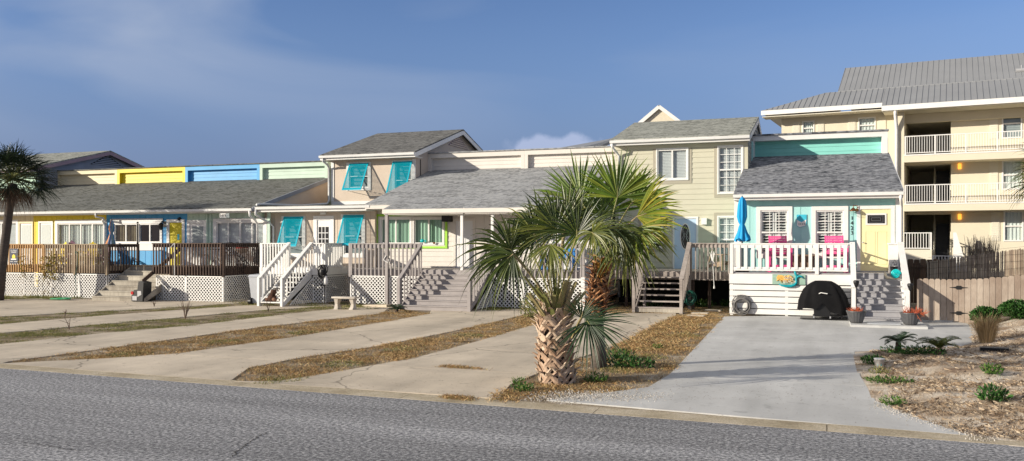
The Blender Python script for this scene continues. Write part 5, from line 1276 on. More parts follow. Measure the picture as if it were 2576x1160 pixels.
def brail(x, ya, yb2, za, zb2, w=.17):
    q = MB(); q.bar((x, ya-.05, za), (x, yb2, zb2), w, .045); q.box(x-.065, x+.065, ya-.06, ya+.07, 0, za-.02); q.bar((x, ya+.05, za-.12), (x, yb2, zb2-.12), .04, .12)
    ro = q.build('stair_railing', W_WHITE, d6)
    n = int((yb2-ya)/.2)
    for i in range(n):
        t = (i+.6)/n; y = ya+(yb2-ya)*t; b = MB(); zt_ = za+(zb2-za)*t-.1; zb_ = 1.385*max(0, (y-27.3)/1.9)-.05
        b.box(x-.03, x-.012, y-.04, y+.04, zb_, zt_); b.build('baluster', W_WHITE, ro)
brail(.74, 27.28, 28.95, 1.02, 2.34, .15); brail(2.18, 27.32, 30.02, 1.0, 2.34, .18)
q = MB(); q.box(.62, 2.55, 25.75, 27.29, 0, .075); q.build('step_slab', CON_N, d6)
q = MB()
x0, x1 = WX(2183, 26.0), WX(2267, 26.0); q.box(x0, x1, 26.1, 26.6, .077, .10); dm = q.build('doormat', M['bin'], None); tag(dm, 'pale grey flat mat at the foot of the cottage steps', 'mat')

# ================================================================ furniture and small things
def rotate_children(root, ang, base):
    root.rotation_euler = (0, 0, ang)
def adirondack(label, x, y, z, m, tall=.62, back=.60, w=.58, horiz=True, name='slatted_chair', cat='chair', group=None, rz=0., copyof=None):
    t = thing(name, label, cat, (x, y, z), group)
    sh = tall
    def L_(p): return (x+p[0], y+p[1], z+p[2])
    q = MB()
    for i in range(5):
        ya = -.26+i*.105; q.hexa([L_((-w/2+.03, ya, sh-.02-i*.015-.02)), L_((w/2-.03, ya, sh-.02-i*.015-.02)), L_((w/2-.03, ya+.09, sh-.035-i*.015-.02)), L_((-w/2+.03, ya+.09, sh-.035-i*.015-.02))],
                             [L_((-w/2+.03, ya, sh-i*.015-.02)), L_((w/2-.03, ya, sh-i*.015-.02)), L_((w/2-.03, ya+.09, sh-.015-i*.015-.02)), L_((-w/2+.03, ya+.09, sh-.015-i*.015-.02))])
    q.build('seat', m, t)
    q = MB(); n = 8 if horiz else 5
    if horiz:
        for i in range(n):
            za = sh-.03+back*i/n; zb = sh-.03+back*(i+.86)/n; yo = lambda zz: .24+(zz-sh)*.38
            q.hexa([L_((-w/2+.05, yo(za), za)), L_((w/2-.05, yo(za), za)), L_((w/2-.05, yo(za)+.02, za)), L_((-w/2+.05, yo(za)+.02, za))], [L_((-w/2+.05, yo(zb), zb)), L_((w/2-.05, yo(zb), zb)), L_((w/2-.05, yo(zb)+.02, zb)), L_((-w/2+.05, yo(zb)+.02, zb))])
        for s in (-1, 1): q.bar(L_((s*(w/2-.07), .26, sh-.05)), L_((s*(w/2-.07), .26+back*.38, sh+back-.03)), .04, .03)
    else:
        for i in range(n):
            xx = -w/2+.06+(w-.12)*(i+.5)/n; hh = back*(1-.10*abs(i-2)); q.hexa([L_((xx-.045, .24, sh-.05)), L_((xx+.045, .24, sh-.05)), L_((xx+.045, .26, sh-.05)), L_((xx-.045, .26, sh-.05))], [L_((xx-.05, .24+hh*.38, sh+hh)), L_((xx+.05, .24+hh*.38, sh+hh)), L_((xx+.05, .26+hh*.38, sh+hh)), L_((xx-.05, .26+hh*.38, sh+hh))])
        q.bar(L_((-w/2+.05, .32, sh+.15)), L_((w/2-.05, .32, sh+.15)), .02, .05)
    q.build('backrest', m, t)
    for s in (-1, 1):
        q = MB(); q.hexa([L_((s*w/2-.06, -.34, sh+.20)), L_((s*w/2+.06, -.34, sh+.20)), L_((s*w/2+.03, .34, sh+.20)), L_((s*w/2-.03, .34, sh+.20))], [L_((s*w/2-.06, -.34, sh+.225)), L_((s*w/2+.06, -.34, sh+.225)), L_((s*w/2+.03, .34, sh+.225)), L_((s*w/2-.03, .34, sh+.225))]); q.build('armrest', m, t)
        q = MB(); q.bar(L_((s*(w/2-.01), -.27, 0)), L_((s*(w/2-.01), -.27, sh+.2)), .09, .03, up=(0, 1, 0)); q.build('leg', m, t)
        q = MB(); q.bar(L_((s*(w/2-.01), .42, 0)), L_((s*(w/2-.01), .22, sh+.2)), .08, .03, up=(0, 1, 0)); q.build('leg', m, t)
        q = MB(); q.bar(L_((s*(w/2-.04), -.28, sh-.08)), L_((s*(w/2-.04), .40, sh-.22)), .025, .10); q.build('side_rail', m, t)
    if tall > .5:
        q = MB(); q.bar(L_((-w/2, -.30, .2)), L_((w/2, -.30, .2)), .03, .08); q.build('footrest', m, t)
    t.rotation_euler = (0, 0, rz)
    return t
adirondack('left one of the two tall hot-pink slatted chairs on the white deck', WX(1961, 29.9), 29.8, DZ, M['pink'], w=.68, rz=R(10), group='pink slatted chairs')
adirondack('right one of the two tall hot-pink slatted chairs, nearest the lemon door', WX(2101, 29.9), 29.8, DZ, M['pink'], w=.68, rz=R(4), group='pink slatted chairs')
bx = thing('storage_box', 'brown storage box standing between the two pink chairs', 'storage box', (WX(2020, 30), 30.1, DZ))
x0, x1 = WX(1991, 30), WX(2049, 30); q = MB(); q.hexa([(x0+.04, 29.9, DZ), (x1-.04, 29.9, DZ), (x1-.04, 30.35, DZ), (x0+.04, 30.35, DZ)], [(x0, 29.85, DZ+.5), (x1, 29.85, DZ+.5), (x1, 30.4, DZ+.5), (x0, 30.4, DZ+.5)]); q.build('body', M['brown'], bx)
q = MB(); q.box(x0-.02, x1+.02, 29.82, 30.42, DZ+.503, DZ+.57); q.build('lid', M['brown'], bx)
adirondack('left yellow patio chair behind the tan deck rail', WX(152, 29.9), 29.6, DZ, M['ychair'], .38, .62, horiz=False, rz=R(-20), group='chairs on the tan deck')
adirondack('plum patio chair between the yellow ones on the tan deck', WX(172, 29.9), 29.75, DZ, M['purple'], .38, .68, horiz=False, rz=R(15), group='chairs on the tan deck')
adirondack('right yellow patio chair behind the tan deck rail', WX(232, 29.6), 29.4, DZ, M['ychair'], .38, .62, horiz=False, rz=R(25), group='chairs on the tan deck')
adirondack('plum patio chair at the corner post of the tan deck', WX(253, 29.8), 29.7, DZ, M['purple'], .38, .68, horiz=False, rz=R(-10), group='chairs on the tan deck')
adirondack('blue chair on the grey deck behind the palm fronds, the left one', WX(1387, 30), 30.0, 1.36, M['cushion'], .45, .55, horiz=False, group='blue chairs on the grey deck')
adirondack('blue chair on the grey deck behind the palm fronds, the right one', WX(1424, 30), 30.0, 1.36, M['cushion'], .45, .55, horiz=False, group='blue chairs on the grey deck')
adirondack('weathered brown wooden chair on the deck of the beige house', WX(1812, 32), 32.2, 1.34, WD_TAN, .36, .42, horiz=False, rz=R(60))
# white side table on the tan deck
t = thing('side_table', 'white low table among the yellow and plum chairs', 'table', (WX(200, 29.5), 29.5, DZ)); cx_, cy_ = t.location.x, t.location.y
q = MB(); q.box(cx_-.35, cx_+.35, cy_-.25, cy_+.25, DZ+.45, DZ+.49); q.build('table_top', W_WHITE, t)
for sx_ in (-1, 1):
    for sy_ in (-1, 1): q = MB(); q.box(cx_+sx_*.3-.02, cx_+sx_*.3+.02, cy_+sy_*.2-.02, cy_+sy_*.2+.02, DZ, DZ+.45); q.build('leg', W_WHITE, t)
# black iron bistro set
def iron_chair(lbl, x, y, rz):
    t = thing('iron_chair', lbl, 'chair', (x, y, DZ), 'black iron chairs'); q = MB()
    q.box(x-.22, x+.22, y-.22, y+.22, DZ+.44, DZ+.47); q.build('seat', M['iron'], t)
    q = MB(); q.tube([(x-.2, y+.22, DZ+.45), (x-.22, y+.26, DZ+.85), (x-.1, y+.29, DZ+.97), (x+.1, y+.29, DZ+.97), (x+.22, y+.26, DZ+.85), (x+.2, y+.22, DZ+.45)], .015, 6)
    for k in range(5):
        for j in range(5):
            if (k+j) % 2 == 0: q.box(x-.17+k*.07, x-.11+k*.07, y+.24+j*.01, y+.25+j*.01, DZ+.52+j*.08, DZ+.58+j*.08)
    q.build('backrest', M['iron'], t)
    for a in (-1, 1):
        for b in (-1, 1): q = MB(); q.tube([(x+a*.2, y+b*.2, DZ+.44), (x+a*.23, y+b*.23, DZ)], .014, 6); q.build('leg', M['iron'], t)
    t.rotation_euler = (0, 0, rz)
iron_chair('left black iron lattice-back chair on the dark deck', WX(511, 29.5), 29.5, R(-50)); iron_chair('right black iron lattice-back chair on the dark deck', WX(582, 29.7), 29.7, R(50))
x, y = WX(545, 29.5), 29.5; t = thing('iron_table', 'round black iron table between the two black chairs', 'table', (x, y, DZ))
MB().lathe((x, y, DZ+.68), [(0, 0), (.42, 0), (.43, .015), (.42, .03), (0, .03)], 20).build('table_top', M['iron'], t)
for k in range(3): q = MB(); a = k*2.1; q.tube([(x+.1*math.cos(a), y+.1*math.sin(a), DZ+.68), (x+.05*math.cos(a), y+.05*math.sin(a), DZ+.35), (x+.28*math.cos(a), y+.28*math.sin(a), DZ)], .015, 6); q.build('leg', M['iron'], t)
# red kettle grill
x, y = -22.6, 29.9; t = thing('kettle_grill', 'red lidded kettle grill on crossed black legs at the end of the dark deck', 'grill', (x, y, DZ))
MB().lathe((x, y, DZ+.72), [(.27, 0), (.26, .06), (.2, .13), (.08, .17), (0, .18)], 20).build('lid', M['red'], t, True)
MB().lathe((x, y, DZ+.52), [(0, 0), (.12, .02), (.22, .09), (.27, .19)], 20).build('bowl', M['black'], t, True)
for sx_ in (-1, 1):
    for sy_ in (-1, 1): q = MB(); q.tube([(x+sx_*.22, y+sy_*.12, DZ+.58), (x-sx_*.22, y+sy_*.15, DZ)], .012, 6); q.build('leg', M['iron'], t)
# white lower wall panel of the sage unit
q = MB(); q.box(WX(521, YW), X4-.15, YW-.03, YW-.004, 1.38, 2.22); q.build('wall_panel', W_WHITE, ts)
# folded umbrellas
def folded_umbrella(label, x, y, z0, ztop, zc, zb, rr, m, lean=0., cols=None, segs=28):
    t = thing('folded_umbrella', label, 'umbrella', (x, y, z0))
    q = MB(); q.tube([(x, y, z0), (x+lean*(ztop-z0), y, ztop+.03)], .018, 8); q.build('pole', M['iron'], t)
    prof = [(ztop, .02), (ztop-.12, rr*.55), (ztop-.3, rr*.75), (zc+.25, rr*.85), (zc+.08, rr*.62), (zc, rr*.42), (zc-.08, rr*.60), (zc-.25, rr*.85), (zb+.1, rr*1.25), (zb, rr*1.35)]
    q = MB(); base = 0
    for k, (z, r_) in enumerate(prof):
        for i in range(segs):
            a = 2*math.pi*i/segs; rf = r_*(1+.28*math.sin(a*8+k*.12)+.08*math.sin(a*3+k)); f = lean*(z-z0)
            q.v.append((x+f+rf*math.cos(a), y+rf*math.sin(a), z-(.06*math.sin(a*4) if k == len(prof)-1 else 0)))
    for k in range(len(prof)-1):
        for i in range(segs):
            j = (i+1) % segs; q.f.append((k*segs+i, k*segs+j, (k+1)*segs+j, (k+1)*segs+i)); q.a.append((i*8//segs)/8 if cols else 0)
    q.build('canopy', m, t, True)
    MB().lathe((x, y, z0), [(.22, 0), (.22, .05), (.05, .09), (.03, .2)], 16).build('base', M['iron'], t)
xu, yu = WX(1867, 29.25), 29.25
folded_umbrella('bright blue folded umbrella at the left corner of the white deck', xu, yu, DZ, 3.84, 2.93, 2.42, .16, M['umb'])
RB = ramp_mat('rainbow_canvas', [(.02,.20,.50),(.03,.35,.55),(.01,.12,.35),(.65,.25,.03),(.02,.25,.5),(.6,.5,.05)], .7)
folded_umbrella('folded blue and rainbow striped beach umbrella beside the blue unit', WX(277, 28.8), 28.8, DZ, 3.30, 2.75, 2.25, .12, RB, lean=.05, cols=True)
# bench
bx_, by_ = G(870, 779).x, 26.6
t = thing('garden_bench', 'small cast stone bench on curved legs in front of the white deck', 'bench', (bx_, by_, 0))
q = MB(); n = 9
ra = [(-.46+.92*i/n, -.17-.05*math.sin(math.pi*i/n)) for i in range(n+1)]; rb = [(a, .17-.05*math.sin(math.pi*(a+.46)/.92)) for a, _ in reversed(ra)]
q.hexa([(bx_+a, by_+b, .40) for a, b in ra+rb], [(bx_+a, by_+b, .455) for a, b in ra+rb]); q.build('seat', M['conc'], t)
for s in (-1, 1):
    q = MB(); pr = [(.40, .15), (.33, .12), (.2, .08), (.1, .10), (.04, .14), (0, .15)]
    for k in range(len(pr)-1):
        (za, wa), (zb2, wb) = pr[k], pr[k+1]; c = bx_+s*.29; tk_ = lambda z: .05+.03*abs(z-.2)/.2; oo = lambda z: s*.03*math.sin(z*8)
        q.hexa([(c+oo(zb2)-tk_(zb2), by_-wb, zb2), (c+oo(zb2)+tk_(zb2), by_-wb, zb2), (c+oo(zb2)+tk_(zb2), by_+wb, zb2), (c+oo(zb2)-tk_(zb2), by_+wb, zb2)], [(c+oo(za)-tk_(za), by_-wa, za), (c+oo(za)+tk_(za), by_-wa, za), (c+oo(za)+tk_(za), by_+wa, za), (c+oo(za)-tk_(za), by_+wa, za)])
    q.build('leg', M['conc'], t)
# bin
x, y = WX(651, 27.7), 27.9; t = thing('wheeled_bin', 'pale grey wheeled bin beside the white stairs', 'rubbish bin', (x, y, 0))
MB().hexa([(x-.26, y-.28, .06), (x+.26, y-.28, .06), (x+.26, y+.28, .06), (x-.26, y+.28, .06)], [(x-.34, y-.36, 1.05), (x+.34, y-.36, 1.05), (x+.34, y+.36, 1.05), (x-.34, y+.36, 1.05)]).build('body', M['bin'], t)
MB().hexa([(x-.37, y-.39, 1.053), (x+.37, y-.39, 1.053), (x+.37, y+.42, 1.053), (x-.37, y+.42, 1.053)], [(x-.33, y-.33, 1.13), (x+.33, y-.33, 1.13), (x+.36, y+.4, 1.15), (x-.36, y+.4, 1.15)]).build('lid', M['bin'], t)
for s in (-1, 1): MB().tube([(x+s*.26-.02-(.06 if s < 0 else 0), y-.3+(0 if s < 0 else .5), .13), (x+s*.26+.04, y-.3+(0 if s < 0 else .5), .13)], .13, 16).build('wheel', M['black'], t)
# brown bundle on the white steps
x, y, z = -19.2, 27.3, .345; t = thing('stuffed_animal', 'dark brown rounded stuffed animal slumped on the white stairs', 'stuffed toy', (x, y-.0, z))
BR = paint('brown_plush', (.075, .035, .022), .95, .5, 14, bump=.6, bscale=40); BT = paint('tan_plush', (.22, .12, .08), .95, .4, 14, bump=.6, bscale=40)
z = .175; q = MB(); q.lathe((x-.04, y-.12, z), [(0, 0), (.16, .01), (.19, .1), (.15, .2), (.1, .27), (0, .3)], 14); q.build('body', BR, t, True)
q = MB(); q.lathe((x+.05, y-.16, z+.24), [(0, 0), (.09, .03), (.115, .1), (.09, .17), (0, .2)], 12); 
for s in (-1, 1): q.lathe((x+.05+s*.08, y-.14, z+.38), [(0, 0), (.04, .02), (.03, .06), (0, .07)], 8)
q.build('head', BR, t, True)
q = MB(); q.tube([(x+.05, y-.2, z+.1), (x+.2, y-.24, z+.05)], [.07, .06], 8); q.tube([(x-.15, y-.2, z+.08), (x-.2, y-.28, z+.05)], [.07, .06], 8); q.build('legs', BT, t, True)
# black hose reel with coil on the white deck's corner
def coil(c, r_, n, m, name, label, cat, rad=.016, flat='y', squash=1., tail=None, jit=.03, parent=None):
    t = parent or thing(name, label, cat, c); pts = []
    c = Vector(c); ph = random.random()*6
    for i in range(n*16):
        a = 2*math.pi*i/16; rr = r_*(1+jit*2*math.sin(a*.37+ph)+jit*math.sin(a*1.13)); off = (random.random()-.5)*.01+.05*math.sin(a*.23)
        if flat == 'y': pts.append((c.x+rr*math.cos(a)+.02*math.sin(a*.11), c.y+off, c.z+rr*squash*math.sin(a)+jit*.6*math.sin(a*.21)))
        else: pts.append((c.x+rr*math.cos(a), c.y+rr*squash*math.sin(a), c.z+abs(off)*.6))
    if tail: pts += tail
    MB().tube(pts, rad, 6).build('hose', m, t, True); return t
c = P(811, 683, 28.75); t = coil(c, .14, 9, M['black'], 'hose_reel', 'black hose bundled on a bracket at the corner of the white deck', 'hose', .022, tail=[(c.x+.18, c.y, c.z-.1), (c.x+.2, c.y, c.z-.45), (c.x+.1, c.y+.02, c.z-.55), (c.x-.08, c.y, c.z-.5)], jit=.12)
MB().lathe((c.x, c.y+.02, c.z-.03), [(0, -.12), (.12, -.1), (.13, 0), (.12, .1), (0, .12)], 12).build('drum', M['black'], t)
x, y = WX(822, 28.78), 28.72; t = thing('white_bottle', 'white jug hanging below the black hose at the deck corner', 'jug', (x, y, .98)); MB().lathe((x, y, .72), [(.0, 0), (.07, .01), (.085, .08), (.08, .26), (.04, .32), (.03, .36)], 12).build('body', W_WHITE, t, True)
# hoses
c = P(1866, 767, 28.8); t = coil((c.x, 28.77, c.z), .235, 11, M['hose_g'], 'garden_hose', 'thick grey garden hose coiled on the white slatted skirt', 'hose', .019, jit=.07)
q = MB(); q.box(c.x-.30, c.x-.26, 28.78, 28.83, .1, c.z+.05); q.box(c.x-.3, c.x, 28.79, 28.82, c.z+.12, c.z+.16); q.lathe((c.x-.28, 28.77, c.z-.2), [(.0, 0), (.04, .02), (.04, .1), (0, .12)], 8); q.build('bracket', M['metal'], t)
c = P(1736, 750, 30.5); coil((c.x, 30.45, c.z), .15, 8, M['hose_d'], 'garden_hose', 'dark green hose hanging beside the weathered stairs', 'hose', .018, squash=1.3, jit=.1)
c = G(152, 754, .03); coil((c.x, c.y, .05), .42, 5, M['hose_l'], 'garden_hose', 'bright green hose lying in a coil by the left lattice', 'hose', .02, flat='z', squash=.45, jit=.08)
x = WX(191, 28.1); coil((x, 28.1, 1.9), .06, 2, M['hose_d'], 'garden_hose', 'thin green hose dangling down the tan deck post to the ground', 'hose', .013, tail=[(x+.05, 28.1, 1.3), (x-.03, 28.08, .9), (x+.06, 28.06, .4), (x, 28.0, .05), (x-.8, 27.9, .04)])
# gas grill under its cover
bx_, by_ = WX(2071, 28.15), 28.2
t = thing('covered_grill', 'gas grill under a black cover in front of the white slats', 'grill', (bx_, by_, 0))
prof = [(.25, .72, .31, 0.0), (.50, .71, .31, .1), (.72, .64, .31, .2), (.90, .56, .30, .3), (1.03, .46, .28, .4), (1.12, .34, .24, .4), (1.17, .24, .16, .3), (1.18, .1, .06, 0)]
q = MB(); n = 56
for k, (z, a, b, f) in enumerate(prof):
    for i in range(n):
        an = 2*math.pi*i/n; ca, sa = math.cos(an), math.sin(an); e_ = .55
        fold = 1+(.05 if k < 5 else .012)*math.sin(an*11+k*.5)+(.03 if k < 4 else 0)*math.sin(an*5+1.3*k)
        px_ = math.copysign(abs(ca)**e_, ca)*a*fold; py_ = math.copysign(abs(sa)**e_, sa)*b*fold
        zz = z+(.05*math.sin(an*3+1) if k == 0 else 0)-(.10*px_ if k < 2 else .02*px_)+(.25 if (k == 0 and abs(px_) < .2 and py_ < 0) else 0)
        q.v.append((bx_+px_, by_+py_, zz))
for k in range(len(prof)-1):
    for i in range(n):
        j = (i+1) % n; q.f.append((k*n+i, k*n+j, (k+1)*n+j, (k+1)*n+i)); q.a.append(0)
q.f.append(tuple((len(prof)-1)*n+i for i in range(n))); q.a.append(0)
q.build('cover', M['cover'], t, True)
MB().box(bx_-.27, bx_+.20, by_-.22, by_+.2, .10, .62).box(bx_-.30, bx_+.55, by_-.2, by_+.2, .10, .14).build('cart', M['black'], t)
q = MB(); q.tube([(bx_-.12, by_-.36, .80), (bx_-.06, by_-.38, .83), (bx_+.12, by_-.38, .80)], .014, 6); q.build('handle', W_WHITE, t)
for dx in (-.27, .2, .52): MB().tube([(bx_+dx-.02, by_-.2, .06), (bx_+dx+.02, by_-.2, .06)], .06, 12).build('wheel', M['ltmetal'] if dx < 0.4 else M['black'], t)
q = MB(); q.box(WX(2013, 27.9), WX(2133, 27.9), 27.75, 28.7, .036, .05); dm = q.build('grill_mat', M['black'], None); tag(dm, 'thin black mat under the covered grill', 'mat')
# mermaid sign
x0, x1 = WX(1943, 28.84), WX(2026, 28.84); z0, z1 = WZ(1985, 716, 28.84), WZ(1985, 690.5, 28.84)
t = thing('mermaid_sign', 'green wooden sign with teal mermaid tail and sandy hair on the white deck rim', 'wall sign', (x0, 28.84, z0))
MB().box(x0, x1, 28.825, 28.845, z0, z1).build('board', M['palette'], t)
w_, h_ = x1-x0, z1-z0; f = lambda a, b: (x0+a*w_, 28.80, z0+b*h_)
pts = [f(.2, .05), f(.28, -.08), f(.42, -.16), f(.58, -.14), f(.68, -.02), f(.73, .2), f(.73, .55), f(.74, .85), f(.70, 1.1), f(.68, 1.35)]
q = MB(); q.tube(pts, [.015, .03, .04, .045, .045, .04, .036, .034, .04, .02], 8); q.tube([f(.74, .7), f(.80, .85), f(.88, .82), f(.96, .6)], [.03, .035, .03, .008], 8); q.build('mermaid_tail', M['teal2'], t, True)
q = MB(); random.seed(5)
for k in range(26):
    a = .13+random.random()*.34; b0 = .35+random.random()*.45; q.tube([f(a, b0), f(a+.05, b0+.12), f(a+.12+random.random()*.05, b0+.02), f(a+.16, b0-.2)], [.016, .02, .016, .008], 5)
q.build('hair', M['gold'], t, True)
text(t, 'Salty', .16, (x0+w_*.50, 28.775, z0+h_*.68), M['ivory'], ext=.006, rot=(90, 8, 0)); text(t, 'BEACH', .13, (x0+w_*.53, 28.775, z0+h_*.30), M['ivory'], ext=.006)
# real-estate sign on the tan deck
x0, x1 = WX(25, 28.1), WX(46.5, 28.1); z0, z1 = WZ(36, 663, 28.1), WZ(36, 626, 28.1); Ys = 28.08
t = thing('notice_sign', 'navy sign with a gold house symbol fixed to the orange deck rail', 'sign', (x0, Ys, z0))
MB().box(x0, x1, Ys, Ys+.015, z0, z1).build('board', M['navy'], t); w_, h_ = x1-x0, z1-z0; g_ = lambda a, b, y=Ys-.006: (x0+a*w_, y, z0+b*h_)
MB().prism([g_(.32, .35), g_(.68, .35), g_(.68, .53), g_(.50, .64), g_(.32, .53)], (0, .005, 0)).build('house_symbol', M['ychair'], t)
MB().prism([g_(.17, .25), g_(.80, .25), g_(.80, .33), g_(.17, .33)], (0, .005, 0)).build('name_bar', W_WHITE, t)
text(t, 'SunStar', .115, (x0+w_*.5, Ys-.004, z0+h_*.87), W_WHITE, ext=.002)
q = MB(); q.prism([g_(.22, .74), g_(.78, .74), g_(.78, .765), g_(.22, .765)], (0, .005, 0)); q.prism([g_(.08, .12), g_(.42, .12), g_(.42, .145), g_(.08, .145)], (0, .005, 0)); q.prism([g_(.55, .12), g_(.92, .12), g_(.92, .145), g_(.55, .145)], (0, .005, 0)); q.build('small_print', W_WHITE, t)
# black box cart at the left steps
x0, x1 = G(365, 757).x, G(401, 757).x; y = 27.2; t = thing('tool_cart', 'black angular cart with a red round reflector beside the old wooden steps', 'cart', ((x0+x1)/2, y, 0))
w_ = x1-x0
MB().prism([(x0, y, .03), (x1, y, .03), (x1+.05, y, .78), (x1-.2, y, .82), (x1-.25, y, .5), (x0+.12, y, .48), (x0+.1, y, .3), (x0, y, .28)], (0, .45, 0)).build('body', M['black'], t)
MB().prism([(x0+.05, y-.012, .07), (x0+w_*.5, y-.012, .07), (x0+w_*.5, y-.012, .24), (x0+.05, y-.012, .24)], (0, .01, 0)).prism([(x0+w_*.55, y-.012, .2), (x1-.04, y-.012, .3), (x1-.06, y-.012, .44), (x0+w_*.55, y-.012, .44)], (0, .01, 0)).build('side_panel', M['metal'], t)
MB().tube([(x0+.04, y-.02, .36), (x0+.04, y+.03, .36)], .065, 14).build('reflector', M['red'], t)
# step ornaments of the cottage
x, y, z = 1.93, 29.02, 1.212; t = thing('snail_ornament', 'ivory snail ornament with a turquoise shell on the top cottage step', 'ornament', (x, y, z))
q = MB(); pts = []; 
for i in range(60):
    a = i*.33; r_ = .145-.0024*i; pts.append((x+.05+r_*math.cos(a)*.9, y-.03-.0008*i, z+.165+r_*math.sin(a)*.9))
q.tube(pts, [.038-.0004*i for i in range(60)], 8); q.build('shell', M['turq'], t, True)
q = MB(); q.tube([(x+.2, y, z+.02), (x-.05, y, z+.03), (x-.2, y, z+.05), (x-.24, y, z+.14), (x-.25, y, z+.21)], [.02, .04, .045, .04, .03], 8); q.tube([(x-.25, y, z+.2), (x-.3, y-.02, z+.29)], .008, 5); q.tube([(x-.25, y, z+.2), (x-.22, y-.02, z+.3)], .008, 5); q.build('body', M['ivory'], t, True)
x, y = 1.98, 29.75; t = thing('flower_pot', 'small black pot on the landing behind the snail', 'plant pot', (x, y, 1.387)); MB().lathe((x, y, 1.387), [(.08, 0), (.11, .17), (.12, .17), (.12, .2), (.1, .2)], 14).build('pot', M['black'], t)
q = MB(); leafmass(q, (x, y, 1.68), (.08, .08, .12), 40, .06); q.build('plant', M['metal'], t)
# planters
def planter(label, px, py, spill):
    c = G(px, py, .07); t = thing('planter', label, 'planter', (c.x, c.y, .076)); n = 36; q = MB()
    prof = [(.13, 0), (.17, .03), (.22, .18), (.25, .30), (.27, .31), (.27, .345), (.24, .345), (.23, .31)]
    for k, (r_, z) in enumerate(prof):
        for i in range(n):
            a = 2*math.pi*i/n; rr = r_*(1+(.035 if 1 <= k <= 3 and i % 2 else 0)); q.v.append((c.x+rr*math.cos(a), c.y+rr*math.sin(a), .076+z))
    for k in range(len(prof)-1):
        for i in range(n): j = (i+1) % n; q.f.append((k*n+i, k*n+j, (k+1)*n+j, (k+1)*n+i)); q.a.append(0)
    q.f.append(tuple(reversed(range(n)))); q.a.append(0)
    q.build('pot', M['potm'], t)
    q = MB()
    MB().lathe((c.x, c.y, .36), [(0, .0), (.23, 0)], 16).build('soil', M['brown'], t)
    for k in range(170 if spill else 90):
        a = random.random()*6.28; r_ = random.random()*.2; p = Vector((c.x+r_*math.cos(a), c.y+r_*math.sin(a), .40))
        if spill and k < 110: p += Vector((.12+random.random()*.1, -.02, -.02)); d = Vector((random.gauss(.5, .5), random.gauss(-.2, .5), random.gauss(.1, .55)))
        else: d = Vector((random.gauss(0, .6), random.gauss(0, .6), random.uniform(.1, .9)))
        d = d.normalized()*random.uniform(.09, .24 if spill else .16); q.tube([p, p+d*.5, p+d+Vector((0, 0, .02))], [.006, .005, .003], 4, val=random.random())
    q.build('succulent', M['redplant'], t)
    return c
c1_ = planter('ribbed grey planter with low red succulent at the left foot of the cottage steps', 2154, 813, False)
c2_ = planter('ribbed grey planter with red pencil plant spilling over, right foot of the cottage steps', 2290, 818, True)
for c, lbl, zt_ in ((c1_, 'black garden torch standing in the left planter', 1.28), (c2_, 'black garden torch standing in the right planter', 1.22)):
    t = thing('garden_torch', lbl, 'garden light', (c.x, c.y, .44)); q = MB(); q.tube([(c.x, c.y, .40), (c.x, c.y, zt_-.2)], .014, 8); q.build('stake', M['black'], t)
    MB().lathe((c.x, c.y, zt_-.22), [(.012, 0), (.035, .03), (.075, .14), (.082, .18), (.06, .215), (0, .22)], 14).build('torch_head', M['black'], t, True)
# hanging chime on weathered rail
x = WX(1793, 30.6); y = 30.58; t = thing('rope_ornament', 'tangled pale rope and hooks hanging on the weathered rail by the white deck', 'rope', (x, y, 1.6)); q = MB()
for k in range(7):
    dx = random.uniform(-.1, .1); q.tube([(x+dx, y, 2.1-random.random()*.2), (x+dx*.3, y-.03, 1.75), (x+random.uniform(-.14, .14), y-.02, 1.55+random.random()*.1)], .012, 5)
q.tube([(x, y, 1.7), (x+.03, y, 1.2), (x+.05, y, .85)], .013, 5); q.lathe((x+.05, y, .74), [(.0, 0), (.03, .02), (.02, .12), (0, .13)], 8); q.build('cord', M['rope'], t)
# ---------------- fence and gate by the cottage
YF = 28.2
def picket(par, xa, w_, z0, z1, y=YF, m=WD_FENCE):
    q = MB(); xb = xa+w_; c = .035
    q.prism([(xa, y, z0), (xb, y, z0), (xb, y, z1-c), (xb-c, y, z1), (xa+c, y, z1), (xa, y, z1-c)], (0, .02, 0), random.uniform(-.5, .5)); q.build('picket', m, par)
gx0 = WX(2307, YF); gx1 = WX(2418, YF)
t = thing('fence_gate', 'weathered wood gate with two black strap hinges beside the cottage steps', 'gate', (gx0, YF, 0)); x = gx0
while x < gx1-.1: picket(t, x, .148, .05+random.random()*.02, 1.27+.01*math.sin(x*3)+random.uniform(-.012, .012)); x += .158
MB().box(gx0, x-.01, YF+.023, YF+.06, .25, .34).box(gx0, x-.01, YF+.023, YF+.06, .98, 1.07).build('rail', WD_FENCE, t)
xg_ = x
for zz in (1.03, .29):
    cx_ = WX(2418, YF) if False else xg_-.005
    q = MB(); q.prism([(cx_-.06, YF-.012, zz-.055), (cx_+.06, YF-.012, zz-.055), (cx_+.08, YF-.012, zz), (cx_+.06, YF-.012, zz+.055), (cx_-.06, YF-.012, zz+.055), (cx_-.08, YF-.012, zz)], (0, .01, 0))
    for s in (-1, 1): q.prism([(cx_+s*.06, YF-.010, zz-.03), (cx_+s*.14, YF-.010, zz-.014), (cx_+s*.24, YF-.010, zz-.004), (cx_+s*.24, YF-.010, zz+.006), (cx_+s*.14, YF-.010, zz+.014), (cx_+s*.06, YF-.010, zz+.03)], (0, .008, 0))
    q.build('strap_hinge', M['iron'], t)
t = thing('picket_fence', 'weathered wood dog-ear fence continuing right of the gate', 'fence', (xg_, YF, 0)); x = xg_
while x < 9.5:
    picket(t, x, .148, .02, 1.28+max(0, x-3.9)*.115+random.uniform(-.012, .012)); x += .158
MB().bar((xg_, YF+.045, .5), (9.5, YF+.045, 1.0), .04, .09).build('rail', WD_FENCE, t)
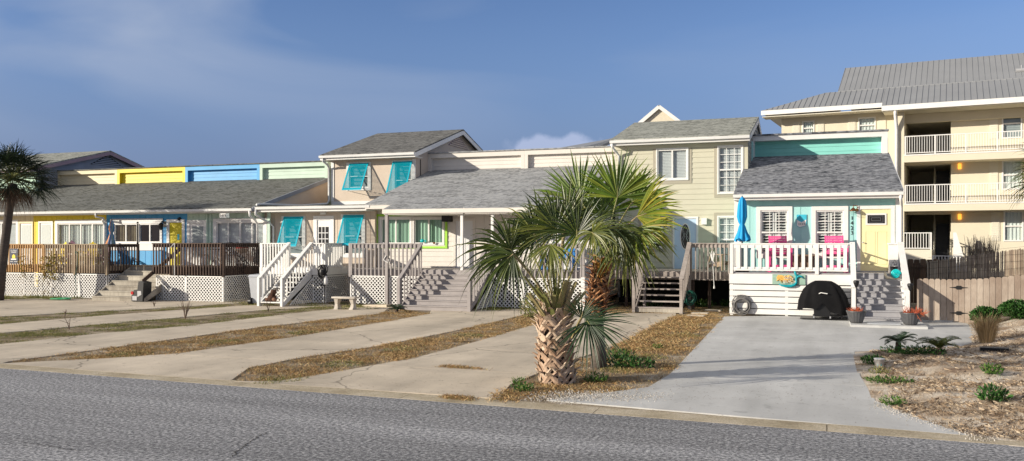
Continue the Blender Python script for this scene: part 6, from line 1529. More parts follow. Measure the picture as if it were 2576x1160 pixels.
t = thing('reed_fence', 'brown brushwood screen behind the picket fence', 'fence', (4, 33, 0)); q = MB(); x = WX(2334, 33.)
REED = ramp_mat('brushwood', [(.22,.17,.13),(.36,.28,.21),(.52,.42,.31)], .9)
x00 = x
while x < 11:
    top = 1.69+(x-x00)*.155+random.uniform(-.035, .03)
    yj = 33+random.uniform(-.012, .012); lj = random.uniform(-.03, .03); q.hexa([(x, yj, .0), (x+.028, yj+.004, .0), (x+.028, yj+.03, .0), (x, yj+.03, .0)], [(x+lj, yj, top), (x+.026+lj, yj+.004, top), (x+.026+lj, yj+.02, top), (x+lj, yj+.02, top)], random.random()); x += .019
q.build('reeds', REED, t)
q = MB()
for k in range(9):
    z0 = .3+k*.19; q.tube([(x00+i*.4, 32.985, z0+i*.4*.155*k/9+.012*math.sin(i*2.3+k)) for i in range(22)], .003, 4)
q.build('binding_wire', M['iron'], t)
t = thing('brown_fence', 'dark brown board fence glimpsed between the cottage rail and the brushwood', 'fence', (WX(2300, 35.5), 35.5, 0)); x = WX(2283, 35.5)
while x < WX(2352, 35.5): picket(t, x, .2, .1, 1.73+random.uniform(-.02, .02), 35.5, WD_BRN); x += .215
MB().box(WX(2283, 35.5), x, 35.46, 35.49, 1.42, 1.5).build('rail', WD_BRN, t)
# ================================================================ vegetation
random.seed(21)
STRAW = ramp_mat('dead_grass_blades', [(.10,.06,.025),(.29,.165,.065),(.50,.31,.14),(.62,.46,.25),(.18,.18,.05)], .85, transl=.15)
MIXG = ramp_mat('mixed_grass_blades', [(.06,.08,.02),(.15,.18,.045),(.27,.26,.09),(.42,.32,.17)], .85, transl=.15)
GREEN = ramp_mat('green_leaves', [(.015,.05,.012),(.035,.11,.02),(.07,.17,.035)], .55, transl=.15)
BRIGHT = ramp_mat('bright_green_leaves', [(.035,.10,.018),(.07,.16,.025),(.14,.21,.05)], .5, transl=.2)
YLEAF = ramp_mat('yellow_vine_leaves', [(.10,.12,.02),(.32,.24,.03),(.45,.30,.04)], .6, transl=.2)
PALMA = ramp_mat('palm_leaf_green', [(.016,.034,.007),(.045,.072,.010),(.10,.125,.018),(.23,.235,.05)], .42, transl=.22, spec=.5)
PALMB = ramp_mat('palm_leaf_yellow_green', [(.06,.12,.015),(.12,.20,.022),(.23,.28,.035),(.45,.36,.05)], .45, transl=.35, spec=.5)
PALMD = ramp_mat('palm_leaf_dark', [(.012,.03,.012),(.025,.06,.02),(.045,.085,.028)], .45, transl=.12, spec=.4)
PALMK = ramp_mat('palm_leaf_deep', [(.006,.014,.006),(.013,.03,.01),(.03,.055,.018)], .45, transl=.08, spec=.4)
DEADF = ramp_mat('dead_frond', [(.09,.055,.035),(.17,.11,.07),(.26,.18,.12)], .9, transl=.1)
BARK = ramp_mat('palm_boots', [(.16,.09,.055),(.33,.21,.135),(.48,.34,.24),(.60,.48,.36)], .85, scale=9, bump=.5)
BARKB = ramp_mat('orange_brown_boots', [(.12,.045,.02),(.32,.14,.06),(.48,.26,.13),(.56,.38,.24)], .85, scale=9, bump=.5)
BARKD = paint('palm_trunk_bark', (.085,.060,.045), .95, .45, 5, bump=.8, bscale=14, stretch=(1,1,3))
BARKT = paint('dark_palm_trunk', (.085,.07,.06), .95, .35, 5, bump=.8, bscale=10, stretch=(1,1,4))
BARKG = paint('palm_trunk_grey', (.15,.125,.105), .95, .35, 5, bump=.8, bscale=10, stretch=(1,1,4))
PET = ramp_mat('petiole', [(.16,.17,.05),(.28,.25,.10),(.36,.27,.15)], .6)
TWIG = paint('twig', (.16,.11,.08), .9, .3, 6)

def blades(mb, poly, n, h, wd=.012, lean=.6, z=0., zf=None, edge=None, clump=None, side=0):
    xs = [p[0] for p in poly]; ys = [p[1] for p in poly]; x0, x1, y0, y1 = min(xs), max(xs), min(ys), max(ys); k = 0; tr = 0
    cl = None
    if clump:
        cl = []
        while len(cl) < clump:
            p = (random.uniform(x0, x1), random.uniform(y0, y1))
            if inpoly(p, poly): cl.append(p)
    while k < n and tr < n*30:
        tr += 1
        if cl and random.random() < .75:
            c = random.choice(cl); s = .16; p = (random.gauss(c[0], s), random.gauss(c[1], s))
        else: p = (random.uniform(x0, x1), random.uniform(y0, y1))
        if not inpoly(p, poly): continue
        p = (p[0]+random.gauss(0, side), p[1]+random.gauss(0, side))
        k += 1; zz = zf(*p) if zf else z
        hh = random.uniform(*h); a = random.random()*6.283; dx, dy = math.cos(a)*wd/2, math.sin(a)*wd/2; l = random.gauss(0, lean)*hh; m = random.gauss(0, lean)*hh
        v = random.random()
        mb.quad((p[0]-dx, p[1]-dy, zz), (p[0]+dx, p[1]+dy, zz), (p[0]+dx*.8+l*.4, p[1]+dy*.8+m*.4, zz+hh*.6), (p[0]+l, p[1]+m, zz+hh), v)
def wpoly(pts): return [(p.x, p.y) for p in (G(x, y) for x, y in pts)]
def verge(pts, n, mat, h=(.03, .10), label=None, clump=0, nm='grass'):
    mb = MB(); blades(mb, wpoly(pts), int(n*2.0), (h[0]*.6, h[1]*.62), clump=clump, wd=.007, side=.05, lean=.8); o = mb.build(nm, mat); tag(o, label, 'grass', None, 'stuff')
S1 = [(-300, 815), (0, 796), (350, 778), (645, 760), (655, 768), (250, 796), (0, 818), (-300, 842)]
S2 = [(-300, 862), (0, 838), (650, 781), (850, 769), (860, 776), (480, 822), (250, 841), (0, 868), (-300, 900)]
S3 = [(15, 912), (250, 879), (415, 856), (650, 824), (955, 789), (1000, 778), (1085, 790), (1000, 806), (750, 848), (450, 891), (275, 903), (80, 911)]
S4 = [(578, 960), (625, 926), (750, 901), (950, 871), (1150, 831), (1290, 799), (1345, 785), (1400, 786), (1356, 816), (1200, 861), (1050, 901), (875, 933), (700, 961)]
S5 = [(1255, 1006), (1283, 968), (1349, 941), (1450, 904), (1549, 868), (1700, 793), (1760, 786), (1824, 797), (1740, 886), (1688, 943), (1632, 976), (1500, 994), (1377, 1008)]
verge(S1, 9000, MIXG, (.02, .06), 'mixed green and dry grass strip farthest up the driveways', 60)
verge(S2, 13000, MIXG, (.02, .07), 'green tinged grass strip in front of the wooden decks', 90)
verge(S3, 15000, STRAW, (.02, .08), 'dry brown grass strip left of the broad driveway', 110)
verge(S4, 15000, STRAW, (.02, .08), 'dry brown grass strip left of the middle palms', 110)
verge(S5, 15000, STRAW, (.02, .08), 'dry grass island around the middle palms', 90)
for k_, (px_, py_) in enumerate(((700, 958), (860, 918), (1010, 880), (1180, 845), (330, 893), (560, 862), (760, 838), (1620, 900), (1560, 930), (1720, 845))):
    c_ = G(px_, py_); pl = [(c_.x+math.cos(a_)*.42*(1+.3*math.sin(a_*3+k_)), c_.y+math.sin(a_)*.5) for a_ in [i*.7 for i in range(9)]]
    mb = MB(); blades(mb, pl, 420, (.02, .055), wd=.008, lean=.7); o = mb.build('grass', MIXG); tag(o, 'small patch of greener grass, number %s from the road' % ['one','two','three','four','five','six','seven','eight','nine','ten'][k_] if False else None, 'grass', None, 'stuff')
verge([(1490, 880), (1552, 866), (1700, 793), (1790, 800), (1700, 880), (1600, 900)], 5000, STRAW, (.04, .13), 'taller straw-coloured grass beside the pale driveway', 60)
verge([(1470, 790), (1700, 790), (1700, 775), (1590, 770), (1480, 775)], 2600, STRAW, (.02, .07), 'dry grass in front of the weathered deck', 30)
verge([(1730, 800), (1835, 798), (1840, 775), (1720, 772)], 2600, STRAW, (.02, .07), 'dry grass between the weathered stairs and the white skirt', 30)
verge([(-50, 764), (0, 755), (265, 752), (265, 746), (0, 742), (-50, 745)], 3500, MIXG, (.04, .18), 'rough grass along the foot of the left lattice', 30)
verge([(560, 765), (650, 770), (740, 772), (860, 780), (980, 778), (980, 765), (860, 762), (560, 757)], 3500, MIXG, (.03, .1), 'grass along the foot of the white deck and bench', 40)
verge([(1190, 782), (1340, 782), (1330, 768), (1190, 768)], 2000, MIXG, (.03, .14), 'grass tufts along the foot of the grey deck', 20)
for pts, lbl in (([(1225, 1012), (1300, 1015), (1280, 975), (1255, 985)], 'dry tufts at the road edge left of the middle palm'), ([(1090, 925), (1180, 930), (1230, 934), (1200, 928), (1120, 921)], 'dry weeds in the driveway joint'), ([(1110, 1003), (1190, 1010), (1180, 1002), (1120, 997)], 'weeds in the kerb crack')):
    verge(pts, 500, STRAW, (.02, .09), lbl, 8)

# sand mound on the right
_o = [(2149, 886), (2152, 920), (2165, 949), (2180, 985), (2202, 1010), (2270, 1042), (2348, 1067), (2440, 1098), (2560, 1112)]
SP = [(p.x, p.y) for p in (G(x, y) for x, y in _o)]+[(16, 11.4), (16, 29.5), (3.6, 29.5), (WX(2398, 28.1), 28.1)]+[(p.x, p.y) for p in (G(2420, 812), G(2438, 819), G(2446, 864), G(2413, 873), G(2280, 880))]
from mathutils import noise
def hs(x, y):
    e_ = edist((x, y), SP)
    if not inpoly((x, y), SP): return .003 if e_ < .3 else -.04
    e_ = max(e_, .001); b = min(1, e_/1.5); b = b*b*(3-2*b)
    far = max(0, min(1, (x-2.0)/4)); n_ = noise.noise(Vector((x*.8, y*.8, 0)))*.10+noise.noise(Vector((x*2.2, y*2.2, 3)))*.04+noise.noise(Vector((x*6, y*6, 9)))*.015
    return .015+b*(.12+.16*far+n_)
gx, gy = [], []
st_ = .11; nx_c = int((12-.1)/st_); ny_c = int((29.2-11.2)/st_)
q = MB(); idx = {}
for i in range(nx_c+1):
    for j in range(ny_c+1):
        x, y = .1+i*st_, 11.2+j*st_; idx[(i, j)] = len(q.v); q.v.append((x, y, hs(x, y)))
for i in range(nx_c):
    for j in range(ny_c):
        a = [idx[(i, j)], idx[(i+1, j)], idx[(i+1, j+1)], idx[(i, j+1)]]
        if max(q.v[k][2] for k in a) > -.03: q.f.append(tuple(a)); q.a.append(0)
sm_ = q.build('sand', SAND, None, True); tag(sm_, None, None, None, 'structure')
mb = MB()      # leaf litter and grit blown over the drives
for _ in range(3200):
    p = G(random.uniform(0, 2500), 1010-max(0, random.expovariate(1/60.)))
    if random.random() < .35: p = Vector((random.uniform(-14, 1.5), random.uniform(11.8, 26), 0))
    if inpoly((p.x, p.y), SP) or p.y < 11.9 or p.y > 27: continue
    a = random.random()*3.14; L_ = random.uniform(.006, .022); dx, dy = math.cos(a)*L_, math.sin(a)*L_; mb.quad((p.x-dx, p.y-dy, .02), (p.x+dy*.3, p.y-dx*.3, .021), (p.x+dx, p.y+dy, .024), (p.x-dy*.3, p.y+dx*.3, .022), random.random())
gm = MB()
for _ in range(2600):
    if random.random() < .55: p = G(random.triangular(1300, 1700, 1400), random.gauss(999, 7)); 
    else:
        k_ = random.random(); p = G(2205+k_*290+random.gauss(0, 14), 1015+k_*88+random.gauss(0, 8))
    if p.y < edgeY(p.x)+.05: continue
    s_ = random.uniform(.003, .008); z = .018; gm.hexa([(p.x-s_, p.y-s_*.7, z-.01), (p.x+s_*.8, p.y-s_, z-.01), (p.x+s_, p.y+s_, z-.01), (p.x-s_*.7, p.y+s_*.8, z-.01)], [(p.x-s_*.6, p.y-s_*.4, z+s_), (p.x+s_*.5, p.y-s_*.6, z+s_), (p.x+s_*.6, p.y+s_*.6, z+s_), (p.x-s_*.4, p.y+s_*.5, z+s_)], random.random())
GRV = ramp_mat('pale_gravel', [(.22,.20,.17),(.40,.37,.33),(.56,.53,.49)], .9)
o2 = gm.build('gravel', GRV); tag(o2, 'pale shell gravel strewn at the mouths of the pale driveway', 'gravel', None, 'stuff')
o = mb.build('leaf_litter', DEADF); tag(o, 'fine dry litter scattered over the driveways', 'leaf litter', None, 'stuff')
mb = MB()
dense = []
for _ in range(52000):
    x, y = random.uniform(.9, 8.5), 11.3+13*random.random()**1.4
    if not inpoly((x, y), SP): continue
    d = noise.noise(Vector((x*.55+4, y*.7, 5)))+.45*noise.noise(Vector((x*2.1, y*2.1, 8)))
    if d < .0+random.gauss(0, .22): continue
    a = random.random()*3.1416; L_ = random.uniform(.04, .16); dx, dy = math.cos(a)*L_/2, math.sin(a)*L_/2; nx2, ny2 = -math.sin(a)*.0028, math.cos(a)*.0028; z = hs(x, y)+.006
    mb.quad((x-dx-nx2, y-dy-ny2, z), (x+dx-nx2, y+dy-ny2, z+random.uniform(0, .035)), (x+dx+nx2, y+dy+ny2, z+random.uniform(0, .035)), (x-dx+nx2, y-dy+ny2, z), random.random())
DUN = ramp_mat('grey_brown_straw', [(.12,.08,.05),(.24,.17,.11),(.38,.29,.20),(.50,.42,.31)], .9)
o = mb.build('dead_grass', DUN); tag(o, 'loose dead grass lying over the sand on the right', 'dead grass', None, 'stuff')
mb = MB(); blades(mb, SP, 12000, (.02, .07), zf=hs, clump=140, wd=.006); o = mb.build('dune_grass', DUN); tag(o, 'sparse dry tufts growing on the right hand sand', 'grass', None, 'stuff')

def onsand(px, py):
    z = .1
    for _ in range(4):
        p = G(px, py, z); z = max(0, hs(p.x, p.y))
    return G(px, py, z)
def clump(label, px, py, rx, rz, n, size, m=None, name='green_plant', cat='plant', ry=None, pt=None, up=.9, aspect=3.):
    rx *= .85; ry = ry*.85 if ry else None; n = int(n*.7); size *= .85
    p = pt or onsand(px, py); t = MB()
    for k_ in range(16):
        a_ = k_*.3927; f_ = .35+.6*random.random(); t.tube([(p.x, p.y, p.z+.01), (p.x+math.cos(a_)*rx*f_, p.y+math.sin(a_)*(ry or rx)*f_, p.z+rz*random.uniform(.1, .9))], .004, 4, val=.2)
    leafmass(t, (p.x, p.y, p.z+rz*.5), (rx, ry or rx, rz*.7), n, size, up, p.z, aspect); o = t.build(name, m or BRIGHT); return tag(o, label, cat)
clump('bright green clump at the lower right of the sand, the nearer of two', 2500, 1010, .23, .16, 420, .09, GREEN)
clump('small bright green clump uphill on the right hand sand', 2497, 942, .19, .12, 300, .08, BRIGHT)
clump('dark green clump beside the painted bucket', 2196, 918, .24, .14, 380, .09, GREEN)
clump('low green mat by the driveway below the bucket', 2235, 965, .42, .08, 420, .07, BRIGHT, ry=.2)
clump('small green tuft low on the driveway edge', 2247, 1020, .2, .1, 200, .07, BRIGHT)
clump('long green ground cover between the two sago palms', 2300, 893, .75, .13, 900, .08, GREEN, ry=.25)
clump('flowering low plant under the painted bucket', 2214, 940, .22, .10, 200, .06, MIXG)
clump('green clump on the island right of the middle palm', 1545, 905, .32, .16, 380, .09, BRIGHT, pt=G(1560, 905))
clump('green weed at the foot of the stocky palm, right side', 1475, 965, .22, .12, 260, .08, BRIGHT, pt=G(1500, 962))
clump('green weed nearest the road left of the stocky palm', 1330, 985, .2, .1, 260, .07, BRIGHT, pt=G(1316, 985))
clump('tiny green weed above the road-side weed', 1312, 967, .13, .08, 120, .06, BRIGHT, pt=G(1302, 966))
clump('dark leafy weeds behind the stocky palm', 1560, 925, .6, .18, 800, .09, GREEN, pt=G(1580, 925), ry=.3)
clump('low weed on the pale driveway edge', 1660, 880, .15, .08, 120, .06, BRIGHT, pt=G(1655, 878))
clump('yellow-green shrub beside the palms at the grey lattice', 1335, 798, .4, .65, 700, .11, MIXG, 'shrub', 'shrub', pt=G(1335, 800))
for lbl, px, r_ in (('weeds under the weathered deck, left end', 1520, .4), ('weeds under the weathered stairs', 1640, .5), ('weeds under the weathered deck, right end', 1765, .6), ('weed at the corner of the white skirt', 1826, .25)):
    clump(lbl, px, 772, r_, .22, 260, .1, BRIGHT, 'weed', 'weed', pt=G(px, 772), ry=.25)
clump('green weed at the lattice corner behind the bench', 1060, 771, .25, .15, 120, .07, BRIGHT, 'weed', 'weed', pt=G(960, 771))
clump('leafy weed at the foot of the left lattice', 0, 0, .45, .35, 260, .09, YLEAF, 'weed', 'weed', pt=G(130, 748))
def bush(label, px, py, rx, rz):
    p = Vector((WX(px, 27.4), 27.4, 0)); p.z = max(.05, hs(p.x, p.y)); t = thing('bush', label, 'bush', p)
    q = MB(); leafmass(q, (p.x, p.y, p.z+rz*.52), (rx, rx*.7, rz*.55), 2600, .085, .5, p.z, 1.9); q.build('foliage', GREEN, t)
    q = MB()
    for k in range(9):
        a = k*.7; q.tube([p, p+Vector((math.cos(a)*rx*.4, math.sin(a)*rx*.3, rz*.4)), p+Vector((math.cos(a)*rx*.7, math.sin(a)*rx*.5, rz*.7))], [.015, .01, .005], 5)
    q.build('stem', TWIG, t)
bush('round dark green bush against the picket fence, the left one', 2478, 798, .36, .44); bush('wide dark green bush against the picket fence at the right edge', 2562, 798, .50, .46)
# ornamental grass
p = onsand(2482, 862); t = thing('ornamental_grass', 'tall tan fountain grass at the corner of the patio', 'grass clump', p); q = MB()
for k in range(900):
    a = random.random()*6.28; r_ = random.random()*.16; l = random.uniform(.35, .82); sp = random.uniform(.1, .8)*l; b = p+Vector((math.cos(a)*r_, math.sin(a)*r_, 0)); n_ = Vector((-math.sin(a), math.cos(a), 0))*.004
    m_ = b+Vector((math.cos(a)*sp*.4, math.sin(a)*sp*.4, l*.6)); e_ = b+Vector((math.cos(a)*sp, math.sin(a)*sp, l*random.uniform(.7, 1))); v = random.random()
    q.quad(b-n_, b+n_, m_+n_, m_-n_, v); q.tri(m_-n_, m_+n_, e_, v)
GT = ramp_mat('tan_grass', [(.38,.26,.13),(.52,.38,.20),(.62,.48,.28)], .8, transl=.2); q.build('blades', GT, t)
# sago palms
def sago(label, p, r_, th, n=15, m=None):
    t = thing('sago_palm', label, 'sago palm', p); q = MB(); q.lathe(p, [(.05, -.02), (.06, th*.4), (.055, th), (.02, th+.03)], 10); q.build('trunk', BARKD, t, True)
    q = MB(); c = p+Vector((0, 0, th))
    for k in range(n):
        a = 6.283*k/n+random.uniform(-.15, .15); up = random.uniform(.55, 1.25); l = r_*random.uniform(.85, 1.15); h = Vector((math.cos(a), math.sin(a), 0)); s = Vector((-math.sin(a), math.cos(a), 0)); pts = []
        for i in range(9):
            u = i/8; pts.append(c+h*l*u+Vector((0, 0, l*(up*u-.72*u*u))))
        q.tube(pts, .006, 4, val=.5)
        for i in range(1, 9):
            for f_ in (0, .33, .66):
                if i == 8 and f_: continue
                b = pts[i].lerp(pts[min(8, i+1)], f_); d = (pts[i]-pts[i-1]).normalized(); w_ = r_*.30*math.sin(math.pi*min(1, (i+f_)/9+.08))
                for sg in (-1, 1):
                    e_ = b+s*sg*w_+d*w_*.5+Vector((0, 0, w_*.25)); q.quad(b, b+d*.012, e_, b+(e_-b)*.5-d*.008, random.random())
    q.build('fronds', m or PALMD, t)
sago('dark sago palm nearer the driveway, the left of two', onsand(2260, 886), .36, .2); sago('greener sago palm right of the first one', onsand(2363, 893), .42, .12, m=PALMA)
sago('small sago plant in front of the broad grey stairs', G(998, 786), .34, .08, 12)
# bucket, slab
p = onsand(2212, 926); t = thing('painted_bucket', 'small white bucket with teal paint beside the dark green clump', 'bucket', p); q = MB().lathe(p, [(.07, 0), (.09, .16), (.096, .16), (.096, .178), (.08, .17)], 16); q.build('body', W_WHITE, t, True)
q = MB()
for k in range(3): q.lathe(p+Vector((-.03+k*.03, -.068, .05+.015*(k % 2))), [(0, 0), (.012, .01), (0, .02)], 8)
q.build('painted_spots', M['turq'], t)
p = onsand(2500, 884); q = MB(); q.prism([p+Vector(v) for v in ((-.26, -.12, 0), (.24, -.14, 0), (.28, .05, 0), (.1, .14, 0), (-.24, .12, 0))], (0, 0, .08)); o = q.build('dark_paver', M['black'], None); tag(o, 'flat black paver lying in the sand', 'paver')
for k, (px, py) in enumerate(((1762, 790), (1795, 783), (1752, 797))):
    p = G(px, py); q = MB(); q.box(p.x-.28, p.x+.25, p.y-.2, p.y+.2, 0, .045+.004*k); o = q.build('stepping_stone', CON_T, None); tag(o, ('grey stepping stone nearest the weathered stairs', 'farthest grey stepping stone by the weathered deck', 'nearest grey stepping stone in the dry grass')[k], 'stepping stone', 'stepping stones')
p = G(945, 772); q = MB(); q.hexa([(p.x-.5, p.y-.12, 0), (p.x+.55, p.y-.2, 0), (p.x+.6, p.y+.1, 0), (p.x-.4, p.y+.15, 0)], [(p.x-.5, p.y-.12, .06), (p.x+.55, p.y-.2, .1), (p.x+.6, p.y+.1, .1), (p.x-.4, p.y+.15, .07)]); o = q.build('stone_slab', CON_T, None); tag(o, 'loose grey slab leaning at the lattice behind the bench', 'slab')
# bare saplings
def sapling(label, px, py, h, n):
    p = G(px, py); t = thing('bare_sapling', label, 'sapling', p, 'bare saplings in the grass strips'); q = MB()
    for k in range(n):
        a = random.random()*6.28; s = random.uniform(.15, .5); l = h*random.uniform(.6, 1)
        p1 = p+Vector((math.cos(a)*s*l*.3, math.sin(a)*s*l*.3, l*.45)); p2 = p+Vector((math.cos(a)*s*l, math.sin(a)*s*l, l)); q.tube([p, p1, p2], [.014, .009, .004], 5)
        p3 = p1+Vector((random.gauss(0, .12), random.gauss(0, .12), l*.35)); q.tube([p1, p3], [.006, .003], 4)
    q.build('stem', TWIG, t)
sapling('bushiest bare sapling, in the grass strip before the dark deck', 466, 804, .62, 9); sapling('thin bare sapling near the left end of the grass strip', 174, 828, .42, 2); sapling('short forked bare sapling farthest left', 163, 796, .3, 3); sapling('two-stemmed bare sapling in front of the white stairs', 675, 784, .5, 3); sapling('tiny bare sapling beside the black cart', 388, 772, .25, 5)
# vine on the tan deck rail
t = thing('climbing_vine', 'yellowing vine growing up through the tan deck rail', 'vine', (WX(120, 28), 28.0, 0)); q = MB(); lf = MB()
for px0 in (62, 95, 112, 130, 150):
    pts = [Vector((WX(px0, 28), 28.0, 0))]
    for k in range(8): pts.append(pts[-1]+Vector((random.gauss(.02, .12), random.gauss(0, .02), .22)))
    q.tube(pts, .010, 5)
    for c in pts[4:]: leafmass(lf, c, (.2, .08, .14), 14, .10, .1, None, 1.6)
q.build('stem', TWIG, t); lf.build('leaves', YLEAF, t)

# ---------------- fan palms
def fan(mb, hub, d, n, Rr, spread, nl, droop=.35, cup=.15, vr=(0, 1), tf=.30, wf=1., seg=7, split=.0):
    d = d.normalized(); s = d.cross(n).normalized(); n = s.cross(d).normalized(); da = 2*spread/(nl-1)
    for i in range(nl):
        a = -spread+da*i+random.gauss(0, da*.28); ca, sa = math.cos(a), math.sin(a)
        L_ = Rr*(.68+.32*math.cos(a*.55))*random.uniform(.82, 1.10); dir_ = (d*ca+s*sa); side = (-d*sa+s*ca)
        dr = .55*droop*random.uniform(.4, 1.7); v = min(1, max(0, vr[0]+(vr[1]-vr[0])*random.random())); tw = random.gauss(0, .30); dir_ = (dir_+n*random.gauss(0, .10)).normalized()
        prev = None
        for j in range(seg+1):
            u = j/seg
            p = hub+dir_*L_*u+n*(cup*L_*u*abs(math.sin(a))*.5)-n*cup*L_*u*u*.4
            k = max(0, u-.3); drop = dr*L_*k*k*1.6
            p = p+Vector((0, 0, -drop)); p -= dir_*min(.5, drop/L_)*L_*.25*k
            if u <= tf: hw = max(.004, L_*u*math.tan(da/2)*1.02)
            else: hw = L_*tf*math.tan(da/2)*max(.05, (1-(u-tf)/(1-tf))**.9)
            hw *= wf; sd = (side+n*tw*u); c = p-n*hw*.55
            cur = (p-sd*hw, c, p+sd*hw)
            if prev:
                mb.quad(prev[0], prev[1], cur[1], cur[0], v); mb.quad(prev[1], prev[2], cur[2], cur[1], v)
            prev = cur
def frond(par, base, hub, tip, n, spread, nl, mat, droop=.35, vr=(0, 1), pr=.016, cup=.15, tf=.36, wf=1.2, sc=1.1):
    hub = Vector(hub); tip = Vector(tip); base = Vector(base); d = (tip-hub)*sc
    mb = MB(); fan(mb, hub, d, Vector(n), d.length, R(spread), nl, droop, cup, vr, tf, wf)
    o = mb.build('frond', mat, par)
    mid = base.lerp(hub, .5)+Vector((0, 0, .10*(hub-base).length))
    q = MB(); d1 = hub+d.normalized()*d.length*.3
    pts = []
    for i in range(9):
        u = i/8; pts.append(base*(1-u)**2+mid*2*u*(1-u)+hub*u*u)
    pts.append(hub+d.normalized()*d.length*.22)
    q.tube(pts, [pr*1.5]+[pr]*7+[pr*.7, .003], 6, val=random.random()); q.build('petiole', PET, o)
def boots(par, path, rad, n, size, z0=0, vr=(0, 1), out_=.3, name='boots', mat=None):
    """crossed, split leaf bases wrapped round the trunk"""
    q = MB(); tot = len(path)
    def at(u):
        x = u*(tot-1); i = min(int(x), tot-2); f = x-i; return Vector(path[i]).lerp(Vector(path[i+1]), f), rad[i]*(1-f)+rad[i+1]*f
    for k in range(n):
        u = z0+(1-z0)*(k+.5)/n; c, r_ = at(u); ph = k*2.39996; v = random.uniform(*vr); s = size*random.uniform(.7, 1.2); ph += random.gauss(0, .18); jw = random.uniform(.8, 1.25)
        for sg in (-1, 1):
            rows = []
            for j in range(5):
                w = j/4; a = ph+sg*(1-w)*s*.62/r_; rr = r_*(1.0+.03)+.012+out_*s*w*w*.55; z = c.z+s*.82*(w-.35)
                hw = .5*s*(.40-.12*w)*jw; ct = Vector((c.x+rr*math.cos(a), c.y+rr*math.sin(a), z)); tg = Vector((-math.sin(a), math.cos(a), 0)); rd = Vector((math.cos(a), math.sin(a), 0))
                rows.append((ct-tg*hw, ct+rd*.018+tg*0, ct+tg*hw))
            for j in range(4):
                a_, b_ = rows[j], rows[j+1]; q.quad(a_[0], a_[1], b_[1], b_[0], v); q.quad(a_[1], a_[2], b_[2], b_[1], v)
        # the sawn stub
        a = ph; rr = r_*1.03+out_*s*.4; b0 = Vector((c.x+rr*math.cos(a), c.y+rr*math.sin(a), c.z+s*.42)); rd = Vector((math.cos(a), math.sin(a), 0)); e_ = b0+rd*s*.45*out_*2.2+Vector((random.gauss(0, s*.08), 0, s*.22)); tg = Vector((-math.sin(a), math.cos(a), 0)); w0, w1 = s*.17, s*.11
        q.hexa([b0-tg*w0-rd*.012, b0+tg*w0-rd*.012, b0+tg*w0+rd*.016, b0-tg*w0+rd*.016], [e_-tg*w1-rd*.01, e_+tg*w1-rd*.01, e_+tg*w1+rd*.012, e_-tg*w1+rd*.012], min(1, v+.2))
    return q.build(name, mat or BARK, par)
CAMN = (.1, -1, .25)
# stocky palm in front
bA = G(1402, 962); YA_ = bA.y
tA = thing('palm_tree', 'stocky fan palm in front with thick criss-cross booted trunk', 'palm tree', bA)
topA = P(1398, 795, YA_); pathA = [bA+Vector((0, 0, -.05)), bA+Vector((-.03, 0, .45)), bA+Vector((-.06, 0, .9)), topA+Vector((-.02, 0, .1))]
q = MB(); q.tube(pathA, [.265, .245, .22, .16], 16); trA = q.build('trunk', BARKD, tA, True)
boots(trA, pathA, [.26, .245, .225, .17], 104, .30, 0, (.3, 1))
# fresh cut green leaf bases at the neck
q = MB()
for k in range(34):
    a = k*2.4; e1 = R(random.uniform(40, 75)); d = Vector((math.cos(a)*math.cos(e1), math.sin(a)*math.cos(e1), math.sin(e1))); b = topA+Vector((math.cos(a)*.13, math.sin(a)*.13, -.22+.010*k)); l = random.uniform(.35, .75); tg = Vector((-math.sin(a), math.cos(a), 0)); nn = d.cross(tg)
    q.hexa([b-tg*.055-nn*.015, b+tg*.055-nn*.015, b+tg*.055+nn*.015, b-tg*.055+nn*.015], [b+d*l-tg*.032-nn*.012, b+d*l+tg*.032-nn*.012, b+d*l+tg*.032+nn*.012, b+d*l-tg*.032+nn*.012], random.random())
q.build('cut_leaf_base', PET, trA)
cA = topA+Vector((0, 0, .05))
def FA(hx, hy, hY, tx, ty, tY, sp, nl, mat=PALMA, droop=.35, vr=(0, 1), n=CAMN, base=None, par=tA, cup=.15, **kw): frond(par, base or cA, P(hx, hy, hY), P(tx, ty, tY), n, sp, int(nl*1.05), mat, droop, vr, cup=cup, **kw)
FA(1285, 628, 13.5, 1150, 600, 13.1, 125, 46, droop=.75, vr=(0, .8))
FA(1290, 640, 13.1, 1200, 715, 12.9, 75, 24, droop=.8, vr=(0, .7), n=(.2, -1, .5))
FA(1400, 578, 13.7, 1335, 462, 13.6, 115, 44, droop=.5, vr=(.1, .9))
FA(1452, 590, 13.4, 1440, 465, 13.3, 95, 36, droop=.4, vr=(0, .6))
FA(1490, 585, 12.9, 1530, 630, 12.7, 145, 34, droop=.6, vr=(.5, 1), n=(.1, -1, .4))
FA(1385, 615, 13.2, 1365, 705, 13.0, 75, 26, droop=1.1, vr=(.4, 1), n=(-.2, -1, .5))
FA(1360, 575, 14.3, 1295, 480, 14.6, 90, 34, droop=.6, vr=(.1, .8), n=(-.2, -1, .6))
FA(1500, 560, 13.6, 1600, 560, 13.4, 100, 38, droop=.8, vr=(.1, .8), n=(0, -1, 1))
FA(1420, 560, 14.6, 1470, 490, 15.2, 90, 30, droop=.5, vr=(0, .6), n=(0, -.5, 1))
FA(1330, 620, 14.4, 1230, 590, 15.0, 100, 34, droop=.8, vr=(0, .7), n=(-.2, -.6, 1))
FA(1345, 590, 13.9, 1240, 530, 13.7, 110, 36, droop=.7, vr=(0, .9), n=(0, -1, .5))
FA(1425, 555, 13.9, 1400, 440, 13.9, 100, 36, droop=.5, vr=(.1, .9))
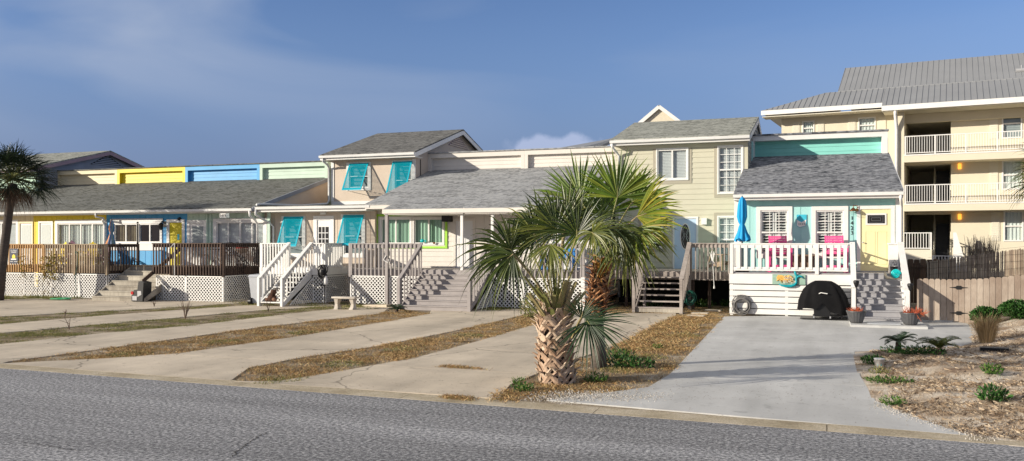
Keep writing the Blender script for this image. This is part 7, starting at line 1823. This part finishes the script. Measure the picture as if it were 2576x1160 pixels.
# sucker fronds low on the right
bS = P(1440, 850, 13.7)
for a in ((1478, 808, 13.5, 1535, 900, 13.2, 95, 40, .35), (1470, 790, 13.9, 1530, 780, 13.8, 80, 30, .5), (1462, 800, 13.2, 1480, 740, 13.1, 70, 22, .3)):
    FA(*a[:8], mat=PALMD, droop=a[8], base=bS, n=(.3, -1, .5))
# taller palm behind
bB = G(1507, 925); YB_ = bB.y
tB = thing('palm_tree', 'taller slimmer fan palm behind the stocky one, with yellow-green fronds', 'palm tree', bB)
topB = P(1520, 650, YB_); pB = [bB+Vector((0, 0, -.05)), P(1506, 860, YB_), P(1500, 790, YB_), P(1508, 720, YB_), topB]
q = MB(); q.tube(pB, [.16, .12, .12, .13, .12], 14); trB = q.build('trunk', BARKG, tB, True)
boots(trB, pB[1:], [.12, .12, .14, .12], 90, .19, .32, (0, .9), out_=.75, mat=BARKB)
cB = topB+Vector((0, 0, .05))
def FB(*a, **k): FA(*a, par=tB, base=cB, tf=.50, wf=1.35, sc=1.25, **k)
FB(1462, 505, 16.2, 1410, 418, 16.3, 78, 34, mat=PALMB, droop=.12, vr=(0, .6), cup=.1)
FB(1553, 497, 15.9, 1560, 392, 15.9, 88, 40, mat=PALMB, droop=.12, vr=(.1, .7), cup=.1)
FB(1602, 545, 15.6, 1698, 515, 15.3, 58, 34, mat=PALMB, droop=.25, vr=(.4, 1), cup=.1)
FB(1600, 575, 15.3, 1648, 628, 15.0, 75, 34, mat=PALMB, droop=.35, vr=(.3, 1))
FB(1575, 600, 15.2, 1620, 680, 15.0, 100, 40, mat=PALMA, droop=.6, vr=(.5, 1))
FB(1590, 510, 16.5, 1665, 450, 16.7, 75, 30, mat=PALMB, droop=.2, vr=(.2, .8))
FB(1478, 560, 16.4, 1395, 530, 16.4, 85, 32, mat=PALMB, droop=.4, vr=(0, .6))
FB(1545, 575, 15.1, 1560, 640, 14.9, 100, 30, mat=PALMA, droop=.6, vr=(.2, 1))
FB(1515, 540, 16.6, 1505, 440, 17.0, 85, 30, mat=PALMB, droop=.2, vr=(0, .5))
q = MB(); pp = P(1512, 668, 15.6)
for k in range(40): q.tube([pp+Vector((random.gauss(0, .05), random.gauss(0, .04), random.gauss(0, .08))), pp+Vector((random.gauss(0, .07), random.gauss(0, .06), random.gauss(-.05, .1)))], [.012, .006], 5)
q.build('fruit_stalk', paint('orange_fibre', (.45, .22, .03), .7, .3, 8), tB)

def round_palm(label, pts, rad, hubr, fr, nfr, dead, lean=None, seed=3, nl=20, mat=None):
    mat = mat or PALMK
    random.seed(seed); t = thing('palm_tree', label, 'palm tree', pts[0])
    q = MB(); q.tube(pts, rad, 14); q.build('trunk', BARKT, t, True); c = Vector(pts[-1])+Vector((0, 0, .15))
    q = MB()
    pet = MB()
    for k in range(nfr):
        z = 1-(k+.5)/nfr*1.38; a = k*2.39996; r_ = math.sqrt(max(0, 1-z*z)); d = Vector((r_*math.cos(a), r_*math.sin(a), z)).normalized()
        hub = c+d*hubr*random.uniform(.8, 1.1)+Vector((0, 0, -.12*(1-z))); n_ = Vector((0, 0, 1))-d*d.z
        if n_.length < .2: n_ = Vector((1, 0, 0))
        fan(q, hub, (d+Vector((0, 0, -.15))).normalized(), n_.normalized()+Vector((random.gauss(0, .3), random.gauss(0, .3), 0)), fr*random.uniform(.85, 1.1), R(105), nl, .5, .2, (0, 1), wf=.9, seg=4)
        pet.tube([c, c.lerp(hub, .5)+Vector((0, 0, .08)), hub], .018, 5)
    q.build('crown', mat, t); pet.build('petioles', PET, t)
    q = MB()
    for k in range(dead):
        a = k*2.39996+.5; d = Vector((math.cos(a)*.45, math.sin(a)*.45, -.75)); hub = c+Vector((math.cos(a)*.35, math.sin(a)*.35, -.35)); fan(q, hub, d, Vector((math.cos(a), math.sin(a), .4)), fr*random.uniform(.7, 1.05), R(50), 14, .5, .1, (0, 1), wf=.7, seg=4)
    if dead: q.build('dead_skirt', DEADF, t)
    return t
YP = 26.0
round_palm('tall leaning palm with dark round crown at the left edge', [P(-6, 757, YP), P(4, 680, YP), P(14, 600, YP), P(24, 520, YP), P(32, 462, YP)], [.23, .18, .165, .16, .19], .95, 1.02, 60, 22, nl=26)
round_palm('palm standing just beyond the right edge, its frond tips in view', [Vector((WX(2660, 26), 26, .2)), Vector((WX(2658, 26), 26, 2.4)), Vector((WX(2655, 26), 26, 4.0))], [.2, .17, .18], .6, .75, 26, 6, seed=9, nl=22, mat=PALMA)
# condo garden: spiky palm and dry grasses
p = Vector((KW(KL(2300, 600, .6)[0], .6, lz-.1))); q = MB(); random.seed(4)
for k in range(14):
    a = k*2.4; fan(q, p+Vector((math.cos(a)*.4, math.sin(a)*.3, .9)), Vector((math.cos(a), math.sin(a), .5)), Vector((0, 0, 1)), .75, R(90), 14, .4, .1, (0, 1), seg=3)
t = thing('palmetto', 'spiky palmetto behind the condominium landing rail', 'plant', p); q.build('fronds', PALMD, t); MB().tube([p, p+Vector((0, 0, .9))], .1, 8).build('trunk', BARKD, t)
for k, px in enumerate((2446, 2463, 2482, 2497)):
    p = Vector((WX(px, 36), 36, 1.4)); q = MB()
    for j in range(60):
        a = random.random()*6.28; l = random.uniform(.5, 1.25); b = p+Vector((random.gauss(0, .05), 0, 0)); e_ = b+Vector((math.cos(a)*.14*l, math.sin(a)*.14*l, l)); q.tube([b, b.lerp(e_, .6), e_], [.006, .008, .004], 4, val=random.random())
    q.tube([(p.x, p.y, 0), p], .02, 5)
    o = q.build('dry_reed', REED, None); tag(o, ('leftmost of four dry reed plumes above the brushwood screen', 'second dry reed plume from the left above the brushwood', 'third dry reed plume from the left above the brushwood', 'rightmost of four dry reed plumes above the brushwood')[k], 'reeds', 'dry reed plumes')
# a low far cloud bank is part of the sky itself (world shader); nothing else here
